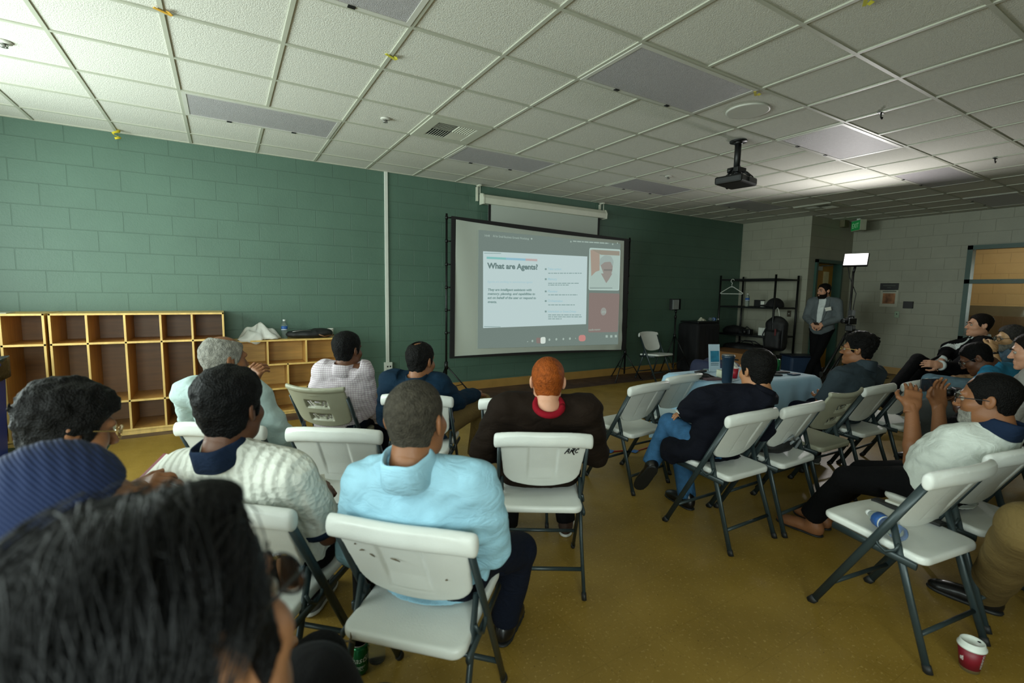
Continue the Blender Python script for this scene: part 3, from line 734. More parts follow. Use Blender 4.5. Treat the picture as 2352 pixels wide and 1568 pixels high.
# water bottles
M_pet = mat('clear pet', (225, 235, 232), .08, var=0, trans=.92); M_pet.node_tree.nodes['Principled BSDF'].inputs['IOR'].default_value = 1.2
M_blab = mat('blue label', (36, 84, 150), .45, var=.25, vscale=40); M_wlab = mat('white cap', (215, 218, 214), .45, var=0)
BOT = [(.001, 0), (.028, 0), (.032, .006), (.032, .05), (.0305, .055), (.032, .06), (.032, .075), (.0305, .08), (.032, .085), (.032, .14), (.029, .155), (.018, .178), (.0125, .186), (.0125, .195)]
def bottle(c, label, M=None, lab=(.09, .135), group='water bottles', parent=None, s=1, water=None):
    e = empty('water_bottle', c, 0, label, 'bottle', group)
    P = [(r*s, z*s) for r, z in BOT]
    m = MB(); m.lathe(P, n=20, M=M); m.build('bottle_body', M_pet, e)
    m = MB(); m.lathe([(.0145*s, .19*s), (.0145*s, .207*s), (.001, .208*s)], n=16, M=M); m.build('cap', M_wlab, e)
    m = MB(); m.lathe([(.0327*s, lab[0]*s), (.0327*s, lab[1]*s)], n=20, M=M); m.build('label', M_blab, e)
    m = MB(); m.lathe([(.0329*s, (lab[0]+.004)*s), (.0329*s, (lab[0]+.012)*s)], n=20, M=M); m.build('label_band', M_wlab, e)
    return e
q = on_y(654, 775, 6.08); bottle((q[0], 6.08, .862), 'clear water bottle with blue label standing on the low bookshelf', s=1.05)
# black bag on the shelf
v = Vol((-.3, -.17, -.01), (.3, .17, .16), .008)
v.ell((0, 0, .045), (.25, .12, .05), k=.01).ell((.12, .0, .06), (.13, .1, .05), k=.03).ell((-.14, .02, .045), (.12, .09, .04), k=.03)
X, Y, Z = v.all(); v.g += .006*vnoise(X, Y, Z, 22, 3); v.g[...] = np.maximum(v.g, np.broadcast_to(.003-Z, v.g.shape))
M_blk = mat('black nylon', (20, 21, 22), .55, var=.15, bump=.4, bscale=300); M_brown = mat('brown leather', (98, 60, 28), .5)
q = on_y(712, 770, 6.07)
bg = mesh_obj('black_bag', [v.mesh(2)], M_blk); bg.location = (q[0], 6.06, .862); tag(bg, 'black soft bag lying on the low bookshelf beside the bottle', 'bag')
m = MB(); m.tube([(.08, -.122, .045), (.14, -.128, .02), (.2, -.11, .03), (.26, -.05, .03)], .007, n=6, flat=(1, .4)); m.build('leather_strap', M_brown, bg)
m = MB(); m.tube([(-.2, -.08, .082), (-.1, -.07, .094), (0, -.08, .09)], .003, n=6); m.build('zipper', M_steel, bg)
M_pap = mat('paper cup white', (208, 208, 198), .6, var=.02)
q = on_y(759, 765, 6.12); m = MB(); m.lathe([(.001, 0), (.026, 0), (.037, .1), (.035, .1), (.025, .004), (.001, .004)], n=24); o = m.build('paper_cup', M_pap); o.location = (q[0], 6.12, .862); tag(o, 'plain white paper cup at the back of the low bookshelf', 'cup')
# recycling bin
e = empty('recycling_bin', (-1.72, 5.28, 0), 0, 'blue recycling bin with black liner at the left edge', 'bin')
M_bblue = mat('blue polypropylene', (16, 56, 150), .45, var=.05)
m = MB(); m.box((0, 0, .4), (.36, .3, .8), bev=.03)
for v_ in m.bm.verts:
    f = .84+.16*v_.co.z/.8; v_.co.x *= f; v_.co.y *= f
m.build('body', M_bblue, e)
m = MB(); m.box((0, 0, .8), (.39, .33, .03), bev=.01); m.build('rim', M_bblue, e)
M_liner = mat('black liner', (18, 26, 26), .3, bump=.8, bscale=25)
m = MB(); m.grid(lambda u, v: ((.2+.012*math.sin(31*u))*(1 if abs(math.cos(2*PI*u)) > .707 else abs(math.cos(2*PI*u))/.707)*math.copysign(1, math.cos(2*PI*u)), (.17+.01*math.sin(23*u))*(1 if abs(math.sin(2*PI*u)) > .707 else abs(math.sin(2*PI*u))/.707)*math.copysign(1, math.sin(2*PI*u)), .68+.165*v+.01*math.sin(17*u)), 64, 5, closed_u=True); m.build('liner', M_liner, e, smooth=True, solid=.002)
# =================================================================== SCREENS
e = empty('pull_down_screen', ((3.19+5.48)/2, 6.16, 0), 0, 'white pull-down projection screen case on the green wall', 'projection screen')
hx = (5.48-3.19)/2
M_case = mat('cream enamel', (206, 208, 190), .4, var=.03)
m = MB(); M4 = Matrix(((0, 0, 1, -hx), (1, 0, 0, 0), (0, 1, 0, 2.745), (0, 0, 0, 1)))
m.prism([(-.05, -.065), (.06, -.065), (.06, .06), (.02, .075), (-.03, .06), (-.06, .01)], M4, 2*hx); m.build('case', M_case, e, bevel=.004)
for s in (-1, 1):
    m = MB(); m.prism([(-.055, -.075), (.065, -.075), (.065, .07), (.02, .085), (-.035, .07), (-.066, .01)], Matrix(((0, 0, 1, s*hx-.012), (1, 0, 0, 0), (0, 1, 0, 2.745), (0, 0, 0, 1))), .024); m.build('end_cap', M_case, e, bevel=.003)
    m = MB(); m.b2((s*hx-.06, .06, 2.72), (s*hx-.03, .088, 2.93)); m.b2((s*hx-.06, -.03, 2.915), (s*hx-.03, .088, 2.935)); m.tube([(s*hx-.045, -.02, 2.92), (s*hx-.045, -.02, 2.80)], .006, n=6); m.build('bracket', M_case, e)
M_fab = mat('matte screen fabric', (184, 192, 182), .85, var=.015, vscale=1.2, spec=.1); M_bord = mat('black screen border', (14, 15, 16), .7, var=.05)
fx = 2.09/2
m = MB(); m.b2((-fx, .0, 1.2), (fx, .004, 2.7)); m.build('fabric', M_fab, e)
for s in (-1, 1): m = MB(); m.b2((s*fx-(.04 if s > 0 else 0), -.003, 1.2), (s*fx+(.04 if s < 0 else 0), .0005, 2.7)); m.build('fabric_border', M_bord, e)
m = MB(); m.b2((-fx-.02, -.012, 1.18), (fx+.02, .012, 1.21)); m.build('bottom_bar', M_case, e)
# fast-fold screen
A = np.array([2.517, 5.70]); B_ = np.array([5.687, 5.80]); ang = math.atan2(B_[1]-A[1], B_[0]-A[0]); W = float(np.linalg.norm(B_-A))
TILT = -.052/W
def SP(px, py, off=0):
    # pixel -> local screen coordinates (u along the screen, z up)
    d = ray(px, py); n = np.array([-math.sin(ang), math.cos(ang), 0]); a3 = np.array([A[0], A[1], 0]); t = ((a3-CPOS)@n)/(d@n); P = CPOS+d*t
    return float((P-a3)@np.array([math.cos(ang), math.sin(ang), 0])), float(P[2])
e = empty('tripod_screen', (A[0], A[1], 0), ang, 'large freestanding projection screen showing a slide with black border', 'projection screen')
cTL, cTR, cBL, cBR = SP(1037, 496), SP(1444, 549), SP(1033, 823), SP(1436, 804)
iTL, iTR, iBL, iBR = SP(1046, 504), SP(1433, 553), SP(1043, 818), SP(1427, 803)
def bil(u, v, q): # q = BL,BR,TL,TR
    b = np.array(q[0])*(1-u)+np.array(q[1])*u; t = np.array(q[2])*(1-u)+np.array(q[3])*u; return b*(1-v)+t*v
def sheet(u, v):
    p = bil(u, v, (iBL, iBR, iTL, iTR)); sag = -.02*math.sin(PI*u)*(v-.5)*2
    wr = .010*math.sin(26*u+5*v)*max(0, 1-u*6)+.009*math.sin(38*(u*1.2-v*.8))*max(0, (u-.82)*5)*max(0, .5-v)*2
    return (p[0], -.006+wr, p[1]+sag)
m = MB(); m.grid(sheet, 110, 40); fb = m.build('screen_fabric', M_fab, e, smooth=True)
m = MB()
def strip(p, q, r, s_):
    vs = [m.bm.verts.new((a[0], -.012, a[1])) for a in (p, q, s_, r)]; vb = [m.bm.verts.new((a[0], .012, a[1])) for a in (p, q, s_, r)]
    m.bm.faces.new(vs); m.bm.faces.new(vb[::-1])
    for k in range(4): m.bm.faces.new((vs[k], vs[(k+1) % 4], vb[(k+1) % 4], vb[k]))
def arc(p, q, sg, n=16): return [(p[0]+(q[0]-p[0])*i/n, p[1]+(q[1]-p[1])*i/n+sg*math.sin(PI*i/n)) for i in range(n+1)]
for o_, i_, sg in ((arc(cTL, cTR, 0), arc(iTL, iTR, -.022), 0), (arc(cBL, cBR, 0), arc(iBL, iBR, .022), 0), (arc(cBL, cTL, 0), arc(iBL, iTL, 0), 0), (arc(cBR, cTR, 0), arc(iBR, iTR, 0), 0)):
    for k in range(16): strip(o_[k], o_[k+1], i_[k], i_[k+1])
m.build('black_border', M_bord, e)
M_blkmet = mat('black aluminium', (16, 18, 18), .4, metal=.3, var=.1)
def tripod_legs(m_, x, y, hub, foots, r=.009):
    for fx_, fy_ in foots: m_.tube([(x, y, hub), (x+fx_, y+fy_, .012)], r, n=8)
for s, cT, cB in ((-1, cTL, cBL), (1, cTR, cBR)):
    x = (cT[0]+cB[0])/2+s*.045
    m = MB(); m.tube([(x, .03, .1), (x, .03, cT[1]+.03)], .014, n=10)
    for z in np.linspace(.9, cT[1]-.02, 6): m.tube([(x, .03, z), (x-s*.06, .005, z)], .009, n=6); m.tube([(x, .03, z-.02), (x, .03, z+.02)], .02, n=8)
    m.build('mast', M_blkmet, e)
    hub = .47
    for fx_, fy_ in ((.36 if s < 0 else .22, -.18), (-.28 if s < 0 else -.36, -.16), (.04, .33)):
        m = MB(); m.tube([(x, .03, hub), (x+fx_, .03+fy_, .012)], .009, n=8); m.tube([(x, .03, .17), (x+fx_*.55, .03+fy_*.55, .22)], .005, n=6); l = m.build('leg', M_blkmet, e)
        m = MB(); m.tube([(x+fx_*.98, .03+fy_*.98, .02), (x+fx_*1.03, .03+fy_*1.03, 0.0)], .014, n=8); m.build('foot_cap', M_cap, l)
    m = MB(); m.tube([(x, .03, hub-.05), (x, .03, hub+.05)], .024, n=10); m.build('hub', M_blkmet, e)
# projected picture: thin layers on the fabric
def emi(name, c, s): 
    m_ = mat(name, (6, 6, 6), .9, var=0, spec=.05, emit=c, estr=1.0); return m_
SE = 1.0
E_slide = emi('slide white', (184, 204, 203), .46*SE)
def quad_layer(name, corners, mt, off, parent, rnd=0):
    P = [SP(*c) for c in corners]; m_ = MB()
    if rnd:
        pts = []
        n_ = len(P)
        for i in range(n_):
            a, b, c = np.array(P[i-1]), np.array(P[i]), np.array(P[(i+1) % n_])
            da = (a-b)/np.linalg.norm(a-b); dc = (c-b)/np.linalg.norm(c-b)
            for t in np.linspace(0, 1, 5): pts.append(tuple((b+da*rnd*(1-t)**2+dc*rnd*t**2)))
        P = pts
    vs = [m_.bm.verts.new((p[0], off, p[1])) for p in P]; vb = [m_.bm.verts.new((p[0], off+.0015, p[1])) for p in P]
    m_.bm.faces.new(vs); m_.bm.faces.new(vb[::-1]); n_ = len(P)
    for k in range(n_): m_.bm.faces.new((vs[k], vs[(k+1) % n_], vb[(k+1) % n_], vb[k]))
    return m_.build(name, mt, parent)
O1 = -.020
bgq = quad_layer('projected_background', [(1098, 528), (1424, 560), (1418, 790), (1096, 800)], emi('projector black level', (112, 127, 120), .0), O1+.004, e)
sl = quad_layer('projected_slide', [(1108, 577), (1347, 589), (1344, 744), (1108, 753)], E_slide, O1, e)
for i, (a, b, c) in enumerate(((1116, 1160, (128, 186, 182)), (1160, 1205, (142, 184, 200)), (1205, 1232, (182, 168, 166)))):
    f = lambda x: (x-1116)/(1232-1116)*(5.5)
    quad_layer('colour_bar', [(a, 589.5+f(a)), (b, 589.5+f(b)), (b, 594.5+f(b)), (a, 594.5+f(a))], emi('bar %d' % i, c, .34*SE), O1-.002, sl)
E_txt = emi('slide text', (104, 126, 124), .14*SE); E_txt2 = emi('slide text soft', (124, 150, 147), .2*SE); E_lb = emi('slide light blue', (160, 194, 202), .3*SE); E_pk = emi('slide pink', (180, 172, 168), .3*SE)
E_wt = emi('overlay white', (158, 176, 166), .3*SE)
def stext(txt, x0, y0, x1, y1, h, mt, parent, bold=0, shear=0):
    a = SP(x0, y0); b = SP(x1, y1); size = (SP(x0, y0-h)[1]-a[1])/.70
    o_ = text_obj('lettering', txt, size, Matrix.Identity(4), mt, parent, bold=bold, shear=shear)
    wd = max(v_.co.x for v_ in o_.data.vertices); L_ = math.hypot(b[0]-a[0], b[1]-a[1])
    o_.data.transform(frame((a[0], O1-.0025, a[1]), (b[0]-a[0], 0, b[1]-a[1]), (0, 0, 1)) @ Matrix.Diagonal((L_/wd, 1, 1, 1)))
    return o_
stext('What are Agents?', 1118, 616, 1233, 619, 12.5, E_txt, sl, bold=.004)
stext('Agents are evolving to autonomous agents', 1117, 649, 1221, 650, 5.2, E_lb, sl, shear=.2)
for i, (t_, x1) in enumerate((('They are intelligent assistants with', 1219), ('memory, planning, and capabilities to', 1227), ('act on behalf of the user or respond to', 1229), ('events.', 1139))):
    stext(t_, 1118, 667.5+9.2*i, x1, 668+9.2*i, 5.2, E_txt2, sl, bold=.002, shear=.2)
for i, (t_, y, x1, mt_) in enumerate((('Take action', 620, 1287, E_lb), ('Memory', 643, 1277, E_lb), ('Planning', 671, 1278, E_lb), ('Orchestration', 693, 1290, E_lb), ('Interaction or Event-Driven', 717, 1321, E_lb))):
    stext(t_, 1256, y, x1, y+.5, 5.4, mt_, sl, bold=.001)
    quad_layer('bullet', [(1249.5, y-4), (1253.5, y-4), (1253.5, y), (1249.5, y)], E_txt2, O1-.002, sl)
for y, x1 in ((627.5, 1335), (650.5, 1327), (654.5, 1304), (677, 1324), (700, 1318), (723, 1332), (727.5, 1334), (732, 1288)):
    x = 1257; k = 0
    mm = MB()
    while x < x1:
        w_ = random.uniform(3, 11); xe = min(x+w_, x1); P = [SP(x, y-1), SP(xe, y-1), SP(xe, y+.7), SP(x, y+.7)]
        mm.bm.faces.new([mm.bm.verts.new((p_[0], O1-.0022, p_[1])) for p_ in P]); x = xe+1.3
    mm.build('small_print', E_txt2, sl)
for (x0, y0, x1) in ((1110, 581.5, 1149), (1110, 749.5, 1148)):
    mm = MB(); P = [SP(x0, y0-.8), SP(x1, y0), SP(x1, y0+1.2), SP(x0, y0+.5)]; mm.bm.faces.new([mm.bm.verts.new((p_[0], O1-.0022, p_[1])) for p_ in P]); mm.build('small_print', E_txt2, sl)
stext('14:44', 1110, 543.5, 1123, 544.5, 5.5, E_wt, bgq); stext('AI for Small Business Growth Workshop', 1130, 544.5, 1213, 551, 5.2, E_wt, bgq)
stext('Presenting', 1314, 556.5, 1396, 562, 4.0, E_wt, bgq) if False else None
mm = MB()
x = 1314
while x < 1396:
    xe = min(x+random.uniform(4, 12), 1396); yy = lambda X_: 554+(X_-1314)*.062
    mm.bm.faces.new([mm.bm.verts.new((p_[0], O1-.0022, p_[1])) for p_ in (SP(x, yy(x)-1.2), SP(xe, yy(xe)-1.2), SP(xe, yy(xe)+1.2), SP(x, yy(x)+1.2))]); x = xe+1.5
mm.build('small_print', E_wt, bgq)
def dot(px, py, r, mt_, parent, off=O1-.002):
    c = SP(px, py); rr = abs(SP(px, py-r)[1]-c[1]); m_ = MB(); vs = [m_.bm.verts.new((c[0]+rr*math.cos(2*PI*k/20), off, c[1]+rr*math.sin(2*PI*k/20))) for k in range(20)]
    m_.bm.faces.new(vs); return m_.build('icon', mt_, parent)
dot(1219, 548.5, 2.2, E_wt, bgq); dot(1405, 561, 2, E_wt, bgq); dot(1416, 558.5, 1.6, E_wt, bgq); dot(1309, 555, 2, E_wt, bgq)
# participant tiles
vt = quad_layer('video_tile', [(1352, 569), (1423, 573), (1420, 667), (1350, 666)], emi('tile rim', (176, 198, 190), .28*SE), O1, e, rnd=.03)
v2 = quad_layer('video_picture', [(1353, 571), (1422, 575), (1418.5, 665), (1351.5, 664)], emi('tile wall', (166, 186, 178), .22*SE), O1-.001, vt, rnd=.03)
quad_layer('video_shape', [(1354, 574), (1375, 577), (1375, 625), (1356, 634)], emi('tile orange', (160, 146, 132), .16*SE), O1-.002, v2)
quad_layer('video_shape', [(1356, 573), (1421, 577), (1421, 587), (1378, 585)], emi('tile ceiling', (146, 140, 126), .2*SE), O1-.0022, v2)
quad_layer('video_shape', [(1352, 662), (1354, 636), (1366, 624), (1384, 618), (1403, 620), (1417, 632), (1418, 664)], emi('tile shirt', (164, 184, 176), .25*SE), O1-.003, v2, rnd=.02)
quad_layer('video_shape', [(1378, 628), (1404, 628), (1396, 642), (1390, 650)], emi('tile skin', (144, 139, 132), .14*SE), O1-.0035, v2)
quad_layer('video_shape', [(1376, 606), (1378, 592), (1388, 586), (1400, 588), (1406, 598), (1404, 622), (1398, 636), (1386, 634)], emi('tile skin', (144, 139, 132), .14*SE), O1-.004, v2, rnd=.03)
quad_layer('video_shape', [(1374, 612), (1376, 594), (1386, 586), (1401, 588), (1407, 600), (1405, 612), (1400, 601), (1386, 602)], emi('tile hair', (152, 168, 162), .2*SE), O1-.0045, v2, rnd=.02)
quad_layer('video_shape', [(1384, 618), (1404, 618), (1403, 622), (1385, 622)], emi('tile shade', (124, 122, 116), .1*SE), O1-.005, v2)
quad_layer('video_shape', [(1352, 663), (1352, 659.5), (1404, 660), (1404, 662.5)], emi('tile name', (140, 158, 152), .2*SE), O1-.005, v2)
rt = quad_layer('audio_tile', [(1351, 672), (1421, 674), (1417, 762), (1349, 763)], emi('tile red', (132, 118, 112), .05*SE), O1, e, rnd=.03)
dot(1384, 715, 9, emi('tile disc', (146, 148, 142), .2*SE), rt)
stext('m', 1380, 719, 1389, 719, 7.5, E_wt, rt); stext('media mentor', 1350, 759, 1377, 758, 4.5, E_wt, rt)
# toolbar
for x, y, r in ((1210, 784, 1.2), (1221, 782.5, 2.6), (1260, 779.6, 2.8), (1276, 778.6, 2.8), (1292, 778, 2.6), (1307, 777.2, 2.8), (1320, 776.6, 1.2)): dot(x, y, r, E_wt, bgq, O1-.001)
for x, y in ((1391.5, 772), (1402, 772), (1412.5, 771.5)): quad_layer('icon', [(x-2.4, y-2.8), (x+2.4, y-2.8), (x+2.4, y+2.8), (x-2.4, y+2.8)], E_wt, O1-.001, bgq)
quad_layer('icon', [(1230, 775), (1240, 775), (1240, 788), (1230, 788)], emi('tile red', (132, 118, 112), .05*SE), O1-.001, bgq, rnd=.02)
quad_layer('icon', [(1239.5, 774), (1251, 773), (1251, 788), (1239.5, 789)], emi('button white', (206, 218, 208), .35*SE), O1-.002, bgq, rnd=.03)
quad_layer('icon', [(1327, 769), (1343, 768.5), (1343, 783), (1327, 783.5)], emi('button red', (190, 132, 126), .22*SE), O1-.002, bgq, rnd=.05)
# projector -----------------------------------------------------------------
e = empty('ceiling_projector', (4.37, 3.015, CEIL), 0, 'black projector hanging from the ceiling on a pole', 'projector')
M_proj = mat('black projector shell', (12, 13, 14), .45, var=.05)
m = MB(); m.lathe([(.001, 0), (.08, 0), (.08, -.012), (.001, -.012)], n=24); m.build('ceiling_plate', M_proj, e)
m = MB(); m.tube([(0, 0, 0), (0, 0, -.27)], .03, n=14); m.tube([(0, 0, 0), (0, 0, -.03)], .04, n=14); m.build('pole', M_proj, e)
m = MB(); m.box((0, 0, -.28), (.14, .12, .05), bev=.008)
for a in (.3, 1.9, 3.4, 5.1): m.tube([(.05*math.cos(a), .05*math.sin(a), -.29), (.13*math.cos(a), .13*math.sin(a), -.345)], .01, n=6)
m.tube([(0, 0, -.27), (0, 0, -.33)], .05, n=12); m.tube([(-.07, 0, -.27), (-.1, .02, -.3)], .014, n=8); m.tube([(.07, 0, -.27), (.09, .02, -.31)], .014, n=8); m.build('mount_bracket', M_proj, e)
m = MB(); rz = Matrix.Rotation(R(8), 3, 'Z'); m.box((0, 0, -.385), (.34, .27, .075), rot=rz, bev=.018); pb = m.build('projector_body', M_proj, e)
m = MB(); m.lathe([(.001, 0), (.035, 0), (.04, .02), (.001, .02)], c=(.07, .125, -.385), n=18, M=Matrix.Rotation(R(-90), 4, 'X')); m.build('projector_lens', mat('dark lens', (20, 24, 30), .08, var=0), pb)
m = MB()
for i in range(7): m.box((-.12+.02*i, -.137, -.385), (.008, .01, .04), rot=rz)
m.build('vent_slots', mat('vent dark', (30, 30, 30), .8, var=0), pb)
m = MB(); m.tube([(.03, 0, -.2), (.06, -.01, -.27), (.12, -.03, -.28), (.19, -.05, -.32), (.22, -.06, -.37), (.19, -.06, -.395), (.16, -.05, -.385)], .006, n=6); m.build('power_cable', M_cap, e)
# =================================================================== LIGHT STANDS, RACK, TABLE, SMALL THINGS
def stand(e, hub, h, foots, r=.012, name='column'):
    m = MB(); m.tube([(0, 0, .12), (0, 0, hub+.35)], r*1.35, n=10); m.tube([(0, 0, hub), (0, 0, h)], r, n=10); m.build(name, M_blkmet, e)
    m = MB(); m.tube([(0, 0, hub-.04), (0, 0, hub+.04)], r*2.1, n=10); m.tube([(0, 0, .12), (0, 0, .17)], r*1.9, n=10); m.tube([(0, 0, hub+.32), (0, 0, hub+.37)], r*2, n=10); m.build('collar', M_blkmet, e)
    for fx_, fy_ in foots:
        m = MB(); m.tube([(fx_*.03, fy_*.03, hub), (fx_, fy_, .012)], r*.75, n=8); m.tube([(0, 0, .145), (fx_*.55, fy_*.55, hub*.45+.01)], r*.5, n=6); l = m.build('leg', M_blkmet, e)
        m = MB(); m.tube([(fx_*.985, fy_*.985, .02), (fx_*1.03, fy_*1.03, 0)], r*1.3, n=8); m.build('foot_cap', M_cap, l)
# small unlit lamp by the cart
bx_ = 6.98; by_ = 5.85
e = empty('light_stand', (bx_, by_, 0), 0, 'unlit small square lamp on a black tripod stand beside the black cart', 'light stand')
stand(e, .70, 1.16, [(-.30, -.26), (.28, -.22), (.02, .3)])
rz = Matrix.Rotation(R(33), 3, 'Z')
# face towards the room (-y, slightly -x)
Mf = Matrix.Rotation(R(12), 3, 'Z')
m = MB(); m.box(Mf @ Vector((0, 0, 1.27))+Vector((-.09, -.03, 0)), (.24, .06, .2), rot=Mf, bev=.006); hd = m.build('lamp_housing', M_blkmet, e)
m = MB(); m.box(Mf @ Vector((0, -.034, 1.27))+Vector((-.09, -.03, 0)), (.21, .006, .17), rot=Mf); m.build('diffuser', mat('grey diffuser', (150, 158, 158), .6), hd)
m = MB(); m.box(Mf @ Vector((.16, .02, 1.275))+Vector((-.09, -.03, 0)), (.02, .14, .19), rot=Mf @ Matrix.Rotation(R(-18), 3, 'Z')); m.build('barn_door', M_blkmet, hd)
m = MB(); m.tube([(0, 0, 1.12), (0, 0, 1.17)], .02, n=8); m.tube([(0, 0, 1.16), (-.06, -.02, 1.2)], .014, n=8); m.build('swivel', M_blkmet, e)
# bright lamp
lx, ly = 7.36, 3.22
e = empty('light_stand', (lx, ly, 0), 0, 'lit white panel lamp on a tall stand throwing light on the ceiling', 'light stand')
stand(e, .75, 1.80, [(-.17, .31), (.1, .33), (.06, -.36)], r=.014)
PC = at_d(1966, 597, proj((lx, ly, 1.94))[2]); PC = np.array(PC)
tilt = R(24); nrm = Vector((-math.cos(tilt)*.93, -math.cos(tilt)*.25, math.sin(tilt))).normalized()
ax = Vector((0, 0, 1)).cross(nrm).normalized(); up = nrm.cross(ax)
MP = Matrix((ax, up, nrm)).transposed()
pl = Vector(PC)-Vector((lx, ly, 0))
m = MB(); m.box(pl, (.285, .19, .04), rot=MP, bev=.008); hd = m.build('lamp_housing', M_blkmet, e)
M_lit = mat('lit diffuser', (255, 255, 255), .5, var=0, emit=(255, 250, 244), estr=3)
m = MB(); m.box(pl+nrm*.022, (.262, .168, .006), rot=MP); m.build('lit_panel', M_lit, hd)
m = MB(); m.tube([(0, 0, 1.78), tuple(pl-nrm*.05-up*.04)], .016, n=8); m.tube([tuple(pl-nrm*.06-ax*.1), tuple(pl-nrm*.06+ax*.1)], .012, n=8); m.build('swivel', M_blkmet, e)
m = MB(); a = pl-nrm*.03+ax*(-.1); m.tube([tuple(a), tuple(a+Vector((.02, -.03, -.2))), (.06, -.03, 1.5), (.04, -.02, 1.3), (.07, -.02, 1.15), (.02, -.02, 1.05)], .005, n=6); m.build('power_cable', M_cap, e)
m = MB(); m.box((0, 0, 1.12), (.05, .05, .1)); m.tube([(0, -.02, 1.0), (.04, -.06, .93), (.09, -.09, .9)], .014, n=8); m.box((-.06, -.05, 1.22), (.09, .05, .11)); m.build('clamp', M_blkmet, e)
LAMP_N, LAMP_C, LAMP_M = nrm, Vector(PC), MP
# camera on tripod in front of it
tx, ty = 6.95, 3.02
e = empty('camera_tripod', (tx, ty, 0), 0, 'black tripod with a video camera in front of the lit lamp stand', 'tripod')
for fx_, fy_ in ((-.22, .38), (.35, .1), (-.1, -.36)):
    m = MB(); m.tube([(fx_*.1, fy_*.1, .95), (fx_*.6, fy_*.6, .4), (fx_, fy_, .015)], [.02, .016, .012], n=8); m.box((fx_*.6, fy_*.6, .42), (.045, .045, .06)); l = m.build('leg', M_blkmet, e)
    m = MB(); m.tube([(fx_, fy_, .03), (fx_*1.02, fy_*1.02, 0)], .018, n=8); m.build('foot_cap', M_cap, l)
m = MB(); m.tube([(0, 0, .6), (0, 0, 1.02)], .018, n=10); m.lathe([(.05, .93), (.06, .95), (.05, .99)], n=14); m.tube([(0, 0, .55), (.12, .1, .5)], .006, n=6); m.build('centre_column', M_blkmet, e)
m = MB(); m.box((0, 0, 1.05), (.09, .09, .08), bev=.01); m.tube([(0, 0, 1.05), (.1, -.14, 1.0), (.2, -.26, .93)], [.01, .01, .016], n=8); m.build('pan_head', M_blkmet, e)
tag(e, None)
e2 = empty('video_camera', (tx, ty, 1.09), R(75), 'black video camera mounted on the tripod by the lamp stand', 'camera')
m = MB(); m.box((0, 0, .05), (.07, .13, .08), bev=.01); m.build('body', M_proj, e2)
m = MB(); m.lathe([(.001, 0), (.026, 0), (.026, .05), (.03, .055), (.03, .075), (.001, .07)], c=(0, .065, .05), n=18, M=Matrix.Rotation(R(-90), 4, 'X')); m.build('lens_barrel', M_proj, e2)
m = MB(); m.tube([(0, -.05, .085), (0, -.04, .115), (0, .04, .115), (0, .05, .085)], .008, n=8); m.build('carry_handle', M_proj, e2)
# black cart / cabinet -------------------------------------------------------
e = empty('equipment_cart', (7.75, 5.93, 0), R(-2), 'tall black covered cart against the green wall right of the lamp stand', 'cart')
M_cloth = mat('black cloth', (13, 13, 15), .85, var=.2, bump=.3, bscale=200)
v = Vol((-.38, -.3, -.02), (.38, .32, .98), .012); v.rbox((0, 0, .46), (.31, .24, .46), rr=.05, k=0)
X, Y, Z = v.all(); a = np.arctan2(Y, X); v.g += (.006*np.sin(14*a+4*Z)*np.clip(.9-Z, 0, 1)).astype(np.float32); v.g[...] = np.maximum(v.g, np.broadcast_to(.0-Z, v.g.shape))
mesh_obj('cover', [v.mesh(2)], M_cloth, e)
m = MB(); m.box((0, 0, .94), (.56, .42, .03), bev=.008); m.build('top_board', M_proj, e)
q = (7.80, 5.88); bo = bottle((q[0]+.16, q[1], .955+.0334), 'blue-capped bottle lying on top of the black cart', M=Matrix.Rotation(R(90), 4, 'Y') @ Matrix.Rotation(R(20), 4, 'X'), group=None)
cloth_pile('paper_scrap', (7.72, 5.86, .956), .09, .06, .05, mat('paper white', (178, 178, 160), .7), 'crumpled pale paper on top of the black cart', 'paper', seed=4)
# wire rack -------------------------------------------------------------------
rx0, rx1, ry0, ry1 = 8.56, 9.30, 4.98, 6.10
e = empty('wire_rack', ((rx0+rx1)/2, (ry0+ry1)/2, 0), 0, 'black metal storage rack in the corner beside the beige wall', 'shelf rack')
ox, oy = (rx0+rx1)/2, (ry0+ry1)/2
RZ = (.30, .62, 1.02, 1.50)
for x in (rx0, rx1):
    for y in (ry0, ry1):
        m = MB(); m.tube([(x-ox, y-oy, .012), (x-ox, y-oy, 1.84)], .019, n=10); l = m.build('post', M_blkmet, e)
        m = MB(); m.tube([(x-ox, y-oy, 0), (x-ox, y-oy, .03)], .022, n=10); m.build('foot_cap', M_cap, l)
for z in (.30, .70, 1.24, 1.77):
    if z > 1.7:
        m = MB()
        for y in (ry0, ry1): m.b2((rx0-ox, y-oy-.01, z-.03), (rx1-ox, y-oy+.01, z))
        for x in (rx0, rx1): m.b2((x-ox-.01, ry0-oy, z-.03), (x-ox+.01, ry1-oy, z))
        m.build('top_rail', M_blkmet, e); continue
    m = MB(); m.b2((rx0-ox, ry0-oy, z-.03), (rx1-ox, ry1-oy, z-.002))
    for i in range(16): m.tube([(rx0-ox+.02, ry0-oy+.03+1.06*i/15, z), (rx1-ox-.02, ry0-oy+.03+1.06*i/15, z)], .003, n=5)
    m.build('shelf', M_blkmet, e)
def onrack(px, z, x=8.75): d = ray(px, 700); return d[1]*x/d[0]
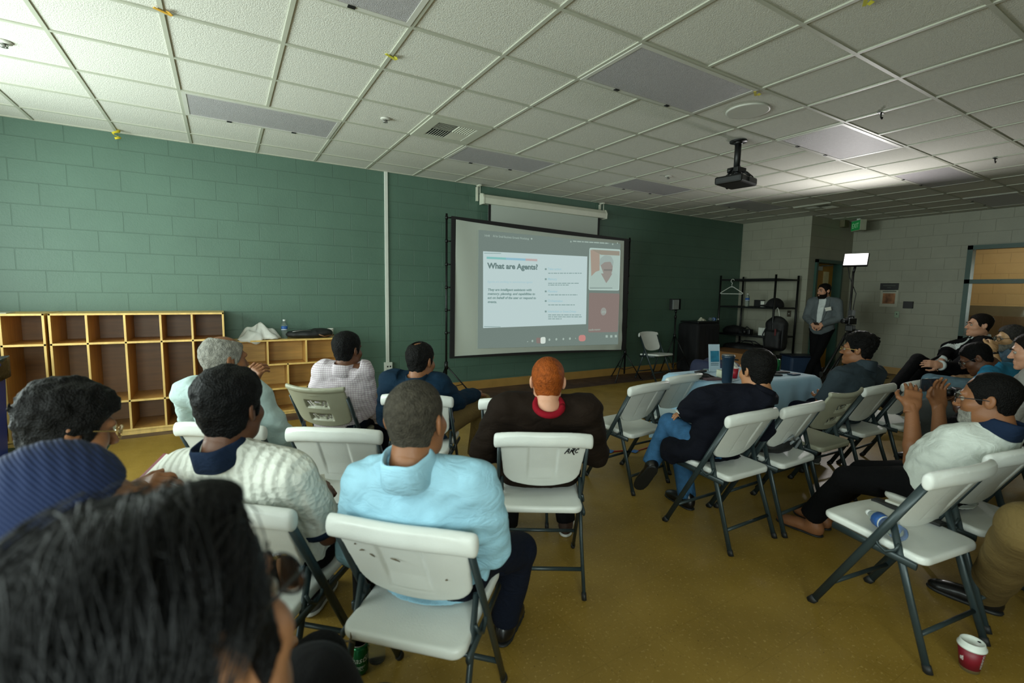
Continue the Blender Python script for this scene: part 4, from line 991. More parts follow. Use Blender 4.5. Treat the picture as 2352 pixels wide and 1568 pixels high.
# things on the rack
z = 1.243
bottle((8.72, onrack(1718, z), z), 'clear bottle on the upper shelf of the black rack', s=1.2)
y = onrack(1745, z); m = MB(); m.box((8.74, y, z+.065), (.16, .13, .13), bev=.006); o = m.build('cardboard_carton', M_proj); tag(o, 'small dark box on the upper rack shelf', 'box')
y = onrack(1756, z); m = MB(); m.box((8.72, y, z+.055), (.1, .07, .11), bev=.006); o = m.build('cardboard_carton', M_wht); tag(o, 'small pale box beside the dark box on the upper rack shelf', 'box')
v = Vol((-.16, -.16, -.01), (.16, .22, .16), .007); v.ell((0, 0, .02), (.11, .12, .11), k=0).ell((0, .13, .02), (.09, .1, .014), k=.02); X, Y, Z = v.all(); v.g[...] = np.maximum(v.g, np.broadcast_to(.001-Z, v.g.shape))
o = mesh_obj('baseball_cap', [v.mesh(2)], M_cloth); o.location = (8.78, onrack(1778, z), z); o.rotation_euler = (0, 0, R(40)); o.scale = (1.25, 1.25, 1.35); tag(o, 'black cap on the right end of the upper rack shelf', 'cap')
z = .703
v = Vol((-.3, -.25, -.01), (.3, .25, .2), .01); v.ell((0, 0, .05), (.2, .2, .1), k=0).ell((.12, -.05, .04), (.12, .15, .07), k=.03); X, Y, Z = v.all(); v.g += .012*vnoise(X, Y, Z, 12, 8); v.g[...] = np.maximum(v.g, np.broadcast_to(.001-Z, v.g.shape))
o = mesh_obj('folded_jacket', [v.mesh(2)], M_cloth); o.location = (8.85, onrack(1682, z), z); tag(o, 'dark heap of clothing at the left of the middle rack shelf', 'clothing')
y = onrack(1724, z); m = MB(); m.box((8.72, y, z+.05), (.12, .15, .1), bev=.012); m.lathe([(.001, 0), (.035, 0), (.035, .08), (.001, .08)], c=(8.66, y, z+.05), n=14, M=Matrix.Rotation(R(-90), 4, 'Y')); m.box((8.72, y+.12, z+.03), (.1, .1, .06), bev=.01); m.tube([(8.7, y-.07, z+.09), (8.68, y, z+.15), (8.7, y+.07, z+.09)], .01, n=6)
tag(m.build('camera', M_proj), 'black camera body on the middle shelf of the rack', 'camera')
for px, lb in ((1754, 'white carton on the middle rack shelf left of the post'), (1763, 'white carton on the middle rack shelf behind the post')):
    y = onrack(px, z); m = MB(); m.box((8.73, y, z+.075), (.08, .075, .15), bev=.008); tag(m.build('white_carton', M_wht), lb, 'carton')
v = Vol((-.5, -.3, -.01), (.5, .3, .3), .012); v.rbox((0, 0, .1), (.42, .22, .1), rr=.09, k=0); X, Y, Z = v.all(); v.g += .012*vnoise(X, Y, Z, 9, 5); v.g[...] = np.maximum(v.g, np.broadcast_to(.001-Z, v.g.shape))
o = mesh_obj('duffel_bag', [v.mesh(2)], M_blk); o.location = (8.83, 5.62, .303); o.rotation_euler = (0, 0, R(90)); tag(o, 'long black bag on the low shelf of the rack', 'bag')
m = MB(); 
for s in (-.1, .1): m.tube([(8.83+s, 5.4, .49), (8.83+s*.6, 5.5, .56), (8.83+s*.6, 5.72, .56), (8.83+s, 5.82, .49)], .01, n=6)
m.build('carry_strap', M_blk, None); hs = bpy.data.objects['carry_strap']; hs.parent = o; hs.matrix_parent_inverse = Matrix.LocRotScale(o.location, o.rotation_euler, None).inverted()
# hanger
hy = onrack(1679, 1.7, 8.54); e = empty('coat_hanger', (8.53, hy, 1.69), 0, 'white plastic coat hanger hanging from the top of the black rack', 'hanger')
m = MB(); m.tube([(0, -.235, -.19), (0, -.24, -.2), (0, -.225, -.21), (0, .225, -.21), (0, .24, -.2), (0, .235, -.19), (0, .12, -.125), (0, .03, -.075), (0, -.03, -.075), (0, -.12, -.125), (0, -.235, -.19)], .008, n=8); m.build('frame', M_wht, e)
m = MB(); m.tube([(0, 0, -.08), (0, 0, -.02), (0, -.012, .0)]+[(0, -.012+.035*math.sin(t)*1.0, .04-.035*math.cos(t)) for t in np.linspace(.3, 4.4, 10)], .0055, n=8); m.build('hook', M_wht, e)
# backpack on the rack's side
e = empty('backpack', (9.0, 4.86, .52), 0, 'black backpack hanging from the right end of the rack', 'backpack')
bpk = on_x(1783, 750, 8.7)
e.location = (8.66, bpk[1]-.03, .44)
v = Vol((-.22, -.27, -.02), (.22, .27, .8), .01)
v.rbox((0, 0, .3), (.11, .19, .29), rr=.1, k=0).rbox((-.1, 0, .22), (.06, .15, .17), rr=.055, k=.03).ell((0, 0, .55), (.09, .13, .1), k=.06)
X, Y, Z = v.all(); v.g += .006*vnoise(X, Y, Z, 16, 2)
mesh_obj('bag_body', [v.mesh(2)], M_blk, e)
m = MB(); m.tube([(0, -.05, .6), (-.01, -.02, .76), (-.01, 0, .8), (-.01, .03, .76), (0, .06, .6)], .007, n=6); m.build('hanging_loop', M_wht, e)
m = MB(); m.tube([(-.06, -.16, .5), (-.13, -.19, .3), (-.09, -.17, .08)], .016, n=6, flat=(1.4, .5)); m.tube([(-.06, .1, .56), (-.09, .2, .3), (-.06, .17, .06)], .016, n=6, flat=(1.4, .5)); m.build('shoulder_strap', mat('dark grey web', (56, 58, 60), .7), e)
m = MB(); m.b2((-.165, -.09, .3), (-.158, -.06, .42)); m.build('zip_pull', mat('dark red tab', (84, 20, 22), .6), e)
# cardboard boxes
M_card = mat('brown cardboard', (134, 92, 48), .8, var=.1)
e = empty('cardboard_box', (8.45, 5.55, 0), R(3), 'brown cardboard box on the floor under the rack', 'box')
# table with cloth -------------------------------------------------------------
TH = .74; ta = -.06; TL, TW = 1.2, .62
e.location = (8.2, 5.45, 0)
m = MB(); m.box((0, 0, .21), (.75, .9, .42), bev=.005); m.build('carton', M_card, e)
m = MB(); m.b2((-.377, -.04, .05), (-.374, .04, .36)); m.build('packing_tape', mat('tape tan', (164, 122, 66), .4), e)
m = MB(); m.box((-.378, -.25, .3), (.004, .1, .03)); m.build('hand_hole', M_dark, e)
tc_ = np.array([3.96, 2.55])
TT = empty('folding_table', (tc_[0], tc_[1], 0), ta, 'long table under a light blue cloth beside the man in navy', 'table')
m = MB(); m.box((0, 0, TH-.025), (TL, TW, .04), bev=.006); m.build('table_top', M_plast, TT)
for s in (-1, 1):
    m = MB()
    for t in (-1, 1): m.tube([(s*(TL/2-.15), t*(TW/2-.06), TH-.04), (s*(TL/2-.15), t*(TW/2-.06), .01)], .014, n=8)
    m.tube([(s*(TL/2-.15), -TW/2+.06, .12), (s*(TL/2-.15), TW/2-.06, .12)], .012, n=8); m.build('leg_frame', M_leg, TT)
M_tcl = mat('light blue cloth', (150, 186, 208), .75, var=.06, vscale=5, bump=.25, bscale=300, sheen=.2)
def tcloth(u, v):
    # u around perimeter, v 0 centre .. .5 edge .. 1 hem
    hl, hw = TL/2+.012, TW/2+.012; P = 2*(2*hl+2*hw); s = u*P
    segs = [(2*hl, (-hl, -hw), (1, 0)), (2*hw, (hl, -hw), (0, 1)), (2*hl, (hl, hw), (-1, 0)), (2*hw, (-hl, hw), (0, -1))]
    for L_, o_, d_ in segs:
        if s <= L_+1e-9: x = o_[0]+d_[0]*s; y = o_[1]+d_[1]*s; nx, ny = d_[1], -d_[0]; break
        s -= L_
    if v <= .5:
        f = v/.5; return (x*f, y*f, TH+.004)
    f = (v-.5)/.5; fold = .035*math.sin(u*2*PI*11)*f+.02*math.sin(u*2*PI*19+1)*f
    cx = abs(x)/hl; cy = abs(y)/hw; corner = max(0, min(cx, cy)-.8)*5
    out = .008+.03*f*(.4+.6*math.sin(u*2*PI*7)**2)+.6*fold+.10*corner*f*(1-f*.5)
    drop = (.58+.05*math.sin(u*2*PI*3))*f
    nx2, ny2 = (nx+x/hl*corner*.6, ny+y/hw*corner*.6)
    return (x+nx2*out, y+ny2*out, TH+.004-.006*(f > .02)-drop)
m = MB(); m.grid(tcloth, 160, 26, closed_u=True); tcl = m.build('tablecloth', M_tcl, smooth=True); tcl.location = (tc_[0], tc_[1], 0); tcl.rotation_euler = (0, 0, ta); tag(tcl, 'light blue cloth with navy lettering hanging over the table', 'tablecloth')
def ontab(px, py, h=0):
    q = on_z(px, py, TH+.006+h); d = q[:2]-tc_; u = np.array([math.cos(ta), math.sin(ta)]); v = np.array([-math.sin(ta), math.cos(ta)])
    a = min(max(d@u, -TL/2+.08), TL/2-.08); b = min(max(d@v, -TW/2+.06), TW/2-.06); q[:2] = tc_+u*a+v*b; return q
text_obj('lettering', 'CHW', .105, frame((TL/2-.33, -TW/2-.085, .36), (1, 0, 0), (0, .05, 1)), mat('navy print', (18, 34, 60), .7, var=0), tcl, bold=.004)
M_red2 = mat('red paper cup', (150, 14, 34), .5, var=.04)
def tabthing(mb, name, mt, lb, cat, px, py, h=0, rz=0):
    q = ontab(px, py); o = mb.build(name, mt); o.location = (q[0], q[1], TH+.006+h); o.rotation_euler = (0, 0, rz); return tag(o, lb, cat)
# tumbler
q = ontab(1643, 878); q = ontab(1645, 884)
e = empty('tumbler', (q[0], q[1], TH+.006), 0, 'dark navy insulated tumbler with steel rim on the table', 'tumbler')
m = MB(); m.lathe([(.001, 0), (.036, 0), (.038, .01), (.046, .2), (.05, .205), (.05, .222), (.047, .222), (.043, .2), (.001, .198)], n=32); m.build('body', mat('navy powder coat', (22, 44, 62), .35, var=.03), e)
m = MB(); m.lathe([(.0475, .222), (.049, .226), (.045, .23), (.04, .226), (.001, .224)], n=32); m.build('rim', M_steel, e)
# brochure stand
q = ontab(1634, 853); e = empty('leaflet_stand', (q[0]+.03, q[1], TH+.006), R(-20), 'upright leaflet with blue picture standing on the far side of the table', 'leaflet')
m = MB(); m.box((0, 0, .125), (.11, .006, .25), rot=Matrix.Rotation(R(-8), 3, 'X')); lf = m.build('leaflet_card', mat('leaflet white', (176, 196, 208), .5), e)
m = MB(); m.box((0, -.006, .14), (.085, .002, .1), rot=Matrix.Rotation(R(-8), 3, 'X')); m.build('picture', mat('leaflet blue', (40, 112, 140), .5, var=.3, vscale=20), lf)
m = MB()
for z in (.03, .045, .06, .075): m.box((0, -.012+.0, z), (.08, .002, .006))
m.build('text_lines', mat('leaflet print', (84, 110, 124), .6), lf)
m = MB(); m.box((0, .04, .005), (.11, .1, .008)); m.build('base', M_glass, e)
# paper items
m = MB(); m.box((0, 0, .03), (.13, .1, .06), bev=.004); o = tabthing(m, 'tissue_box', mat('cream box', (196, 200, 176), .6), 'cream box printed with a grey grid beside the tumbler', 'box', 1668, 866, rz=R(-25))
m = MB()
for i in range(5):
    for j in range(3): m.box((-.05+.025*i, -.0515, .015+.016*j), (.018, .002, .01))
m.build('printed_grid', mat('grid print', (120, 130, 112), .6), o)
cloth_pile('paper_napkin', tuple(ontab(1680, 866)+np.array([0, 0, .064])), .075, .05, .05, M_pap, 'folded white napkin on top of the cream printed box', 'napkin', seed=6)
m = MB(); m.lathe([(.001, 0), (.024, 0), (.033, .085), (.031, .085), (.023, .004), (.001, .004)], n=24); tabthing(m, 'red_cup', M_red2, 'small red cup on the table beside the seated man', 'cup', 1686, 868)
M_papr = mat('printed sheet', (150, 172, 184), .6, var=.25, vscale=60)
for px, py, a, lb in ((1668, 872, 10, 'printed sheet under the cream box'), (1610, 872, -30, 'printed sheet near the empty chair end of the table'), (1590, 862, 20, 'printed sheet at the far left end of the table')):
    m = MB(); m.box((0, 0, .001), (.2, .14, .002)); tabthing(m, 'printed_sheet', M_papr, lb, 'paper', px, py, rz=R(a))
cloth_pile('face_mask', tuple(ontab(1615, 868)), .1, .07, .03, M_cloth, 'crumpled dark cloth on the table left of the tumbler', 'cloth', seed=3)
for px, py, dx, dy, a, mt_, lb in ((1609, 855, .14, .05, 10, M_blk, 'slim black case at the far left of the table'), (1790, 856, .17, .075, -18, M_proj, 'black phone at the far right of the table'), (1775, 862, .14, .07, -30, M_proj, 'black phone near the shoulder of the man in navy'), (1823, 861, .1, .06, -10, mat('navy case', (20, 40, 60), .5), 'navy case hanging at the right end of the table'), (1635, 872, .16, .09, -20, mat('mauve cover', (92, 70, 76), .6), 'mauve notebook beside the tumbler')):
    m = MB(); m.box((0, 0, .008), (dx, dy, .014), bev=.004); tabthing(m, 'phone' if 'phone' in lb else 'case' if 'case' in lb else 'notebook', mt_, lb, 'phone' if 'phone' in lb else 'case' if 'case' in lb else 'notebook', px, py, rz=R(a))
q = ontab(1783, 853); m = MB(); m.lathe([(.001, 0), (.03, 0), (.031, .1), (.026, .118), (.001, .118)], n=24); o = m.build('green_can', mat('green can', (30, 96, 54), .3, metal=.4, var=.4, vscale=30)); o.location = (q[0], q[1], TH+.006); tag(o, 'green drink can on the table behind the seated man', 'can')
v = Vol((-.16, -.2, -.01), (.16, .2, .25), .01); v.rbox((0, 0, .11), (.11, .16, .11), rr=.03, k=0); X, Y, Z = v.all(); v.g += .01*vnoise(X, Y, Z, 12, 6)
q = ontab(1690, 848); o = mesh_obj('tote_bag', [v.mesh(2)], mat('navy tote', (20, 28, 58), .7, bump=.3)); o.location = (q[0]+.75, q[1]+.75, 0.0); tag(o, 'navy cloth bag on the floor beyond the table', 'bag')
o.scale = (1.5, 1.5, 3.1)
# blue bin by the beige wall
e = empty('storage_tote', (9.05, 4.72, 0), R(-30), 'dark blue plastic tote on the floor against the beige wall', 'bin')
m = MB(); m.box((0, 0, .18), (.5, .34, .36), bev=.04); m.build('body', mat('slate blue plastic', (40, 58, 82), .45), e)
m = MB(); m.box((0, 0, .37), (.54, .38, .03), bev=.012); m.build('lid', mat('dark navy plastic', (22, 30, 46), .4), e)
# floor cable with blue tape
M_rcab = mat('red cable', (140, 26, 22), .5, var=0)
pts = [on_z(px, py, .006) for px, py in ((1255, 905), (1300, 893), (1230, 960), (1380, 1030), (1402, 1036), (1430, 1034), (1458, 1036), (1500, 1024), (1560, 1008))]
pts = [on_z(px, py, .006) for px, py in ((1190, 912), (1240, 900), (1330, 940), (1378, 1026), (1402, 1036), (1430, 1035), (1458, 1036), (1500, 1024), (1600, 1003))]
def smooth_pts(P, n=6):
    P = [np.array(p) for p in P]; out = []
    for i in range(len(P)-1):
        p0, p1, p2, p3 = P[max(i-1, 0)], P[i], P[i+1], P[min(i+2, len(P)-1)]
        for t in np.linspace(0, 1, n, endpoint=False): out.append(.5*((2*p1)+(p2-p0)*t+(2*p0-5*p1+4*p2-p3)*t*t+(3*p1-p0-3*p2+p3)*t**3))
    out.append(P[-1]); return out
m = MB(); m.tube([tuple(p) for p in smooth_pts(pts)], .006, n=6); cb = m.build('floor_cable', M_rcab); tag(cb, 'red cable running across the floor under the empty chairs', 'cable')
for px, py in ((1402, 1036), (1458, 1036)):
    q = on_z(px, py, .009); m = MB(); m.box((q[0], q[1], .009), (.07, .05, .008), rot=Matrix.Rotation(R(25), 3, 'Z'), bev=.003); m.build('tape', mat('blue tape', (36, 92, 150), .6), cb)
# can, bottle, coffee cup on the floor
q = on_z(826, 1541, 0); e = empty('drink_can', (q[0], q[1], 0), R(0), 'opened green soda can with white script on the floor by a chair leg', 'can')
m = MB(); m.lathe([(.001, .003), (.024, .003), (.026, 0), (.033, .012), (.033, .104), (.027, .117)], n=36); bd = m.build('can_body', mat('green aluminium', (14, 92, 52), .22, metal=.55, var=.1, vscale=20), e)
m = MB(); m.lathe([(.027, .117), (.028, .12), (.0265, .121), (.024, .116), (.001, .116)], n=36); m.build('can_lid', M_steel, e)
m = MB(); m.lathe([(.001, .117), (.009, .1172)], c=(.008, .009, .0), n=14); m.build('opening', M_dark, e)
va = math.atan2(-q[1], -q[0])
def wrap_text(txt, size, z0, a0, r, mt_, parent, shear=.25, vert=False, bold=0):
    o_ = text_obj('lettering', txt, size, Matrix.Identity(4), mt_, None, shear=shear, bold=bold, align='CENTER')
    for v_ in o_.data.vertices:
        x, y = (v_.co.x, v_.co.y) if not vert else (v_.co.y, -v_.co.x)
        rr = (r(z0+y) if callable(r) else r)+.0004; a = a0+x/rr; v_.co = (rr*math.cos(a), rr*math.sin(a), z0+y)
    o_.parent = parent; return o_
M_wprint = mat('white print', (210, 214, 206), .5, var=0)
wrap_text('Shasta', .033, .058, va-.25, .0332, M_wprint, bd, shear=.35); wrap_text('Ginger', .018, .036, va-.12, .0332, M_wprint, bd, shear=.1); wrap_text('ALE', .008, .026, va+.25, .0332, M_wprint, bd, shear=0)
wrap_text('Shasta', .033, .058, va+1.6, .0332, M_wprint, bd, shear=.35)
m = MB(); m.lathe([(.0332, .088), (.0333, .096)], n=36); m.build('top_band', mat('red spot', (170, 60, 50), .4, var=0), bd) if False else m.bm.free()
q = on_z(866, 1515, 0); e = empty('water_bottle', (q[0], q[1], 0), 0, 'empty ribbed water bottle standing behind the green can', 'bottle', None)
m = MB(); m.lathe([(r, z) for r, z in BOT], n=20); m.build('bottle_body', M_pet, e)
q = on_z(2226, 1536, 0); e = empty('coffee_cup', (q[0], q[1], 0), 0, 'dark red paper coffee cup with white lid on the floor', 'cup')
va = math.atan2(-q[1], -q[0]); H = .098
rad = lambda z: .029+.0125*z/H
m = MB(); m.lathe([(.001, .004), (rad(0)-.002, .004), (rad(0), 0), (rad(H), H), (rad(H)-.003, H), (.001, H-.003)], n=40); bd = m.build('cup_body', mat('cup cream', (205, 200, 176), .6, var=.02), e)
m = MB(); m.lathe([(rad(.014)+.0007, .014), (rad(H)+.0007, H-.001)], n=40); m.build('sleeve_print', mat('maroon print', (112, 12, 30), .5, var=.03), bd)
m = MB(); m.lathe([(rad(H)+.002, H-.004), (rad(H)+.0035, H), (rad(H)+.0025, H+.006), (rad(H)-.001, H+.008), (rad(H)-.004, H+.022), (rad(H)-.007, H+.023), (rad(H)-.009, H+.015), (.001, H+.014)], n=40); ld = m.build('lid', mat('lid white', (206, 212, 204), .4, var=.02), e)
m = MB(); m.lathe([(.001, H+.0235), (.006, H+.0235)], c=((rad(H)-.014)*math.cos(va+2.4), (rad(H)-.014)*math.sin(va+2.4), -.0075), n=12); m.build('sip_hole', M_dark, ld)
rs = lambda z: rad(z)+.0009
wrap_text('DUNKIN\'', .0155, .055, va+.95, rs, M_wprint, bd, shear=0, vert=True, bold=.0004)
m = MB()
for st in ([(-.5, .3), (-.5, 1.3), (.5, 1.3), (.5, .3), (-.5, .3)], [(-.65, 1.3), (.65, 1.7)], [(.3, 1.6), (.5, 2.0)], [(-.15, .7), (.15, .7), (.15, 1.0), (-.15, 1.0), (-.15, .7)]):
    P = []
    for (x, y), (x2, y2) in zip(st, st[1:]): P += [(x+(x2-x)*t, y+(y2-y)*t) for t in (0, .5)]
    P.append(st[-1]); s_ = .011
    m.tube([((rs(.04+y*s_))*math.cos(va-.75+x*s_/.036), (rs(.04+y*s_))*math.sin(va-.75+x*s_/.036), .04+y*s_) for x, y in P], .0009, n=5)
m.build('cup_emblem', M_wprint, bd)
# bottle and folder on chair C16
p0 = on_z(1995, 1178, .478); p1 = on_z(2075, 1238, .472)
dr = Vector((p1[0]-p0[0], p1[1]-p0[1], 0)); dr.normalize()
Mb = Matrix((dr.cross(Vector((0, 0, 1))), -Vector((0, 0, 1)), -dr)).transposed().to_4x4()
e = bottle((p0[0]+dr.x*.205, p0[1]+dr.y*.205, .449+.034), 'crushed clear water bottle with blue label lying on the large empty chair', M=Mb, lab=(.085, .14), group=None)
w0 = loc2w('C16', (.155, .05, .455))
m = MB(); m.box((0, 0, .008), (.05, .28, .014), bev=.003); o = m.build('black_folder', M_blk); o.location = (w0[0], w0[1], .452); o.rotation_euler = (0, 0, R(-8)); tag(o, 'slim black folder along the far edge of the large empty chair seat', 'folder')
w0 = loc2w('C16', (.20, .02, .449)); m = MB(); m.box((0, 0, .006), (.035, .2, .012), bev=.003); o = m.build('white_notepad', M_pap); o.location = (w0[0]+.05, w0[1]+.02, .452); o.rotation_euler = (0, 0, R(-8))
tag(o, 'thin white pad beside the black folder on the empty chair', 'notepad'); o.location = loc2w('C16', (.168, .04, .468)); o.rotation_euler = (0, 0, R(-8))
# black bag on C12
v = Vol((-.2, -.2, -.01), (.2, .2, .2), .008); v.ell((0, 0, .055), (.14, .13, .065), k=0).ell((.06, .05, .07), (.08, .07, .07), k=.03); X, Y, Z = v.all(); v.g += .008*vnoise(X, Y, Z, 18, 9); v.g[...] = np.maximum(v.g, np.broadcast_to(.001-Z, v.g.shape))
w0 = loc2w('C12', (0, .0, .432)); o = mesh_obj('camera_bag', [v.mesh(2)], M_blk); o.location = w0; tag(o, 'black camera bag with straps on the chair behind the navy jacket', 'bag')
m = MB(); m.tube([(.02, -.11, .06), (.06, -.15, .12), (.09, -.15, .1), (.07, -.13, .04)], .009, n=6); m.tube([(-.03, -.1, .08), (0, -.15, .14), (.04, -.14, .1)], .008, n=6); m.build('carry_strap', mat('silver web', (120, 126, 128), .4), o)
# =================================================================== PEOPLE
def unit(v): v = np.asarray(v, float); return v/np.linalg.norm(v)
def hrot(yaw, pitch=0, roll=0):
    # yaw clockwise from +Y (degrees); columns right, forward, up
    y, p, r = R(yaw), R(pitch), R(roll)
    f = np.array([math.sin(y)*math.cos(p), math.cos(y)*math.cos(p), math.sin(p)])
    rt = np.array([math.cos(y), -math.sin(y), 0.]); up = np.cross(rt, f)
    rt2 = rt*math.cos(r)+up*math.sin(r); up2 = -rt*math.sin(r)+up*math.cos(r)
    return np.stack([rt2, f, up2], 1)
def skin(name, c): return mat(name, c, .5, var=.06, vscale=14, bump=.08, bscale=120, spec=.35)
def hairm(name, c, rough=.55, var=.35): return mat(name, c, rough, var=var, vscale=60, bump=.8, bscale=170, spec=.12)
def head_sdf(h, nb, opt):
    v = Vol((-.125, -.16, -.27), (.125, .16, .165), h)
    v.ell((0, -.012, .035), (.076, .097, .084), k=0).ell((0, .03, -.035), (.062, .066, .088), k=.03)
    v.ell((0, .05, -.088), (.042, .042, .036), k=.03)
    for s in (-1, 1):
        v.ell((s*.04, .05, -.03), (.032, .036, .03), k=.02)
        v.ell((s*.048, .012, -.075), (.02, .035, .028), k=.025)
    v.cap((-.034, .086, .022), (.034, .086, .022), .012, .012, k=.018)
    for s in (-1, 1): v.ell((s*.033, .106, -.001), (.02, .018, .013), k=.012, mode='s')
    v.cap((0, .092, .004), (0, .116, -.034), .0085, .012, k=.012)
    for s in (-1, 1): v.ell((s*.012, .105, -.038), (.009, .011, .008), k=.006)
    v.cap((-.019, .094, -.067), (.019, .094, -.067), .0065, .0065, k=.007).cap((-.016, .094, -.079), (.016, .094, -.079), .0075, .0075, k=.006)
    v.cap((-.02, .104, -.0728), (.02, .104, -.0728), .0035, .0035, k=.003, mode='s')
    v.ell((0, .083, -.108), (.022, .02, .018), k=.015)
    for s in (-1, 1):
        A = np.array([[1, .35*s, 0], [-.35*s, 1, .25], [0, -.25, 1]]); A = A/np.linalg.norm(A, axis=1)[:, None]
        v.ell((s*.079, -.012, -.004), (.009, .021, .033), A=A, k=.005)
        v.ell((s*.088, -.006, .002), (.007, .011, .018), A=A, k=.004, mode='s')
    nb = np.asarray(nb)
    v.cap((0, -.028, -.055), nb+np.array([0, 0, .0]), .053, .06, k=.03)
    if opt.get('fat'): v.ell((0, .045, -.1), (.05, .045, .035), k=.03)
    return v
HLY = [-.13, -.075, -.035, -.028, .012, .016, .036, .058, .078, .11]
HLZ = [-.085, -.08, -.045, .0, .012, -.025, -.01, .05, .07, .075]
def hair_mesh(hv, style, h):
    g = hv.g; X, Y, Z = hv.all(); X, Y, Z = np.broadcast_arrays(X, Y, Z)
    kind = style.get('kind', 'short'); top = style.get('top', .014); side = style.get('side', .007)
    hl = np.interp(Y, HLY, np.array(HLZ)+style.get('line', 0)).astype(np.float32)
    t = side+(top-side)*np.clip((Z-.03)/.06, 0, 1)
    n = style.get('noise', .003); ns = style.get('ns', 60)
    nz = vnoise(X, Y, Z, ns, style.get('seed', 1))+.5*vnoise(X, Y, Z, ns*2.1, 5)
    core = Vol(hv.lo, hv.lo+hv.h*(hv.n-1), hv.h); core.n = hv.n; core.g = np.full(hv.n, .2, np.float32)
    # smooth skull only (no ears or face) so hair drapes cleanly
    def ell(c, r):
        k0 = np.sqrt(((X-c[0])/r[0])**2+((Y-c[1])/r[1])**2+((Z-c[2])/r[2])**2)+1e-6
        k1 = np.sqrt(((X-c[0])/r[0]**2)**2+((Y-c[1])/r[1]**2)**2+((Z-c[2])/r[2]**2)**2)+1e-6
        return k0*(k0-1)/k1
    a = ell((0, -.012, .035), (.076, .097, .084)); b = ell((0, -.005, -.035), (.064, .075, .075)); kk = .03
    q = np.clip(.5+.5*(a-b)/kk, 0, 1); sk = a*(1-q)+b*q-kk*q*(1-q)
    sk = np.minimum(sk, ell((0, .03, -.035), (.064, .066, .088)))
    d = sk-t-n*nz
    edge = (hl-Z)*.8+style.get('enoise', .004)*nz
    if style.get('bald'):
        for c, r in style['bald']:
            edge = np.maximum(edge, -ell(c, r)+.5*style.get('enoise', .004)*nz)
    if style.get('part'):
        d = d+.006*np.exp(-((X-style['part'])/.006)**2)*np.clip((Z-.05)/.03, 0, 1)
    d = np.maximum(d, edge)
    if style.get('extra'):
        for c, r in style['extra']:
            e_ = ell(c, r)+n*nz; kk = .02; q = np.clip(.5+.5*(d-e_)/kk, 0, 1); d = d*(1-q)+e_*q-kk*q*(1-q)
    v = Vol(hv.lo, hv.lo+hv.h*(hv.n-1), hv.h); v.n = hv.n; v.g = np.minimum(d, v.BIG).astype(np.float32)
    return v.mesh(1)
def shell_mesh(hv, t, region):
    X, Y, Z = hv.all(); X, Y, Z = np.broadcast_arrays(X, Y, Z)
    v = Vol(hv.lo, hv.lo+hv.h*(hv.n-1), hv.h); v.n = hv.n
    v.g = np.minimum(np.maximum(hv.g-t-.0015*vnoise(X, Y, Z, 140, 4), region(X, Y, Z)), v.BIG).astype(np.float32)
    return v.mesh(1)
def beard_region(full=True):
    def f(X, Y, Z):
        up = np.interp(Y, [-.05, .02, .035, .07, .09, .12], [-.02, -.02, -.05, -.06, -.058, -.052])
        r = np.maximum(Z-up, .008-Y if full else .05-Y)
        r = np.maximum(r, -.135-Z)
        mouth = .012-np.sqrt((X*.55)**2+(Z+.073)**2)
        return np.maximum(r*.8, mouth)
    return f
def place(V, Hm, o): return V@Hm.T+o
def hand_mesh(wrist, dirv, back, side, curl=.5, spread=1.0, thumb=.6, h=.0038, point=None, s=1.0):
    # local: x towards little finger*side, y along the fingers, z out of the back of the hand
    y = unit(dirv); z = np.asarray(back, float); z = unit(z-y*(z@y)); x = np.cross(y, z)
    v = Vol((-.085, -.05, -.1), (.085, .2, .05), h)
    v.rbox((0, .045, 0), (.040, .047, .014), rr=.013, k=0).cap((-.012, -.04, 0), (-.014, .02, 0), .021, .022, k=.02).cap((.012, -.04, 0), (.014, .02, 0), .021, .021, k=.02)
    fx = np.array([-.031, -.0105, .0105, .030]); L = np.array([.070, .079, .073, .058]); rr = [.0092, .0095, .009, .008]
    fx = fx*side*-1
    for i in range(4):
        a = np.array([fx[i], .088-.004*abs(i-1.3), 0]); sp = (i-1.5)*.07*spread*-side*-1
        ang = .15; c = curl if not isinstance(curl, (list, tuple)) else curl[i]; seg = L[i]*np.array([.46, .31, .26]); r0 = rr[i]
        p = a
        for j in range(3):
            ang += c*(.9 if j == 0 else 1.0 if j == 1 else .7)
            d = np.array([math.sin(sp)*(-side)*-1*np.sign(fx[i]) if False else (fx[i]/.03)*.06*spread, math.cos(ang), -math.sin(ang)]); d = unit(d)
            q = p+d*seg[j]; v.cap(p, q, r0*(1-.07*j), r0*(1-.07*(j+1)), k=.004 if j else .008); p = q
    tx = -side*-1*-1
    b = np.array([fx[0]*1.0, .018, -.004]); d1 = unit((np.sign(fx[0])*.75, .6, -.25*thumb)); d2 = unit((np.sign(fx[0])*(.55-.9*thumb*.5), .8, -.5*thumb)); d3 = unit((np.sign(fx[0])*(.3-.7*thumb), .85, -.55*thumb))
    p1 = b+d1*.038; p2 = p1+d2*.032; p3 = p2+d3*.026
    v.cap(b, p1, .016, .0125, k=.012).cap(p1, p2, .0115, .0102, k=.004).cap(p2, p3, .0102, .0085, k=.004)
    V, Q = v.mesh(1)
    return (V*s)@np.stack([x, y, z], 1).T+np.asarray(wrist), Q
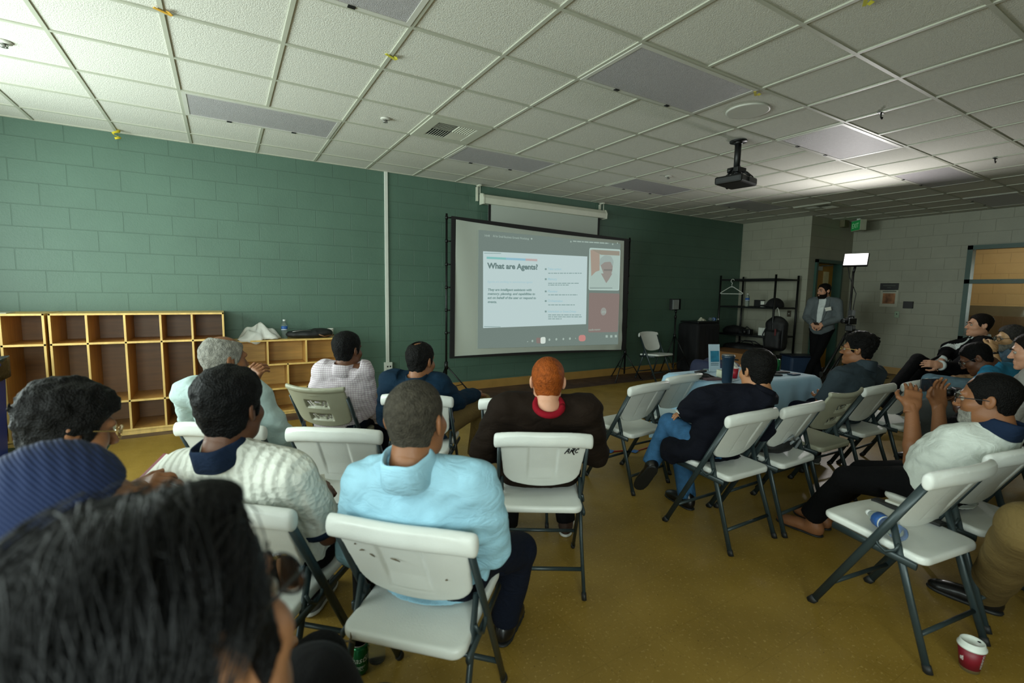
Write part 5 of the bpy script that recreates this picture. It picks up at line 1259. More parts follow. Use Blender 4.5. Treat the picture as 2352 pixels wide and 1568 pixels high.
def flatcap(v, a, b, ra, rb, k):
    # capsule whose far end b is cut off flat
    a = np.asarray(a, float); b = np.asarray(b, float); n = unit(b-a); tmp = Vol(v.lo, v.lo+v.h*(v.n-1), v.h) if False else None
    r = max(ra, rb); S, X = v.sl(np.minimum(a, b), np.maximum(a, b), r+k+3*v.h+.01)
    if S is None: return
    ab = b-a; t = np.clip(((X[0]-a[0])*ab[0]+(X[1]-a[1])*ab[1]+(X[2]-a[2])*ab[2])/(ab@ab), 0, 1)
    d = np.sqrt((X[0]-a[0]-t*ab[0])**2+(X[1]-a[1]-t*ab[1])**2+(X[2]-a[2]-t*ab[2])**2)-(ra+(rb-ra)*t)
    d = np.maximum(d, (X[0]-b[0])*n[0]+(X[1]-b[1])*n[1]+(X[2]-b[2])*n[2])
    v.op(S, d.astype(np.float32), k, 'u')
def torso(v, J, inf, b=1.0, belly=0):
    rt = unit(J['shR']-J['shL']); up = unit(J['neck']-J['pelvis']); fw = unit(np.cross(up, rt)); up2 = np.cross(rt, fw); A = np.stack([rt, fw, up2])
    pe, ch, nk = J['pelvis'], J['chest'], J['neck']; md = (pe+ch)/2
    Ap = np.stack([J['prt'], np.cross([0, 0, 1], J['prt']), [0, 0, 1]])
    v.ell(pe, (.160*b+inf, .125+inf, .125+inf), A=Ap, k=.03)
    v.ell(md+fw*(.02+belly*.5), (.146*b+inf, .112+inf+belly, .17), A=A, k=.06)
    v.ell(ch, (.160*b+inf, .112+inf, .175), A=A, k=.06)
    v.cap(J['shL']+rt*.03, J['shR']-rt*.03, .058+inf, .058+inf, k=.05)
    for s in ('shL', 'shR'): v.cap(nk-up2*.015, J[s]*.75+nk*.25, .048+inf*.6, .05+inf, k=.04)
    return A
def clear_chair(v, J):
    # cloth rests against the backrest and on the seat, never inside them
    if 'fw' not in J or J.get('seat', 1) == 0: return
    X, Y, Z = v.all(); o, rt, fw = J['o'], J['rt'], J['fw']
    lx = (X-o[0])*rt[0]+(Y-o[1])*rt[1]; ly = (X-o[0])*fw[0]+(Y-o[1])*fw[1]
    by = yline(Z)-(.05 if J.get('greyc') else .03)*(1-np.minimum((lx/.215)**2, 1.2))+.004
    m = np.where(Z > .70, .034, .020)
    d = np.maximum((by+m-ly)*.87, -BIGN); zone = np.maximum(np.maximum(np.abs(lx)-.245, .46-Z), Z-.815)
    v.g[...] = np.maximum(v.g, np.minimum(d, -zone*1.0).astype(np.float32))
    sz = .455-Z; zone = np.maximum(np.abs(lx)-.205, np.maximum(-.22-ly, ly-.235)); zone = np.maximum(zone, .36-Z)
    v.g[...] = np.maximum(v.g, np.minimum(sz, -zone).astype(np.float32))
BIGN = .05
def person(key, label, J, skinm, hair=None, top=None, bottom=None, shoes=None, extras=None, hands=('L', 'R'), res=1.0, face=False, base=None, headopt={}):
    base = np.array(base); root = empty('person', tuple(base), 0, label, 'person'); inv = Matrix.Translation(-Vector(base))
    def fix(o):
        o.parent = root; o.matrix_parent_inverse = inv; return o
    Hm, hc = J['Hm'], J['head']; b = J.get('b', 1.0); hs = J.get('hs', 1.0)
    parts = []
    nb = Hm.T@(J['neck']-hc)/hs
    hh = .0042*res if face or res > 1 else .0045
    hv = head_sdf(hh, nb, headopt); V, Q = hv.mesh(1); parts.append((place(V*hs, Hm, hc), Q))
    allp = np.array([J[k] for k in ('pelvis', 'chest', 'neck', 'shL', 'shR', 'elL', 'elR', 'wrL', 'wrR', 'knL', 'knR', 'anL', 'anR', 'hpL', 'hpR')])
    lo, hi = allp.min(0)-.2, allp.max(0)+.2
    v = Vol(lo, hi, .011)
    torso(v, J, -.012, b)
    v.cap(J['neck']+Hm@np.array([0, 0, .02]), J['neck'], .056, .06, k=.03)
    for s in 'LR':
        v.cap(J['sh'+s], J['el'+s], .046, .038, k=.03); v.cap(J['el'+s], J['wr'+s], .038, .026, k=.015)
        v.cap(J['hp'+s], J['kn'+s], .072, .05, k=.03); v.cap(J['kn'+s], J['an'+s], .046, .032, k=.02)
    clear_chair(v, J); parts.append(v.mesh(2))
    sl = top.get('sleeve', 1.0) if top else 1
    for s in 'LR':
        if sl < 1:   # bare forearms: finer
            a, c = J['el'+s], J['wr'+s]; m_ = Vol(np.minimum(np.minimum(a, c), J['sh'+s])-.07, np.maximum(np.maximum(a, c), J['sh'+s])+.07, .0065)
            mid = a+(c-a)*.3
            m_.cap(J['sh'+s], a, .047, .041, k=0).cap(a, mid, .040, .044, k=.02).cap(mid, c, .043, .027, k=.01); parts.append(m_.mesh(2))
        if s in hands:
            hd = J['hand'+s]; parts.append(hand_mesh(J['wr'+s], hd[0], hd[1], 1 if s == 'R' else -1, **hd[2]))
    fix(mesh_obj('body', parts, skinm))
    if hair:
        m_ = hair['mat']; V, Q = hair_mesh(hv, hair, hh); fix(mesh_obj('hair', [(place(V*hs, Hm, hc), Q)], m_))
        if hair.get('beard'):
            V, Q = shell_mesh(hv, hair['beard'], beard_region(hair.get('fullbeard', True))); fix(mesh_obj('beard', [(place(V*hs, Hm, hc), Q)], hair.get('bmat', m_)))
        if face:
            for s in (-1, 1):
                mb = MB(); P = [Vector(place(np.array([s*(.018+.028*t), .107-.018*t*t, .019+.006*math.sin(PI*t)]), Hm, hc)) for t in np.linspace(0, 1, 5)]
                mb.tube([tuple(p) for p in P], [.003, .0045, .0045, .0035, .002], n=6); fix(mb.build('eyebrow', hair.get('bmat', m_)))
    if face:
        for s in (-1, 1):
            mb = MB(); c = place(np.array([s*.033, .083, -.001]), Hm, hc); mb.lathe([(.0125*math.sin(t), -.0125*math.cos(t)) for t in np.linspace(.05, PI-.05, 10)], c=tuple(c), n=14, M=Matrix(Hm.tolist()).to_4x4() @ Matrix.Rotation(R(-90), 4, 'X')); ey = fix(mb.build('eye', mat('eye white', (150, 140, 128), .3, var=0)))
            mb = MB(); c2 = place(np.array([s*.033, .0865, -.001]), Hm, hc); mb.lathe([(.001, .0088), (.006, .0085), (.0065, .006)], c=tuple(c2), n=12, M=Matrix(Hm.tolist()).to_4x4() @ Matrix.Rotation(R(-90), 4, 'X')); o = mb.build('iris', mat('dark iris', (30, 20, 14), .2, var=0)); o.parent = ey
    # ---- top
    if top:
        inf = top.get('inf', .010); h = top.get('h', .0085)*res
        v = Vol(lo, hi, h); A = torso(v, J, inf, b*top.get('wide', 1.0), top.get('belly', 0))
        for s in 'LR':
            sh, el, wr = J['sh'+s], J['el'+s], J['wr'+s]; r0 = .056+inf; r1 = .047+inf
            if sl <= .6:
                e = sh+(el-sh)*(sl/.6); flatcap(v, sh, e, r0, r1+.008, .03)
            else:
                v.cap(sh, el, r0, r1, k=.03); e = el+(wr-el)*min(1, (sl-.6)/.4); flatcap(v, el, e, r1, .034+inf*.8, .012)
        for c, r in top.get('more', []): v.ell(J['pelvis']+J['prt']*c[0]+np.cross([0, 0, 1], J['prt'])*c[1]+np.array([0, 0, c[2]]), r, A=np.stack([J['prt'], np.cross([0, 0, 1], J['prt']), [0, 0, 1.]]), k=.05)
        X, Y, Z = v.all()
        fn = top.get('fold', .004)*1.4
        wq = vnoise(X, Y, Z, 5, key+9); v.g += (1.3*fn*vnoise(X*1.0, Y*1.0, Z*1.6, 9, key)+.8*fn*vnoise(X, Y, Z*1.5, 21, key+3)+.55*fn*np.sin((X+Y)*38+Z*75+wq*7)*np.clip(wq+.3, 0, 1)).astype(np.float32)
        # neck opening
        Hn = J['neck']+unit(J['neck']-J['chest'])*.035
        n_ = unit(unit(J['neck']-J['chest'])*.8+unit(hc-J['neck'])*.2+A[1]*-.15)
        S, XX = v.sl(J['neck']-.12, J['neck']+.14, 0); pn = (XX[0]-Hn[0])*n_[0]+(XX[1]-Hn[1])*n_[1]+(XX[2]-Hn[2])*n_[2]
        v.g[S] = np.maximum(v.g[S], np.where((XX[0]-Hn[0])**2+(XX[1]-Hn[1])**2+(XX[2]-Hn[2])**2 < .12**2, pn, -1).astype(np.float32))
        v.g[...] = np.maximum(v.g, np.broadcast_to(np.float32(top.get('zmin', .43))-Z, v.g.shape))
        clear_chair(v, J)
        if top.get('front'):
            w0, w1, z0, z1, fm, lw = top['front']; D = [sum((q_-c_)*a_ for q_, c_, a_ in zip((X, Y, Z), J['chest'], A[i])) for i in range(3)]
            f_ = np.clip((D[2]-z0)/(z1-z0), 0, 1); wd = w0+(w1-w0)*f_
            for nm, t_, x0_, x1_, mt_ in (('shirt_front', .005, 0*wd, wd, fm), ('lapel', .011, wd, wd+lw*np.clip(f_*1.5, .25, 1), top['mat'])):
                v2 = Vol(v.lo, v.lo+h*(v.n-1), h); v2.n = v.n; ax_ = np.abs(D[0])
                rg_ = np.maximum(np.maximum(ax_-x1_, x0_-ax_), np.maximum(np.maximum(z0-D[2], D[2]-z1), .03-D[1]))
                v2.g = np.minimum(np.maximum(v.g-t_, rg_), v.BIG).astype(np.float32); fix(mesh_obj(nm, [v2.mesh(1)], mt_))
        clear_chair(v, J)
        tp = fix(mesh_obj(top.get('name', 'shirt'), [v.mesh(2)], top['mat']))
        if top.get('cuffs') is not None:
            for s in 'LR':
                sh, el, wr = J['sh'+s], J['el'+s], J['wr'+s]
                if sl <= .6: e = sh+(el-sh)*(sl/.6); d = unit(el-sh); r = .047+inf+.010
                else: e = el+(wr-el)*min(1, (sl-.6)/.4); d = unit(wr-el); r = .034+inf*.8+.003
                mb = MB(); mb.tube([tuple(e-d*.022), tuple(e+d*.004)], r, n=24); fix(mb.build('cuff', top['cuffs']))
        if top.get('collar') is not None:
            ax = n_; cx = unit(A[0]-ax*(A[0]@ax)); cy = np.cross(ax, cx); o_ = J['neck']+unit(J['neck']-J['chest'])*.004
            hgt = top.get('chgt', .04)
            cyc = cy
            mb = MB(); N = 40; prof = [(.060, -.01), (.060, hgt), (.064, hgt+.004), (.070, hgt-.004), (.085, -.012), (.082, -.016), (.066, hgt*.6), (.066, -.01)]
            gap = top.get('gap', .25); ring = []
            for i in range(N):
                a = PI/2+gap+(2*PI-2*gap)*i/(N-1); ring.append([mb.bm.verts.new(tuple(o_+(cx*math.cos(a)*1.0+cyc*math.sin(a)*1.08)*(pr+.003*math.sin(5*a))+ax*(pz-.022*max(0, math.sin(a))+(.024*max(0, -math.sin(a)) if pz > 0 else 0)))) for pr, pz in prof])
            P_ = len(prof)
            for i in range(N-1):
                for j in range(P_): f = mb.bm.faces.new((ring[i][j], ring[i+1][j], ring[i+1][(j+1) % P_], ring[i][(j+1) % P_])); f.smooth = True
            mb.bm.faces.new(ring[0]); mb.bm.faces.new(ring[-1][::-1])
            fix(mb.build('collar', top['collar']))
        J['A'] = A
    # ---- bottom
    if bottom:
        inf = bottom.get('inf', .012); h = .010*res
        v = Vol(lo-.03, hi+.03, h); Ap = np.stack([J['prt'], np.cross([0, 0, 1], J['prt']), [0, 0, 1.]])
        v.ell(J['pelvis']-np.array([0, 0, .02]), (.170*b+inf*.5, .135+inf*.5, .115), A=Ap, k=0)
        for s in 'LR':
            v.cap(J['hp'+s], J['kn'+s], .080+inf, .056+inf, k=.03); e = J['kn'+s]+(J['an'+s]-J['kn'+s])*1.04; flatcap(v, J['kn'+s], e, .055+inf, .046+inf, .02)
        X, Y, Z = v.all(); v.g += (.005*vnoise(X, Y, Z*.6, 13, key+7)).astype(np.float32)
        if 'zmin' in bottom: v.g[...] = np.maximum(v.g, np.broadcast_to(np.float32(bottom['zmin'])-Z, v.g.shape)) if bottom['zmin'] is not None else v.g
        # flatten on the seat
        zs = J.get('seat', .455)
        if zs: 
            d = np.sqrt((X-J['pelvis'][0])**2+(Y-J['pelvis'][1])**2)
            v.g[...] = np.maximum(v.g, np.where(d < .2, zs-Z, -1).astype(np.float32))
        clear_chair(v, J)
        fix(mesh_obj('trousers', [v.mesh(2)], bottom['mat']))
    if shoes:
        for s in 'LR':
            an, to = J['an'+s], J['to'+s]; fl = J.get('flat'+s, True)
            d = to-an; d[2] = 0 if fl else d[2]; d = unit(d); upv = np.array([0, 0, 1.]) if fl else unit(unit(an-J['kn'+s])*-1-d*((unit(an-J['kn'+s])*-1)@d)); rt = np.cross(d, upv)
            o = np.array([an[0], an[1], 0.]) if fl else an-upv*.09
            A = np.stack([rt, d, upv]); v = Vol(o-.3, o+.3, .0075*res)
            P = lambda x, y, z: o+rt*x+d*y+upv*z
            v.ell(P(0, -.015, .045), (.036, .052, .05), A=A, k=0).ell(P(0, .07, .036), (.042, .09, .036), A=A, k=.03).ell(P(0, .15, .026), (.043, .062, .028), A=A, k=.03)
            v.cap(P(0, -.01, .06), P(0, -.005, .105), .042, .040, k=.02)
            S, XX = v.sl(o-.3, o+.3, 0); pz = sum((XX[i]-o[i])*upv[i] for i in range(3))
            v.g[...] = np.maximum(v.g, (.006-pz).astype(np.float32))
            sh_ = fix(mesh_obj('shoe', [v.mesh(2)], shoes['mat']))
            v = Vol(o-.3, o+.3, .0075*res); v.ell(P(0, -.01, .012), (.040, .058, .03), A=A, k=0).ell(P(0, .07, .012), (.044, .09, .03), A=A, k=.02).ell(P(0, .15, .012), (.045, .066, .03), A=A, k=.03)
            v.g[...] = np.maximum(v.g, np.maximum(.0-pz, pz-shoes.get('sole', .014)).astype(np.float32))
            o2 = mesh_obj('sole', [v.mesh(1)], shoes.get('smat', M_cap)); o2.parent = sh_; o2.matrix_parent_inverse = Matrix.Identity(4)
            if shoes.get('bare') : pass
    if extras: extras(root, fix, J, hv)
    return root
def seated(key, head, yaw, pitch=0, roll=0, b=1.0, tyaw=None, pel=(0, .05, .52), hs=1.0, **ov):
    x0, y0, t0 = CH[key]; c, s = math.cos(t0), math.sin(t0)
    rt = np.array([c, s, 0.]); fw = np.array([-s, c, 0.]); o = np.array([x0, y0, 0.])
    def W(p):
        if p[0] == 'P':     # pixel on the plane at local depth ly
            d = ray(p[1], p[2]); t = ((o-CPOS)@fw+p[3])/(d@fw); return CPOS+d*t
        if p[0] == 'D': return at_d(p[1], p[2], p[3])
        if p[0] == 'W': return np.array(p[1:], float)
        if p[0] == 'F': return on_z(p[1], p[2], p[3])
        return o+rt*p[0]+fw*p[1]+np.array([0, 0, p[2]])
    J = {'Hm': hrot(yaw, pitch, roll), 'b': b, 'hs': hs}
    J['head'] = W(head)
    J['pelvis'] = W(pel); J['prt'] = rt
    J['neck'] = W(ov['neck']) if 'neck' in ov else J['head']+J['Hm']@np.array([0, -.03, -.04])*hs+np.array([0, 0, -.085*hs])-fw*.012
    ty = R(tyaw) if tyaw is not None else -t0
    trt = np.array([math.cos(ty), -math.sin(ty), 0]); tfw = np.array([math.sin(ty), math.cos(ty), 0])
    sd = ov.get('shdrop', .058)
    for k, sg in (('L', -1), ('R', 1)):
        J['sh'+k] = W(ov['sh'+k]) if 'sh'+k in ov else J['neck']+trt*sg*.172*b+np.array([0, 0, -sd])
    J['chest'] = W(ov['chest']) if 'chest' in ov else J['pelvis']*.36+J['neck']*.64+tfw*.022+np.array([0, 0, -.03])
    for k, sg in (('L', -1), ('R', 1)):
        J['hp'+k] = J['pelvis']+rt*sg*.088+fw*.04+np.array([0, 0, -.005])
        J['kn'+k] = W(ov.get('kn'+k, (sg*.13, .42, .50)))
        J['an'+k] = W(ov.get('an'+k, (sg*.13, .40, .09)))
        J['to'+k] = W(ov['to'+k]) if 'to'+k in ov else np.array([J['an'+k][0], J['an'+k][1], .03])+fw*.16+rt*sg*.03
        J['el'+k] = W(ov['el'+k]) if 'el'+k in ov else J['sh'+k]+trt*sg*.06+tfw*.09+np.array([0, 0, -.255])
        J['wr'+k] = W(ov['wr'+k]) if 'wr'+k in ov else W((sg*.10, .26, .615))
        fd = unit(J['wr'+k]-J['el'+k]); hd = ov.get('hand'+k, {})
        J['hand'+k] = (W(hd['dir'])-J['wr'+k] if 'dir' in hd else fd*.8+fw*.2-rt*sg*.25, np.array(hd.get('back', (0, 0, 1)), float), {q: w for q, w in hd.items() if q not in ('dir', 'back')} or dict(curl=.4))
        if 'flat'+k in ov: J['flat'+k] = ov['flat'+k]
    J['o'], J['rt'], J['fw'], J['W'] = o, rt, fw, W
    return J
def glasses(fix, J, hv, m_frame, rx=.025, rz=.019, lens=True, y=.117, z=-.002):
    Hm, hc = J['Hm'], J['head']; hs = J.get('hs', 1)
    L2 = lambda p: tuple(place(np.array(p)*hs, Hm, hc))
    mb = MB()
    for s in (-1, 1):
        mb.tube([L2((s*.034+rx*math.cos(a), y-.010*((s*.034+rx*math.cos(a))/.06)**2, z+rz*math.sin(a)*(1 if math.sin(a) > 0 else 1.1))) for a in np.linspace(0, 2*PI, 21)], .0019, n=6)
        mb.tube([L2((s*.059, y-.010, z+.006)), L2((s*.074, y-.03, z+.008)), L2((s*.082, .02, z+.008)), L2((s*.081, -.015, z+.004)), L2((s*.078, -.035, z-.014))], .0022, n=6)
    mb.tube([L2((-.01, y, z+.004)), L2((0, y+.003, z+.008)), L2((.01, y, z+.004))], .0018, n=6)
    g = fix(mb.build('glasses', m_frame))
    if lens:
        mb = MB()
        for s in (-1, 1):
            P = [L2((s*.034+rx*.97*math.cos(a), y-.010*((s*.034+rx*math.cos(a))/.06)**2, z+rz*.97*math.sin(a))) for a in np.linspace(0, 2*PI, 20, endpoint=False)]
            mb.bm.faces.new([mb.bm.verts.new(p) for p in P])
        o = mb.build('lenses', M_glass); o.parent = g; o.matrix_parent_inverse = Matrix.Identity(4)
    return g
# ---- fabrics
def fabric(name, c, crease=.22, **k):
    if name in MATS: return MATS[name]
    m_ = mat(name, c, k.pop('rough', .85), var=k.pop('var', .1), vscale=k.pop('vscale', 9), bump=k.pop('bump', .35), bscale=k.pop('bscale', 420), sheen=k.pop('sheen', 0), spec=k.pop('spec', .15), **k)
    nt, bb, L = nodes(m_); tc = nt.nodes.new('ShaderNodeTexCoord'); mp = nt.nodes.new('ShaderNodeMapping'); mp.inputs['Scale'].default_value = (1, 1, 1.7); L(tc.outputs['Object'], mp.inputs[0])
    n = nt.nodes.new('ShaderNodeTexNoise'); n.inputs['Scale'].default_value = 9; n.inputs['Detail'].default_value = 2; n.inputs['Distortion'].default_value = 1.6; L(mp.outputs[0], n.inputs['Vector'])
    r_ = nt.nodes.new('ShaderNodeMath'); r_.operation = 'ABSOLUTE'; s_ = nt.nodes.new('ShaderNodeMath'); s_.operation = 'SUBTRACT'; s_.inputs[1].default_value = .5; L(n.outputs['Fac'], s_.inputs[0]); L(s_.outputs[0], r_.inputs[0])
    bp = nt.nodes.new('ShaderNodeBump'); bp.inputs['Strength'].default_value = crease; bp.inputs['Distance'].default_value = .06; L(r_.outputs[0], bp.inputs['Height'])
    old = [l.from_socket for l in nt.links if l.to_socket == bb.inputs['Normal']]
    if old: L(bp.outputs[0], old[0].node.inputs['Normal'])
    else: L(bp.outputs[0], bb.inputs['Normal'])
    return m_
def check_fabric(name, c, c2, sc):
    m_ = fabric(name, c); nt, bb, L = nodes(m_); src = [l.from_socket for l in nt.links if l.to_socket == bb.inputs['Base Color']][0]
    tc = nt.nodes.new('ShaderNodeTexCoord'); mp = nt.nodes.new('ShaderNodeMapping'); mp.inputs['Rotation'].default_value = (0, 0, R(43)); L(tc.outputs['Object'], mp.inputs[0])
    last = src
    for d, w in (('X', .35), ('Z', .5)):
        wv = nt.nodes.new('ShaderNodeTexWave'); wv.bands_direction = d; wv.inputs['Scale'].default_value = sc; L(mp.outputs[0], wv.inputs['Vector'])
        r = nt.nodes.new('ShaderNodeValToRGB'); r.color_ramp.elements[0].position = .1; r.color_ramp.elements[1].position = .3; r.color_ramp.elements[0].color = (w, w, w, 1); r.color_ramp.elements[1].color = (0, 0, 0, 1); L(wv.outputs['Fac'], r.inputs[0])
        mx = nt.nodes.new('ShaderNodeMix'); mx.data_type = 'RGBA'; L(r.outputs[0], mx.inputs[0]); L(last, mx.inputs[6]); mx.inputs[7].default_value = (*srgb(c2), 1); last = mx.outputs[2]
    L(last, bb.inputs['Base Color']); return m_
def knit_fabric(name, c, rot):
    m_ = fabric(name, c, bump=0, var=.04); nt, bb, L = nodes(m_)
    tc = nt.nodes.new('ShaderNodeTexCoord'); mp = nt.nodes.new('ShaderNodeMapping'); mp.inputs['Rotation'].default_value = (0, 0, R(rot)); L(tc.outputs['Object'], mp.inputs[0])
    w1 = nt.nodes.new('ShaderNodeTexWave'); w1.bands_direction = 'X'; w1.inputs['Scale'].default_value = 9; w1.inputs['Distortion'].default_value = .7; w1.inputs['Detail Scale'].default_value = 4; L(mp.outputs[0], w1.inputs['Vector'])
    w2 = nt.nodes.new('ShaderNodeTexVoronoi'); w2.inputs['Scale'].default_value = 60; L(mp.outputs[0], w2.inputs['Vector'])
    a = nt.nodes.new('ShaderNodeMath'); a.operation = 'MULTIPLY_ADD'; a.inputs[1].default_value = .7; L(w2.outputs['Distance'], a.inputs[0]); L(w1.outputs['Fac'], a.inputs[2])
    bp = nt.nodes.new('ShaderNodeBump'); bp.inputs['Strength'].default_value = .55; bp.inputs['Distance'].default_value = .012; L(a.outputs[0], bp.inputs['Height']); L(bp.outputs[0], bb.inputs['Normal'])
    return m_
S_dark = skin('dark brown skin', (92, 58, 38)); S_brown = skin('brown skin', (128, 84, 54)); S_tan = skin('tan skin', (160, 112, 78)); S_fair = skin('fair skin', (190, 140, 112)); S_pale = skin('light skin', (186, 146, 104))
H_black = hairm('black hair', (8, 8, 8)); H_black2 = hairm('soft black hair', (11, 10, 9)); H_grey = hairm('grey hair', (128, 126, 118)); H_red = hairm('auburn hair', (134, 66, 22)); H_buzz = hairm('buzzed hair', (58, 54, 46), .8); H_dkb = hairm('dark brown hair', (20, 15, 12)); H_sp = hairm('pepper hair', (52, 50, 48))
F_navy = fabric('navy cotton', (22, 36, 58)); F_black = fabric('black trouser cloth', (9, 9, 11)); F_dnavy = fabric('dark navy cloth', (12, 18, 32)); F_white = fabric('white shirt cotton', (206, 214, 212)); F_khaki = fabric('khaki twill', (122, 102, 62)); F_jean = fabric('blue denim', (52, 92, 128), var=.2, vscale=20); F_teal = fabric('teal navy wool', (15, 38, 56)); F_lblue = fabric('light blue oxford', (152, 194, 212), fold=1) if False else fabric('light blue oxford', (152, 196, 214)); F_brown = fabric('dark brown wool', (27, 18, 11)); F_red = fabric('crimson cotton', (128, 12, 28)); F_grey = fabric('slate polo knit', (48, 58, 64)); F_wpolo = fabric('white jersey', (206, 212, 204)); F_gblazer = fabric('grey blazer wool', (96, 104, 106)); F_suit = fabric('black suiting', (9, 9, 11)); F_bright = fabric('bright blue tee', (50, 132, 172)); F_steel = fabric('steel blue shirt', (70, 96, 112)); F_ltgrey = fabric('light grey knit', (150, 148, 142)); F_gtr = fabric('grey trouser cloth', (92, 96, 96)); F_ljean = fabric('pale denim', (110, 140, 156), var=.2); F_check = check_fabric('pink checked shirting', (206, 198, 202), (138, 112, 132), 22); F_knit = knit_fabric('white cable knit', (214, 216, 206), 43); F_pattern = mat('paisley cotton', (90, 116, 134), .8, var=.55, vscale=55); F_mint = fabric('pale mint shirt', (176, 196, 194)); F_dgrey = fabric('charcoal cloth', (24, 24, 26))
M_bshoe = mat('black leather', (14, 14, 15), .28, var=.1); M_brshoe = mat('brown suede', (50, 30, 18), .8, bump=.2); M_gshoe = mat('grey sneaker', (90, 96, 100), .7); M_wsole = mat('white rubber', (196, 198, 192), .6, var=.03); M_goldf = mat('gold wire', (190, 160, 100), .25, metal=.9, var=0); M_blkf = mat('black acetate', (14, 14, 16), .25, var=0)
SH_B = dict(mat=M_bshoe)
PB = {}
def P(key, chairkey, label, J, *a, **k):
    x, y, _ = CH[chairkey] if chairkey else (J['o'][0], J['o'][1], 0)
    PB[key] = person(len(PB)+1, label, J, *a, base=(J['o'][0], J['o'][1], 0), **k); return PB[key]
# light blue shirt, shaved head
J = seated('C1', ('P', 955, 966, -.13), 46, 3, b=1.12, shL=('P', 838, 1108, -.10), shR=('P', 1098, 1112, -.08), elR=('P', 1128, 1258, .03), elL=('P', 815, 1262, .06), knR=('P', 1192, 1262, .38), anR=('F', 1160, 1418, .09), toR=('F', 1196, 1368, .03), wrR=(.06, .28, .62), knL=(-.12, .40, .52))
P('p8', 'C1', 'man with a shaved head in a light blue shirt seated in the front centre', J, S_brown, dict(mat=H_buzz, top=.0035, side=.003, noise=.0008, enoise=.003, line=-.022), dict(mat=F_lblue, sleeve=.62, collar=F_lblue, cuffs=F_lblue, h=.007, fold=.0055, inf=.014, chgt=.052), dict(mat=F_dnavy), SH_B)
# cable-knit polo
J = seated('C3', ('P', 530, 938, -.12), 36, 2, b=1.1, shL=('P', 420, 1085, -.09), shR=('P', 672, 1090, -.09), elR=('P', 752, 1222, .05), wrR=('P', 744, 1128, .26), elL=('P', 395, 1210, .1), handR=dict(back=(.5, -.4, .6), curl=.8))
P('p4', 'C3', 'man with thick black hair in a white cable-knit polo with navy collar', J, S_dark, dict(mat=H_black, top=.026, side=.013, noise=.004, ns=45, enoise=.003, line=-.006), dict(mat=F_knit, sleeve=.5, collar=F_navy, cuffs=F_navy, h=.007, fold=.004, inf=.016, chgt=.034), dict(mat=F_black), dict(mat=M_gshoe, smat=M_wsole, sole=.022))
# brown jacket, red hair
J = seated('C2', ('P', 1258, 876, -.10), 34, -2, b=1.16, pel=(0, .10, .52), chest=(0, .02, .77), shL=('P', 1158, 940, -.09), shR=('P', 1348, 945, -.09), elL=('P', 1110, 1035, .04), elR=('P', 1365, 1040, .04), wrL=(-.12, .22, .60), wrR=(.12, .22, .60), anR=('F', 1300, 1190, .09), anL=('F', 1166, 1200, .09), hs=.97)
P('p9', 'C2', 'man with cropped red hair and brown jacket on the chair lettered ARC', J, S_fair, dict(mat=H_red, top=.007, side=.005, noise=.0012, enoise=.003, line=-.012), dict(name='jacket', mat=F_brown, sleeve=1.0, inf=.024, wide=1.06, fold=.006, zmin=.405, more=[((0, -.07, -.03), (.19, .09, .085))]), dict(mat=F_black), dict(mat=M_brshoe, smat=M_wsole, sole=.018), extras=lambda r, fix, J, hv: fix((lambda mb: mb.tube([tuple(J['neck']+unit(J['neck']-J['chest'])*.034+J['A'][0]*.064*math.cos(a)+J['A'][1]*.064*math.sin(a)) for a in np.linspace(0, 2*PI, 25)], .016, n=8).build('shirt_collar', F_red))(MB())))
# white shirt, balding grey
J = seated('C5', ('P', 515, 826, -.05), 62, -2, b=1.12, shL=('P', 428, 902, -.08), shR=('P', 588, 905, -.04), elR=('P', 648, 1000, .06), wrR=('P', 694, 1014, .24), elL=('P', 446, 970, .10), wrL=('P', 578, 880, .26), handL=dict(dir=('P', 600, 830, .26), back=(-.6, -.6, .3), curl=.7))
P('p5', 'C5', 'older man with a grey fringe and bald crown in a white shirt', J, S_brown, dict(mat=H_grey, top=.010, side=.010, noise=.0025, enoise=.006, bald=[((0, .02, .125), (.062, .085, .055))]), dict(mat=F_mint, sleeve=.92, collar=F_mint, cuffs=F_mint, fold=.005, inf=.014), dict(mat=F_black), SH_B)
# checked shirt
J = seated('C6', ('P', 798, 804, .0), 52, 0, b=1.15, shL=('P', 742, 852, -.05), shR=('P', 836, 852, 0), elL=('P', 722, 920, .06), elR=('P', 845, 938, .1), wrR=('P', 872, 962, .3), pel=(0, .05, .52))
P('p6', 'C6', 'man in a pink checked shirt on the grey chair by the bookshelf', J, S_dark, dict(mat=H_black, top=.016, side=.009, noise=.002, line=-.004), dict(mat=F_check, sleeve=.95, collar=F_check, cuffs=F_check, fold=.004, inf=.014, zmin=.40), dict(mat=F_dnavy), SH_B)
# navy blazer
J = seated('C7', ('P', 966, 829, -.05), 56, -3, b=1.08, shL=('P', 896, 878, -.08), shR=('P', 1010, 884, -.04), elR=('P', 1048, 920, .10), wrR=('P', 1090, 904, .34), knR=('P', 1108, 925, .45), anR=('P', 1092, 1040, .40), knL=(-.12, .40, .52), handR=dict(back=(0, -.2, 1), curl=.35), elL=('P', 888, 960, .0))
P('p7', 'C7', 'man in a navy blazer and khaki trousers sitting left of the screen', J, S_brown, dict(mat=H_black2, top=.012, side=.008, noise=.003, bald=[((.0, -.045, .118), (.026, .034, .03))]), dict(name='blazer', mat=F_teal, sleeve=1.0, collar=F_teal, inf=.02, fold=.005, gap=.5, zmin=.41), dict(mat=F_khaki, inf=.016), SH_B)
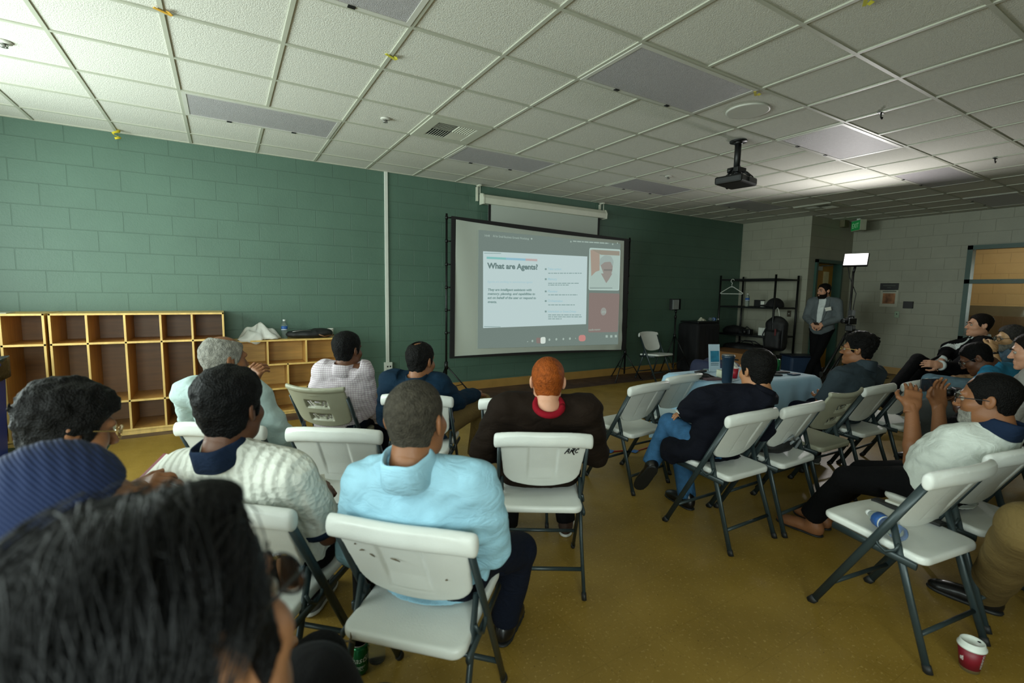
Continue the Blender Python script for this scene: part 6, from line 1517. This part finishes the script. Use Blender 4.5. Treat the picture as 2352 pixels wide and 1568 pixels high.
# curly hair boy
J = seated('CP3', ('D', 158, 984, 1.38), 64, -14, 0, b=1.0, pel=(0, .05, .52), wrR=('D', 340, 1120, 1.52), wrL=('D', 300, 1132, 1.48), elR=('D', 292, 1150, 1.38), handR=dict(curl=.5, back=(.2, -.5, .8)), handL=dict(curl=.5, back=(.2, -.5, .8)))
P('p3', 'CP3', 'person with dark curly hair and gold glasses in a white tee', J, S_brown, dict(mat=H_black2, top=.030, side=.018, noise=.008, ns=42, enoise=.006, line=-.012), dict(name='tee', mat=F_wpolo, sleeve=.5, inf=.014), dict(mat=F_black), SH_B, extras=lambda r, fix, J, hv: glasses(fix, J, hv, M_goldf))
q = at_d(358, 1104, 1.60); m = MB(); Mn = Matrix.Rotation(R(-52), 3, 'Z') @ Matrix.Rotation(R(35), 3, 'X'); m.box((0, 0, 0), (.15, .2, .012), rot=Mn, bev=.003); o = m.build('red_notebook', mat('maroon cover', (110, 18, 34), .5)); o.location = q; tag(o, 'dark red notebook held by the curly-haired person', 'notebook')
m = MB(); m.box(Mn @ Vector((.012, 0, .007)), (.13, .19, .006), rot=Mn); m.build('pages', M_pap, o)
# blue knit cap
def kufi(root, fix, J, hv):
    X, Y, Z = hv.all(); X, Y, Z = np.broadcast_arrays(X, Y, Z)
    def ell(c, r):
        k0 = np.sqrt(((X-c[0])/r[0])**2+((Y-c[1])/r[1])**2+((Z-c[2])/r[2])**2)+1e-6; k1 = np.sqrt(((X-c[0])/r[0]**2)**2+((Y-c[1])/r[1]**2)**2+((Z-c[2])/r[2]**2)**2)+1e-6
        return k0*(k0-1)/k1
    d = ell((0, -.015, .035), (.083, .107, .108))
    d = np.maximum(d, (.034-.22*(Y+.0)-Z if False else (.036+.30*Y)-Z)); d = np.maximum(d, Z-.124-.02*np.cos(X*20)); d = d-.0012*np.sin(Y*260+X*90)*np.clip((Z-.085)/.02, 0, 1)
    v = Vol(hv.lo, hv.lo+hv.h*(hv.n-1), hv.h); v.n = hv.n; v.g = np.minimum(d, v.BIG).astype(np.float32); V, Q = v.mesh(2)
    m_ = mat('royal blue knit', (6, 27, 64), .85, var=.08, bump=0); nt, bb, L = nodes(m_); tc = nt.nodes.new('ShaderNodeTexCoord'); mp = nt.nodes.new('ShaderNodeMapping'); mp.inputs['Rotation'].default_value = (0, 0, R(30)); L(tc.outputs['Object'], mp.inputs[0])
    w_ = nt.nodes.new('ShaderNodeTexWave'); w_.bands_direction = 'DIAGONAL'; w_.inputs['Scale'].default_value = 62; w_.inputs['Distortion'].default_value = 1.0; L(mp.outputs[0], w_.inputs['Vector']); bp = nt.nodes.new('ShaderNodeBump'); bp.inputs['Strength'].default_value = .35; bp.inputs['Distance'].default_value = .004; L(w_.outputs['Fac'], bp.inputs['Height']); L(bp.outputs[0], bb.inputs['Normal'])
    fix(mesh_obj('knit_cap', [(place(V, J['Hm'], J['head']), Q)], m_))
J = seated('CP2', ('D', 148, 1196, .80), 54, 2, -4, b=1.05, pel=(0, .05, .52))
P('p2', 'CP2', 'person in a royal blue knit cap and patterned collar at the left edge', J, S_tan, dict(mat=H_dkb, top=.003, side=.0025, noise=.0006, bald=[((0, .02, .1), (.2, .2, .085))]), dict(name='jacket', mat=F_dgrey, sleeve=1.0, inf=.02, collar=F_pattern, chgt=.045), dict(mat=F_black), SH_B, extras=kufi)
# foreground long hair -------------------------------------------------------
def strands(root, fix, J, hv):
    Hm, hc = J['Hm'], J['head']; cu = bpy.data.curves.new('hair_strands', 'CURVE'); cu.dimensions = '3D'; cu.bevel_depth = .0006; cu.bevel_resolution = 0
    rg = np.random.default_rng(11)
    def surf(u): # unit dir -> scalp point
        return np.array([u[0]*.082, u[1]*.104-.012, u[2]*.094+.035])
    for i in range(1700):
        u = unit(rg.normal(size=3))
        if u[2] < -.1 or (u[1] > .5 and u[2] < .5): continue
        fct = rg.uniform(1.12, 1.30); E = np.array([.080, .102, .090]); C0 = np.array([0, -.012, .033]); side = 1 if u[0] > .1 else -1
        pts = []; w = u.copy(); d = np.array([side*.55, -.5, -.2])+rg.normal(size=3)*.22; ph = rg.uniform(0, 6)
        for k in range(8):
            q = C0+w*E*(fct+.025*math.sin(ph+k*1.1))
            if q[1] > .045 and q[2] < .06 and k > 0: break
            pts.append(q); d = d-w*(d@w); w = unit(w+d*.16); d = d+np.array([side*.04, -.12, -.34])+rg.normal(size=3)*.08
        if len(pts) < 3: continue
        s_ = cu.splines.new('POLY'); s_.points.add(len(pts)-1)
        W_ = place(np.array(pts), Hm, hc)
        for a, w_ in zip(s_.points, W_): a.co = (*w_, 1)
        for a, rr in zip(s_.points, np.linspace(1.4, .6, len(pts))): a.radius = rr
    cu.materials.append(mat('glossy black strands', (5, 5, 6), .42, var=0, spec=.3)); o = bpy.data.objects.new('hair_strands', cu); COL.objects.link(o); fix(o); o['kind'] = 'stuff'
    glasses(fix, J, hv, M_blkf, rx=.027, rz=.021)
J = seated('CP1', ('D', 372, 1502, .40), 42, 0, 18, b=1.0, pel=(0, .05, .52), knR=('D', 712, 1590, .78), wrR=(.1, .2, .6))
P('p1', 'CP1', 'person with long black hair and glasses in the near foreground', J, S_tan, dict(mat=H_black, top=.012, side=.014, noise=.005, ns=26, line=-.03, enoise=.006, extra=[((-.05, -.07, -.02), (.05, .06, .09)), ((.045, -.08, -.03), (.05, .05, .08)), ((.04, .035, .104), (.034, .045, .026)), ((-.03, .0, .112), (.034, .06, .022))]), dict(name='jacket', mat=F_dgrey, sleeve=1.0, inf=.02), dict(mat=F_dgrey), SH_B, extras=strands, face=True)
# navy jacket by the table
J = seated('C11', ('P', 1738, 851, -.10), 18, -2, b=1.06, tyaw=-6, shL=('P', 1622, 915, .06), shR=('P', 1752, 912, -.16), elL=('P', 1580, 942, .18), wrL=('P', 1602, 950, .26), elR=('P', 1752, 985, -.1), wrR=(.02, .22, .66), knL=('P', 1538, 972, .36), anL=('P', 1496, 1062, .42), toL=('P', 1462, 1105, .56), flatL=False, handL=dict(back=(-.3, -.6, .5), curl=.6), knR=(.06, .38, .5), anR=('F', 1578, 1135, .09))
P('p10', 'C11', 'man in a dark navy jacket and blue jeans with crossed legs by the table', J, S_tan, dict(mat=H_black2, top=.020, side=.011, noise=.003, line=-.006), dict(name='jacket', mat=fabric('midnight cotton', (10, 12, 22)), sleeve=1.0, inf=.020, wide=1.0, fold=.006, collar=fabric('midnight cotton', (10, 12, 22)), chgt=.03, zmin=.38, more=[((-.05, .10, -.04), (.20, .17, .085)), ((-.12, .17, -.10), (.10, .12, .09))]), dict(mat=F_jean), SH_B)
# slate polo
J = seated('C14', ('P', 1972, 803, .02), -12, 2, b=1.0, shL=('P', 1928, 865, .05), shR=('P', 2012, 858, 0), knL=(-.12, .33, .50), knR=(.12, .33, .50), anL=(-.12, .30, .09), anR=(.12, .30, .09), wrL=(-.09, .16, .62), wrR=(.09, .16, .62))
P('p11', 'C14', 'young man in profile with curly top hair and slate grey polo', J, S_brown, dict(mat=H_black2, top=.034, side=.010, noise=.006, ns=50, line=0), dict(name='polo', mat=F_grey, sleeve=.5, collar=F_grey, inf=.014), dict(mat=F_dnavy), dict(mat=M_gshoe, smat=M_wsole), face=True, extras=lambda r, fix, J, hv: glasses(fix, J, hv, M_goldf))
# white polo photographing
J = seated('C17', ('P', 2272, 917, -.08), -8, -3, b=1.14, tyaw=2, shL=('P', 2196, 1020, -.02), shR=('P', 2300, 1000, -.06), elL=('P', 2098, 1062, .20), wrL=('P', 2094, 932, .28), elR=('P', 2160, 1050, .22), wrR=('P', 2156, 930, .30), handL=dict(dir=('P', 2106, 850, .33), back=(-.75, -.45, .2), curl=[.25, .25, .25, .3], thumb=.8), handR=dict(dir=('P', 2154, 850, .34), back=(.6, .75, .1), curl=[.35, .3, .3, .35], thumb=.8), knL=('P', 1948, 1100, .42), knR=('P', 1985, 1085, .44), anL=('P', 1868, 1180, .62), anR=('P', 1890, 1165, .66))
P('p17', 'C17', 'man with glasses in a white polo holding up a phone', J, S_brown, dict(mat=H_black2, top=.009, side=.007, noise=.0015, line=0, beard=.004, fullbeard=False, bmat=H_grey, bald=[((0, .075, .1), (.07, .03, .03))]), dict(name='polo', mat=F_wpolo, sleeve=.40, collar=F_navy, h=.007, inf=.016, belly=.03, fold=.005, zmin=.42), dict(mat=F_black, inf=.016), dict(mat=S_brown), face=True, extras=lambda r, fix, J, hv: glasses(fix, J, hv, M_blkf))
pl_, pr_ = J['wrL'], J['wrR']
ph = J['W'](('P', 2138, 884, .335)); e = empty('smartphone', tuple(ph), R(-20), 'dark smartphone raised in both hands of the man in white', 'phone')
m = MB(); m.box((0, 0, 0), (.15, .009, .074), bev=.004); m.build('phone_body', M_proj, e); m = MB(); m.box((0, -.0052, 0), (.142, .001, .068)); m.build('phone_screen', mat('phone glass', (34, 44, 56), .1, var=.3, vscale=30), e)
m = MB(); m.box((.03, -.006, -.01), (.008, .001, .01)); m.build('screen_light', mat('icon light', (150, 150, 160), .4, var=0, emit=(180, 180, 190), estr=.3), e)
# black suit by the window
J = seated('CP13', ('D', 2250, 747, 5.3), -38, 3, b=1.05, pel=(0, .05, .50), tyaw=-30, knL=('D', 2108, 826, 5.35), anL=('D', 2040, 905, 5.25), knR=('D', 2120, 850, 5.5), anR=('D', 2035, 935, 5.6), wrL=('D', 2155, 838, 5.05), wrR=('D', 2160, 830, 5.35), elL=('D', 2195, 845, 5.1), elR=('D', 2180, 800, 5.55), handL=dict(back=(-.5, -.6, .3), curl=.5), handR=dict(back=(.3, .3, .8), curl=.6), neck=('D', 2250, 776, 5.33), flatL=False, toL=('D', 2020, 900, 5.2))
J['lapm'] = F_suit
P('p13', 'CP13', 'man in a black suit and open white shirt seated by the window', J, S_fair, dict(mat=H_dkb, top=.017, side=.006, noise=.0012, line=.006), dict(name='suit_jacket', mat=F_suit, sleeve=.96, inf=.02, collar=F_white, cuffs=F_white, gap=.5, chgt=.038, front=(.010, .05, -.16, .2, F_white, .06)), dict(mat=F_suit), SH_B, face=True)
m = MB(); m.box((0, 0, 0), (.075, .012, .15), rot=Matrix.Rotation(R(40), 3, 'X') @ Matrix.Rotation(R(60), 3, 'Y'), bev=.004); o = m.build('smartphone', M_proj); o.location = at_d(2146, 824, 5.12); tag(o, 'black phone in the hands of the man in the black suit', 'phone')
# bearded man, hand at chin
J = seated('CP14', ('D', 2322, 776, 4.75), -40, -6, b=1.1, pel=(0, .05, .52), wrL=('D', 2281, 800, 4.62), elL=('D', 2290, 848, 4.6), handL=dict(dir=('D', 2284, 775, 4.68), back=(-.5, -.7, .3), curl=.7), knL=('D', 2150, 880, 5.0), knR=('D', 2135, 872, 5.2), anL=('D', 2122, 965, 5.1), anR=('D', 2110, 960, 5.3))
P('p14', 'CP14', 'bearded man with glasses resting his chin on his hand', J, S_pale, dict(mat=H_sp, top=.018, side=.010, noise=.003, beard=.009, bmat=H_grey), dict(mat=F_steel, sleeve=.55, inf=.014, collar=F_steel), dict(mat=F_ljean), dict(mat=M_wsole, smat=M_wsole), face=True, extras=lambda r, fix, J, hv: (glasses(fix, J, hv, M_blkf), fix((lambda mb: mb.tube([tuple(J['wrL']+unit(J['elL']-J['wrL'])*.03), tuple(J['wrL']+unit(J['elL']-J['wrL'])*.055)], .034, n=18).build('wristband', M_blkf))(MB()))))
# bowed man in bright blue
J = seated('CP15', ('D', 2243, 822, 3.95), -16, -34, b=1.1, pel=(0, .0, .52), neck=('D', 2278, 838, 3.93), shL=('D', 2262, 880, 3.72), shR=('D', 2318, 852, 4.12), chest=('D', 2312, 890, 3.95))
P('p15', 'CP15', 'man in a bright blue tee bowing his head with glasses on', J, S_dark, dict(mat=H_black, top=.010, side=.007, noise=.002), dict(name='tee', mat=F_bright, sleeve=.5, inf=.014), dict(mat=F_gtr), SH_B, face=True, extras=lambda r, fix, J, hv: glasses(fix, J, hv, M_blkf))
J = seated('CP16', ('D', 2372, 806, 3.3), -16, -10, b=1.05)
P('p16', 'CP16', 'man in a light grey shirt cut off by the right edge', J, S_fair, dict(mat=H_dkb, top=.014, side=.008, noise=.002), dict(mat=F_ltgrey, sleeve=.95, inf=.014, collar=F_ltgrey), dict(mat=F_black), dict(mat=M_bshoe, smat=M_wsole), face=True)
# khaki trousers at the right edge
J = seated('CP18', (0, -.1, 1.12), -10, 0, b=1.1, knL=('D', 2368, 1215, 1.62), anL=('W', 3.0, .64, .10), toL=('W', 2.99, .95, .03), knR=('D', 2480, 1190, 1.7), anR=('W', 3.4, .55, .1))
P('p18', 'CP18', 'person in khaki trousers and black shoes at the bottom right edge', J, S_tan, dict(mat=H_dkb, top=.012, side=.008), dict(mat=F_gtr, sleeve=1.0, inf=.014), dict(mat=fabric('shaded khaki twill', (98, 82, 48)), inf=.03), dict(mat=M_bshoe, sole=.02))  # trousers darkened: the deep shadow at this edge is put into the khaki colour
# standing man in the grey blazer
D0 = 8.25; pf = at_d(1893, 668, D0); o = np.array([pf[0], pf[1], 0.]); byaw = 64+180+20
rt = np.array([math.cos(R(byaw)), -math.sin(R(byaw)), 0]); fw = np.array([math.sin(R(byaw)), math.cos(R(byaw)), 0]); Z3 = np.array([0, 0, 1.])
hz = pf[2]; L_ = lambda x, y, z: o+rt*x+fw*y+Z3*z
J = dict(Hm=hrot(byaw+28, -4), b=1.08, hs=1.0, head=L_(0, 0, hz), neck=L_(0, -.045, hz-.135), pelvis=L_(0, -.03, .93), prt=rt, chest=L_(0, -.045, hz-.36), shL=L_(-.2, -.05, hz-.20), shR=L_(.2, -.05, hz-.20), elL=L_(-.25, -.03, hz-.46), elR=L_(.25, -.03, hz-.46), wrL=L_(-.07, .17, .98), wrR=L_(.07, .17, .98), hpL=L_(-.09, -.03, .88), hpR=L_(.09, -.03, .88), knL=L_(-.02, .06, .50), knR=L_(.07, .02, .49), anL=L_(.13, .06, .09), anR=L_(-.02, .0, .09), toL=L_(.16, .22, .03), toR=L_(-.05, .16, .03), o=o, rt=rt, fw=fw, seat=0, W=lambda p: np.array(p))
for k, sg in (('L', -1), ('R', 1)): J['hand'+k] = (rt*-sg*.8+fw*.15-Z3*.35, fw*.8+Z3*.4, dict(curl=.45))
J['lapm'] = F_gblazer
def standing(root, fix, J, hv):
    A = J['A']; ch = J['chest']
    mb = MB(); M3 = Matrix(np.stack([A[0], A[1], A[2]], 1).tolist()) @ Matrix.Rotation(R(14), 3, 'Y'); mb.box(tuple(ch+A[0]*-.115+A[1]*.138+A[2]*.05), (.095, .004, .06), rot=M3); fix(mb.build('name_tag', M_pap))
P('p12', None, 'bearded man in a grey blazer and white shirt standing by the door', J, S_fair, dict(mat=H_dkb, top=.015, side=.007, noise=.0015, beard=.010), dict(name='blazer', mat=F_gblazer, sleeve=1.0, inf=.022, collar=F_white, gap=.4, zmin=.80, fold=.003, front=(.035, .06, -.26, .22, F_white, .06), more=[((0, .0, -.04), (.175, .135, .13))]), dict(mat=F_black, inf=.016), SH_B, face=True, extras=standing)
m = MB(); m.box((0, 0, 0), (.07, .012, .12), rot=Matrix.Rotation(R(-60), 3, 'X'), bev=.004); o2 = m.build('smartphone', M_proj); o2.location = L_(0, .21, .985); o2.rotation_euler = (0, 0, R(-byaw)); tag(o2, 'black phone in the clasped hands of the standing man', 'phone')

# small papers and a camera by the seated people
q = at_d(1566, 948, 3.0); m = MB(); m.box((0, 0, 0), (.05, .07, .004), rot=Matrix.Rotation(R(40), 3, 'X') @ Matrix.Rotation(R(20), 3, 'Z')); o = m.build('white_card', M_pap); o.location = q; tag(o, 'small white card on the lap of the man in the navy jacket', 'card')
q = at_d(738, 1106, 1.72); m = MB(); m.box((0, 0, 0), (.03, .06, .004), rot=Matrix.Rotation(R(35), 3, 'X')); o = m.build('white_card', M_pap); o.location = q; tag(o, 'small white card in the hand of the man in the cable-knit polo', 'card')
w0 = loc2w('CP15', (-.10, .24, .60)); e = empty('camera', tuple(w0), R(30), 'black camera with strap on the lap of the bowed man in blue', 'camera')
m = MB(); m.box((0, 0, .05), (.13, .07, .09), bev=.012); m.build('body', M_proj, e); m = MB(); m.lathe([(.001, 0), (.034, 0), (.034, .05), (.001, .048)], c=(0, .03, .05), n=18, M=Matrix.Rotation(R(-90), 4, 'X')); m.build('lens_barrel', M_proj, e)
m = MB(); m.tube([(-.065, 0, .08), (-.12, .06, .02), (-.05, .1, -.02), (.06, .1, -.02), (.12, .05, .03), (.065, 0, .08)], .006, n=6, flat=(1.6, .5)); m.build('strap', mat('brown leather', (98, 60, 28), .5), e)
PW_LEFT, PW_BACK, PW_COR, PW_LAMP, EXPO, TILT_D, SPREAD = (70, 95, 165), 120, 22, 30, 0.0, (-30, 0, 17), (120, 170, 160)
# =================================================================== LIGHT, CAMERA
def area(name, loc, rot, sx, sy, power, col, spread=180):
    l = bpy.data.lights.new(name, 'AREA'); l.shape = 'RECTANGLE'; l.size = sx; l.size_y = sy; l.energy = power; l.color = col
    o = bpy.data.objects.new(name, l); COL.objects.link(o); o.location = loc; o.rotation_euler = rot; l.spread = R(spread); return o
DAY = (.86, 1.0, .95)
for (a, b), pw, tl, spd in zip(WL, PW_LEFT, TILT_D, SPREAD): area('daylight_window', (XL-.2, (a+b)/2, (WLZ[0]+WLZ[1])/2), (0, R(-90-tl), 0), WLZ[1]-WLZ[0], b-a, pw, DAY, spd)
for a, b in WB: area('daylight_window', ((a+b)/2, YB-.2, (WLZ[0]+WLZ[1])/2), (R(90-35), 0, 0), b-a, WLZ[1]-WLZ[0], PW_BACK, DAY, 130)
area('corridor_light', (12.2, 2.2, CEIL-.06), (0, 0, 0), .5, 3.0, PW_COR, (1, .9, .72))
area('corridor_daylight', (13.9, 1.7, 1.6), (0, R(90), 0), 1.2, 1.0, 20, (.9, 1, .95))
l = area('panel_lamp_light', tuple(LAMP_C+LAMP_N*.03), (0, 0, 0), .26, .165, PW_LAMP, (1, .97, .95)); l.rotation_euler = (Matrix((LAMP_M.col[0], -LAMP_M.col[1], -LAMP_M.col[2])).transposed()).to_euler()
l.data.specular_factor = .3
w = bpy.data.worlds.new('sky'); bpy.context.scene.world = w; w.use_nodes = True
bgn = w.node_tree.nodes['Background']; bgn.inputs[0].default_value = (.62, .78, .8, 1); bgn.inputs[1].default_value = .6
cd = bpy.data.cameras.new('camera'); cam = bpy.data.objects.new('camera', cd); COL.objects.link(cam)
cam.matrix_world = Matrix(((CR[0], CU[0], -CF[0], 0), (CR[1], CU[1], -CF[1], 0), (CR[2], CU[2], -CF[2], CAM_H), (0, 0, 0, 1)))
cd.sensor_fit = 'HORIZONTAL'; cd.sensor_width = 36; cd.lens = FPX*36/2352; cd.clip_start = .02
cd.dof.use_dof = True; cd.dof.focus_distance = 4.5; cd.dof.aperture_fstop = 2.8
sc = bpy.context.scene; sc.camera = cam
sc.view_settings.view_transform = 'Standard'; sc.view_settings.look = 'None'; sc.view_settings.gamma = 1; sc.view_settings.use_curve_mapping = False
sc.view_settings.exposure = EXPO
sc.cycles.max_bounces = 8; sc.cycles.diffuse_bounces = 5; sc.cycles.glossy_bounces = 3; sc.cycles.transmission_bounces = 6
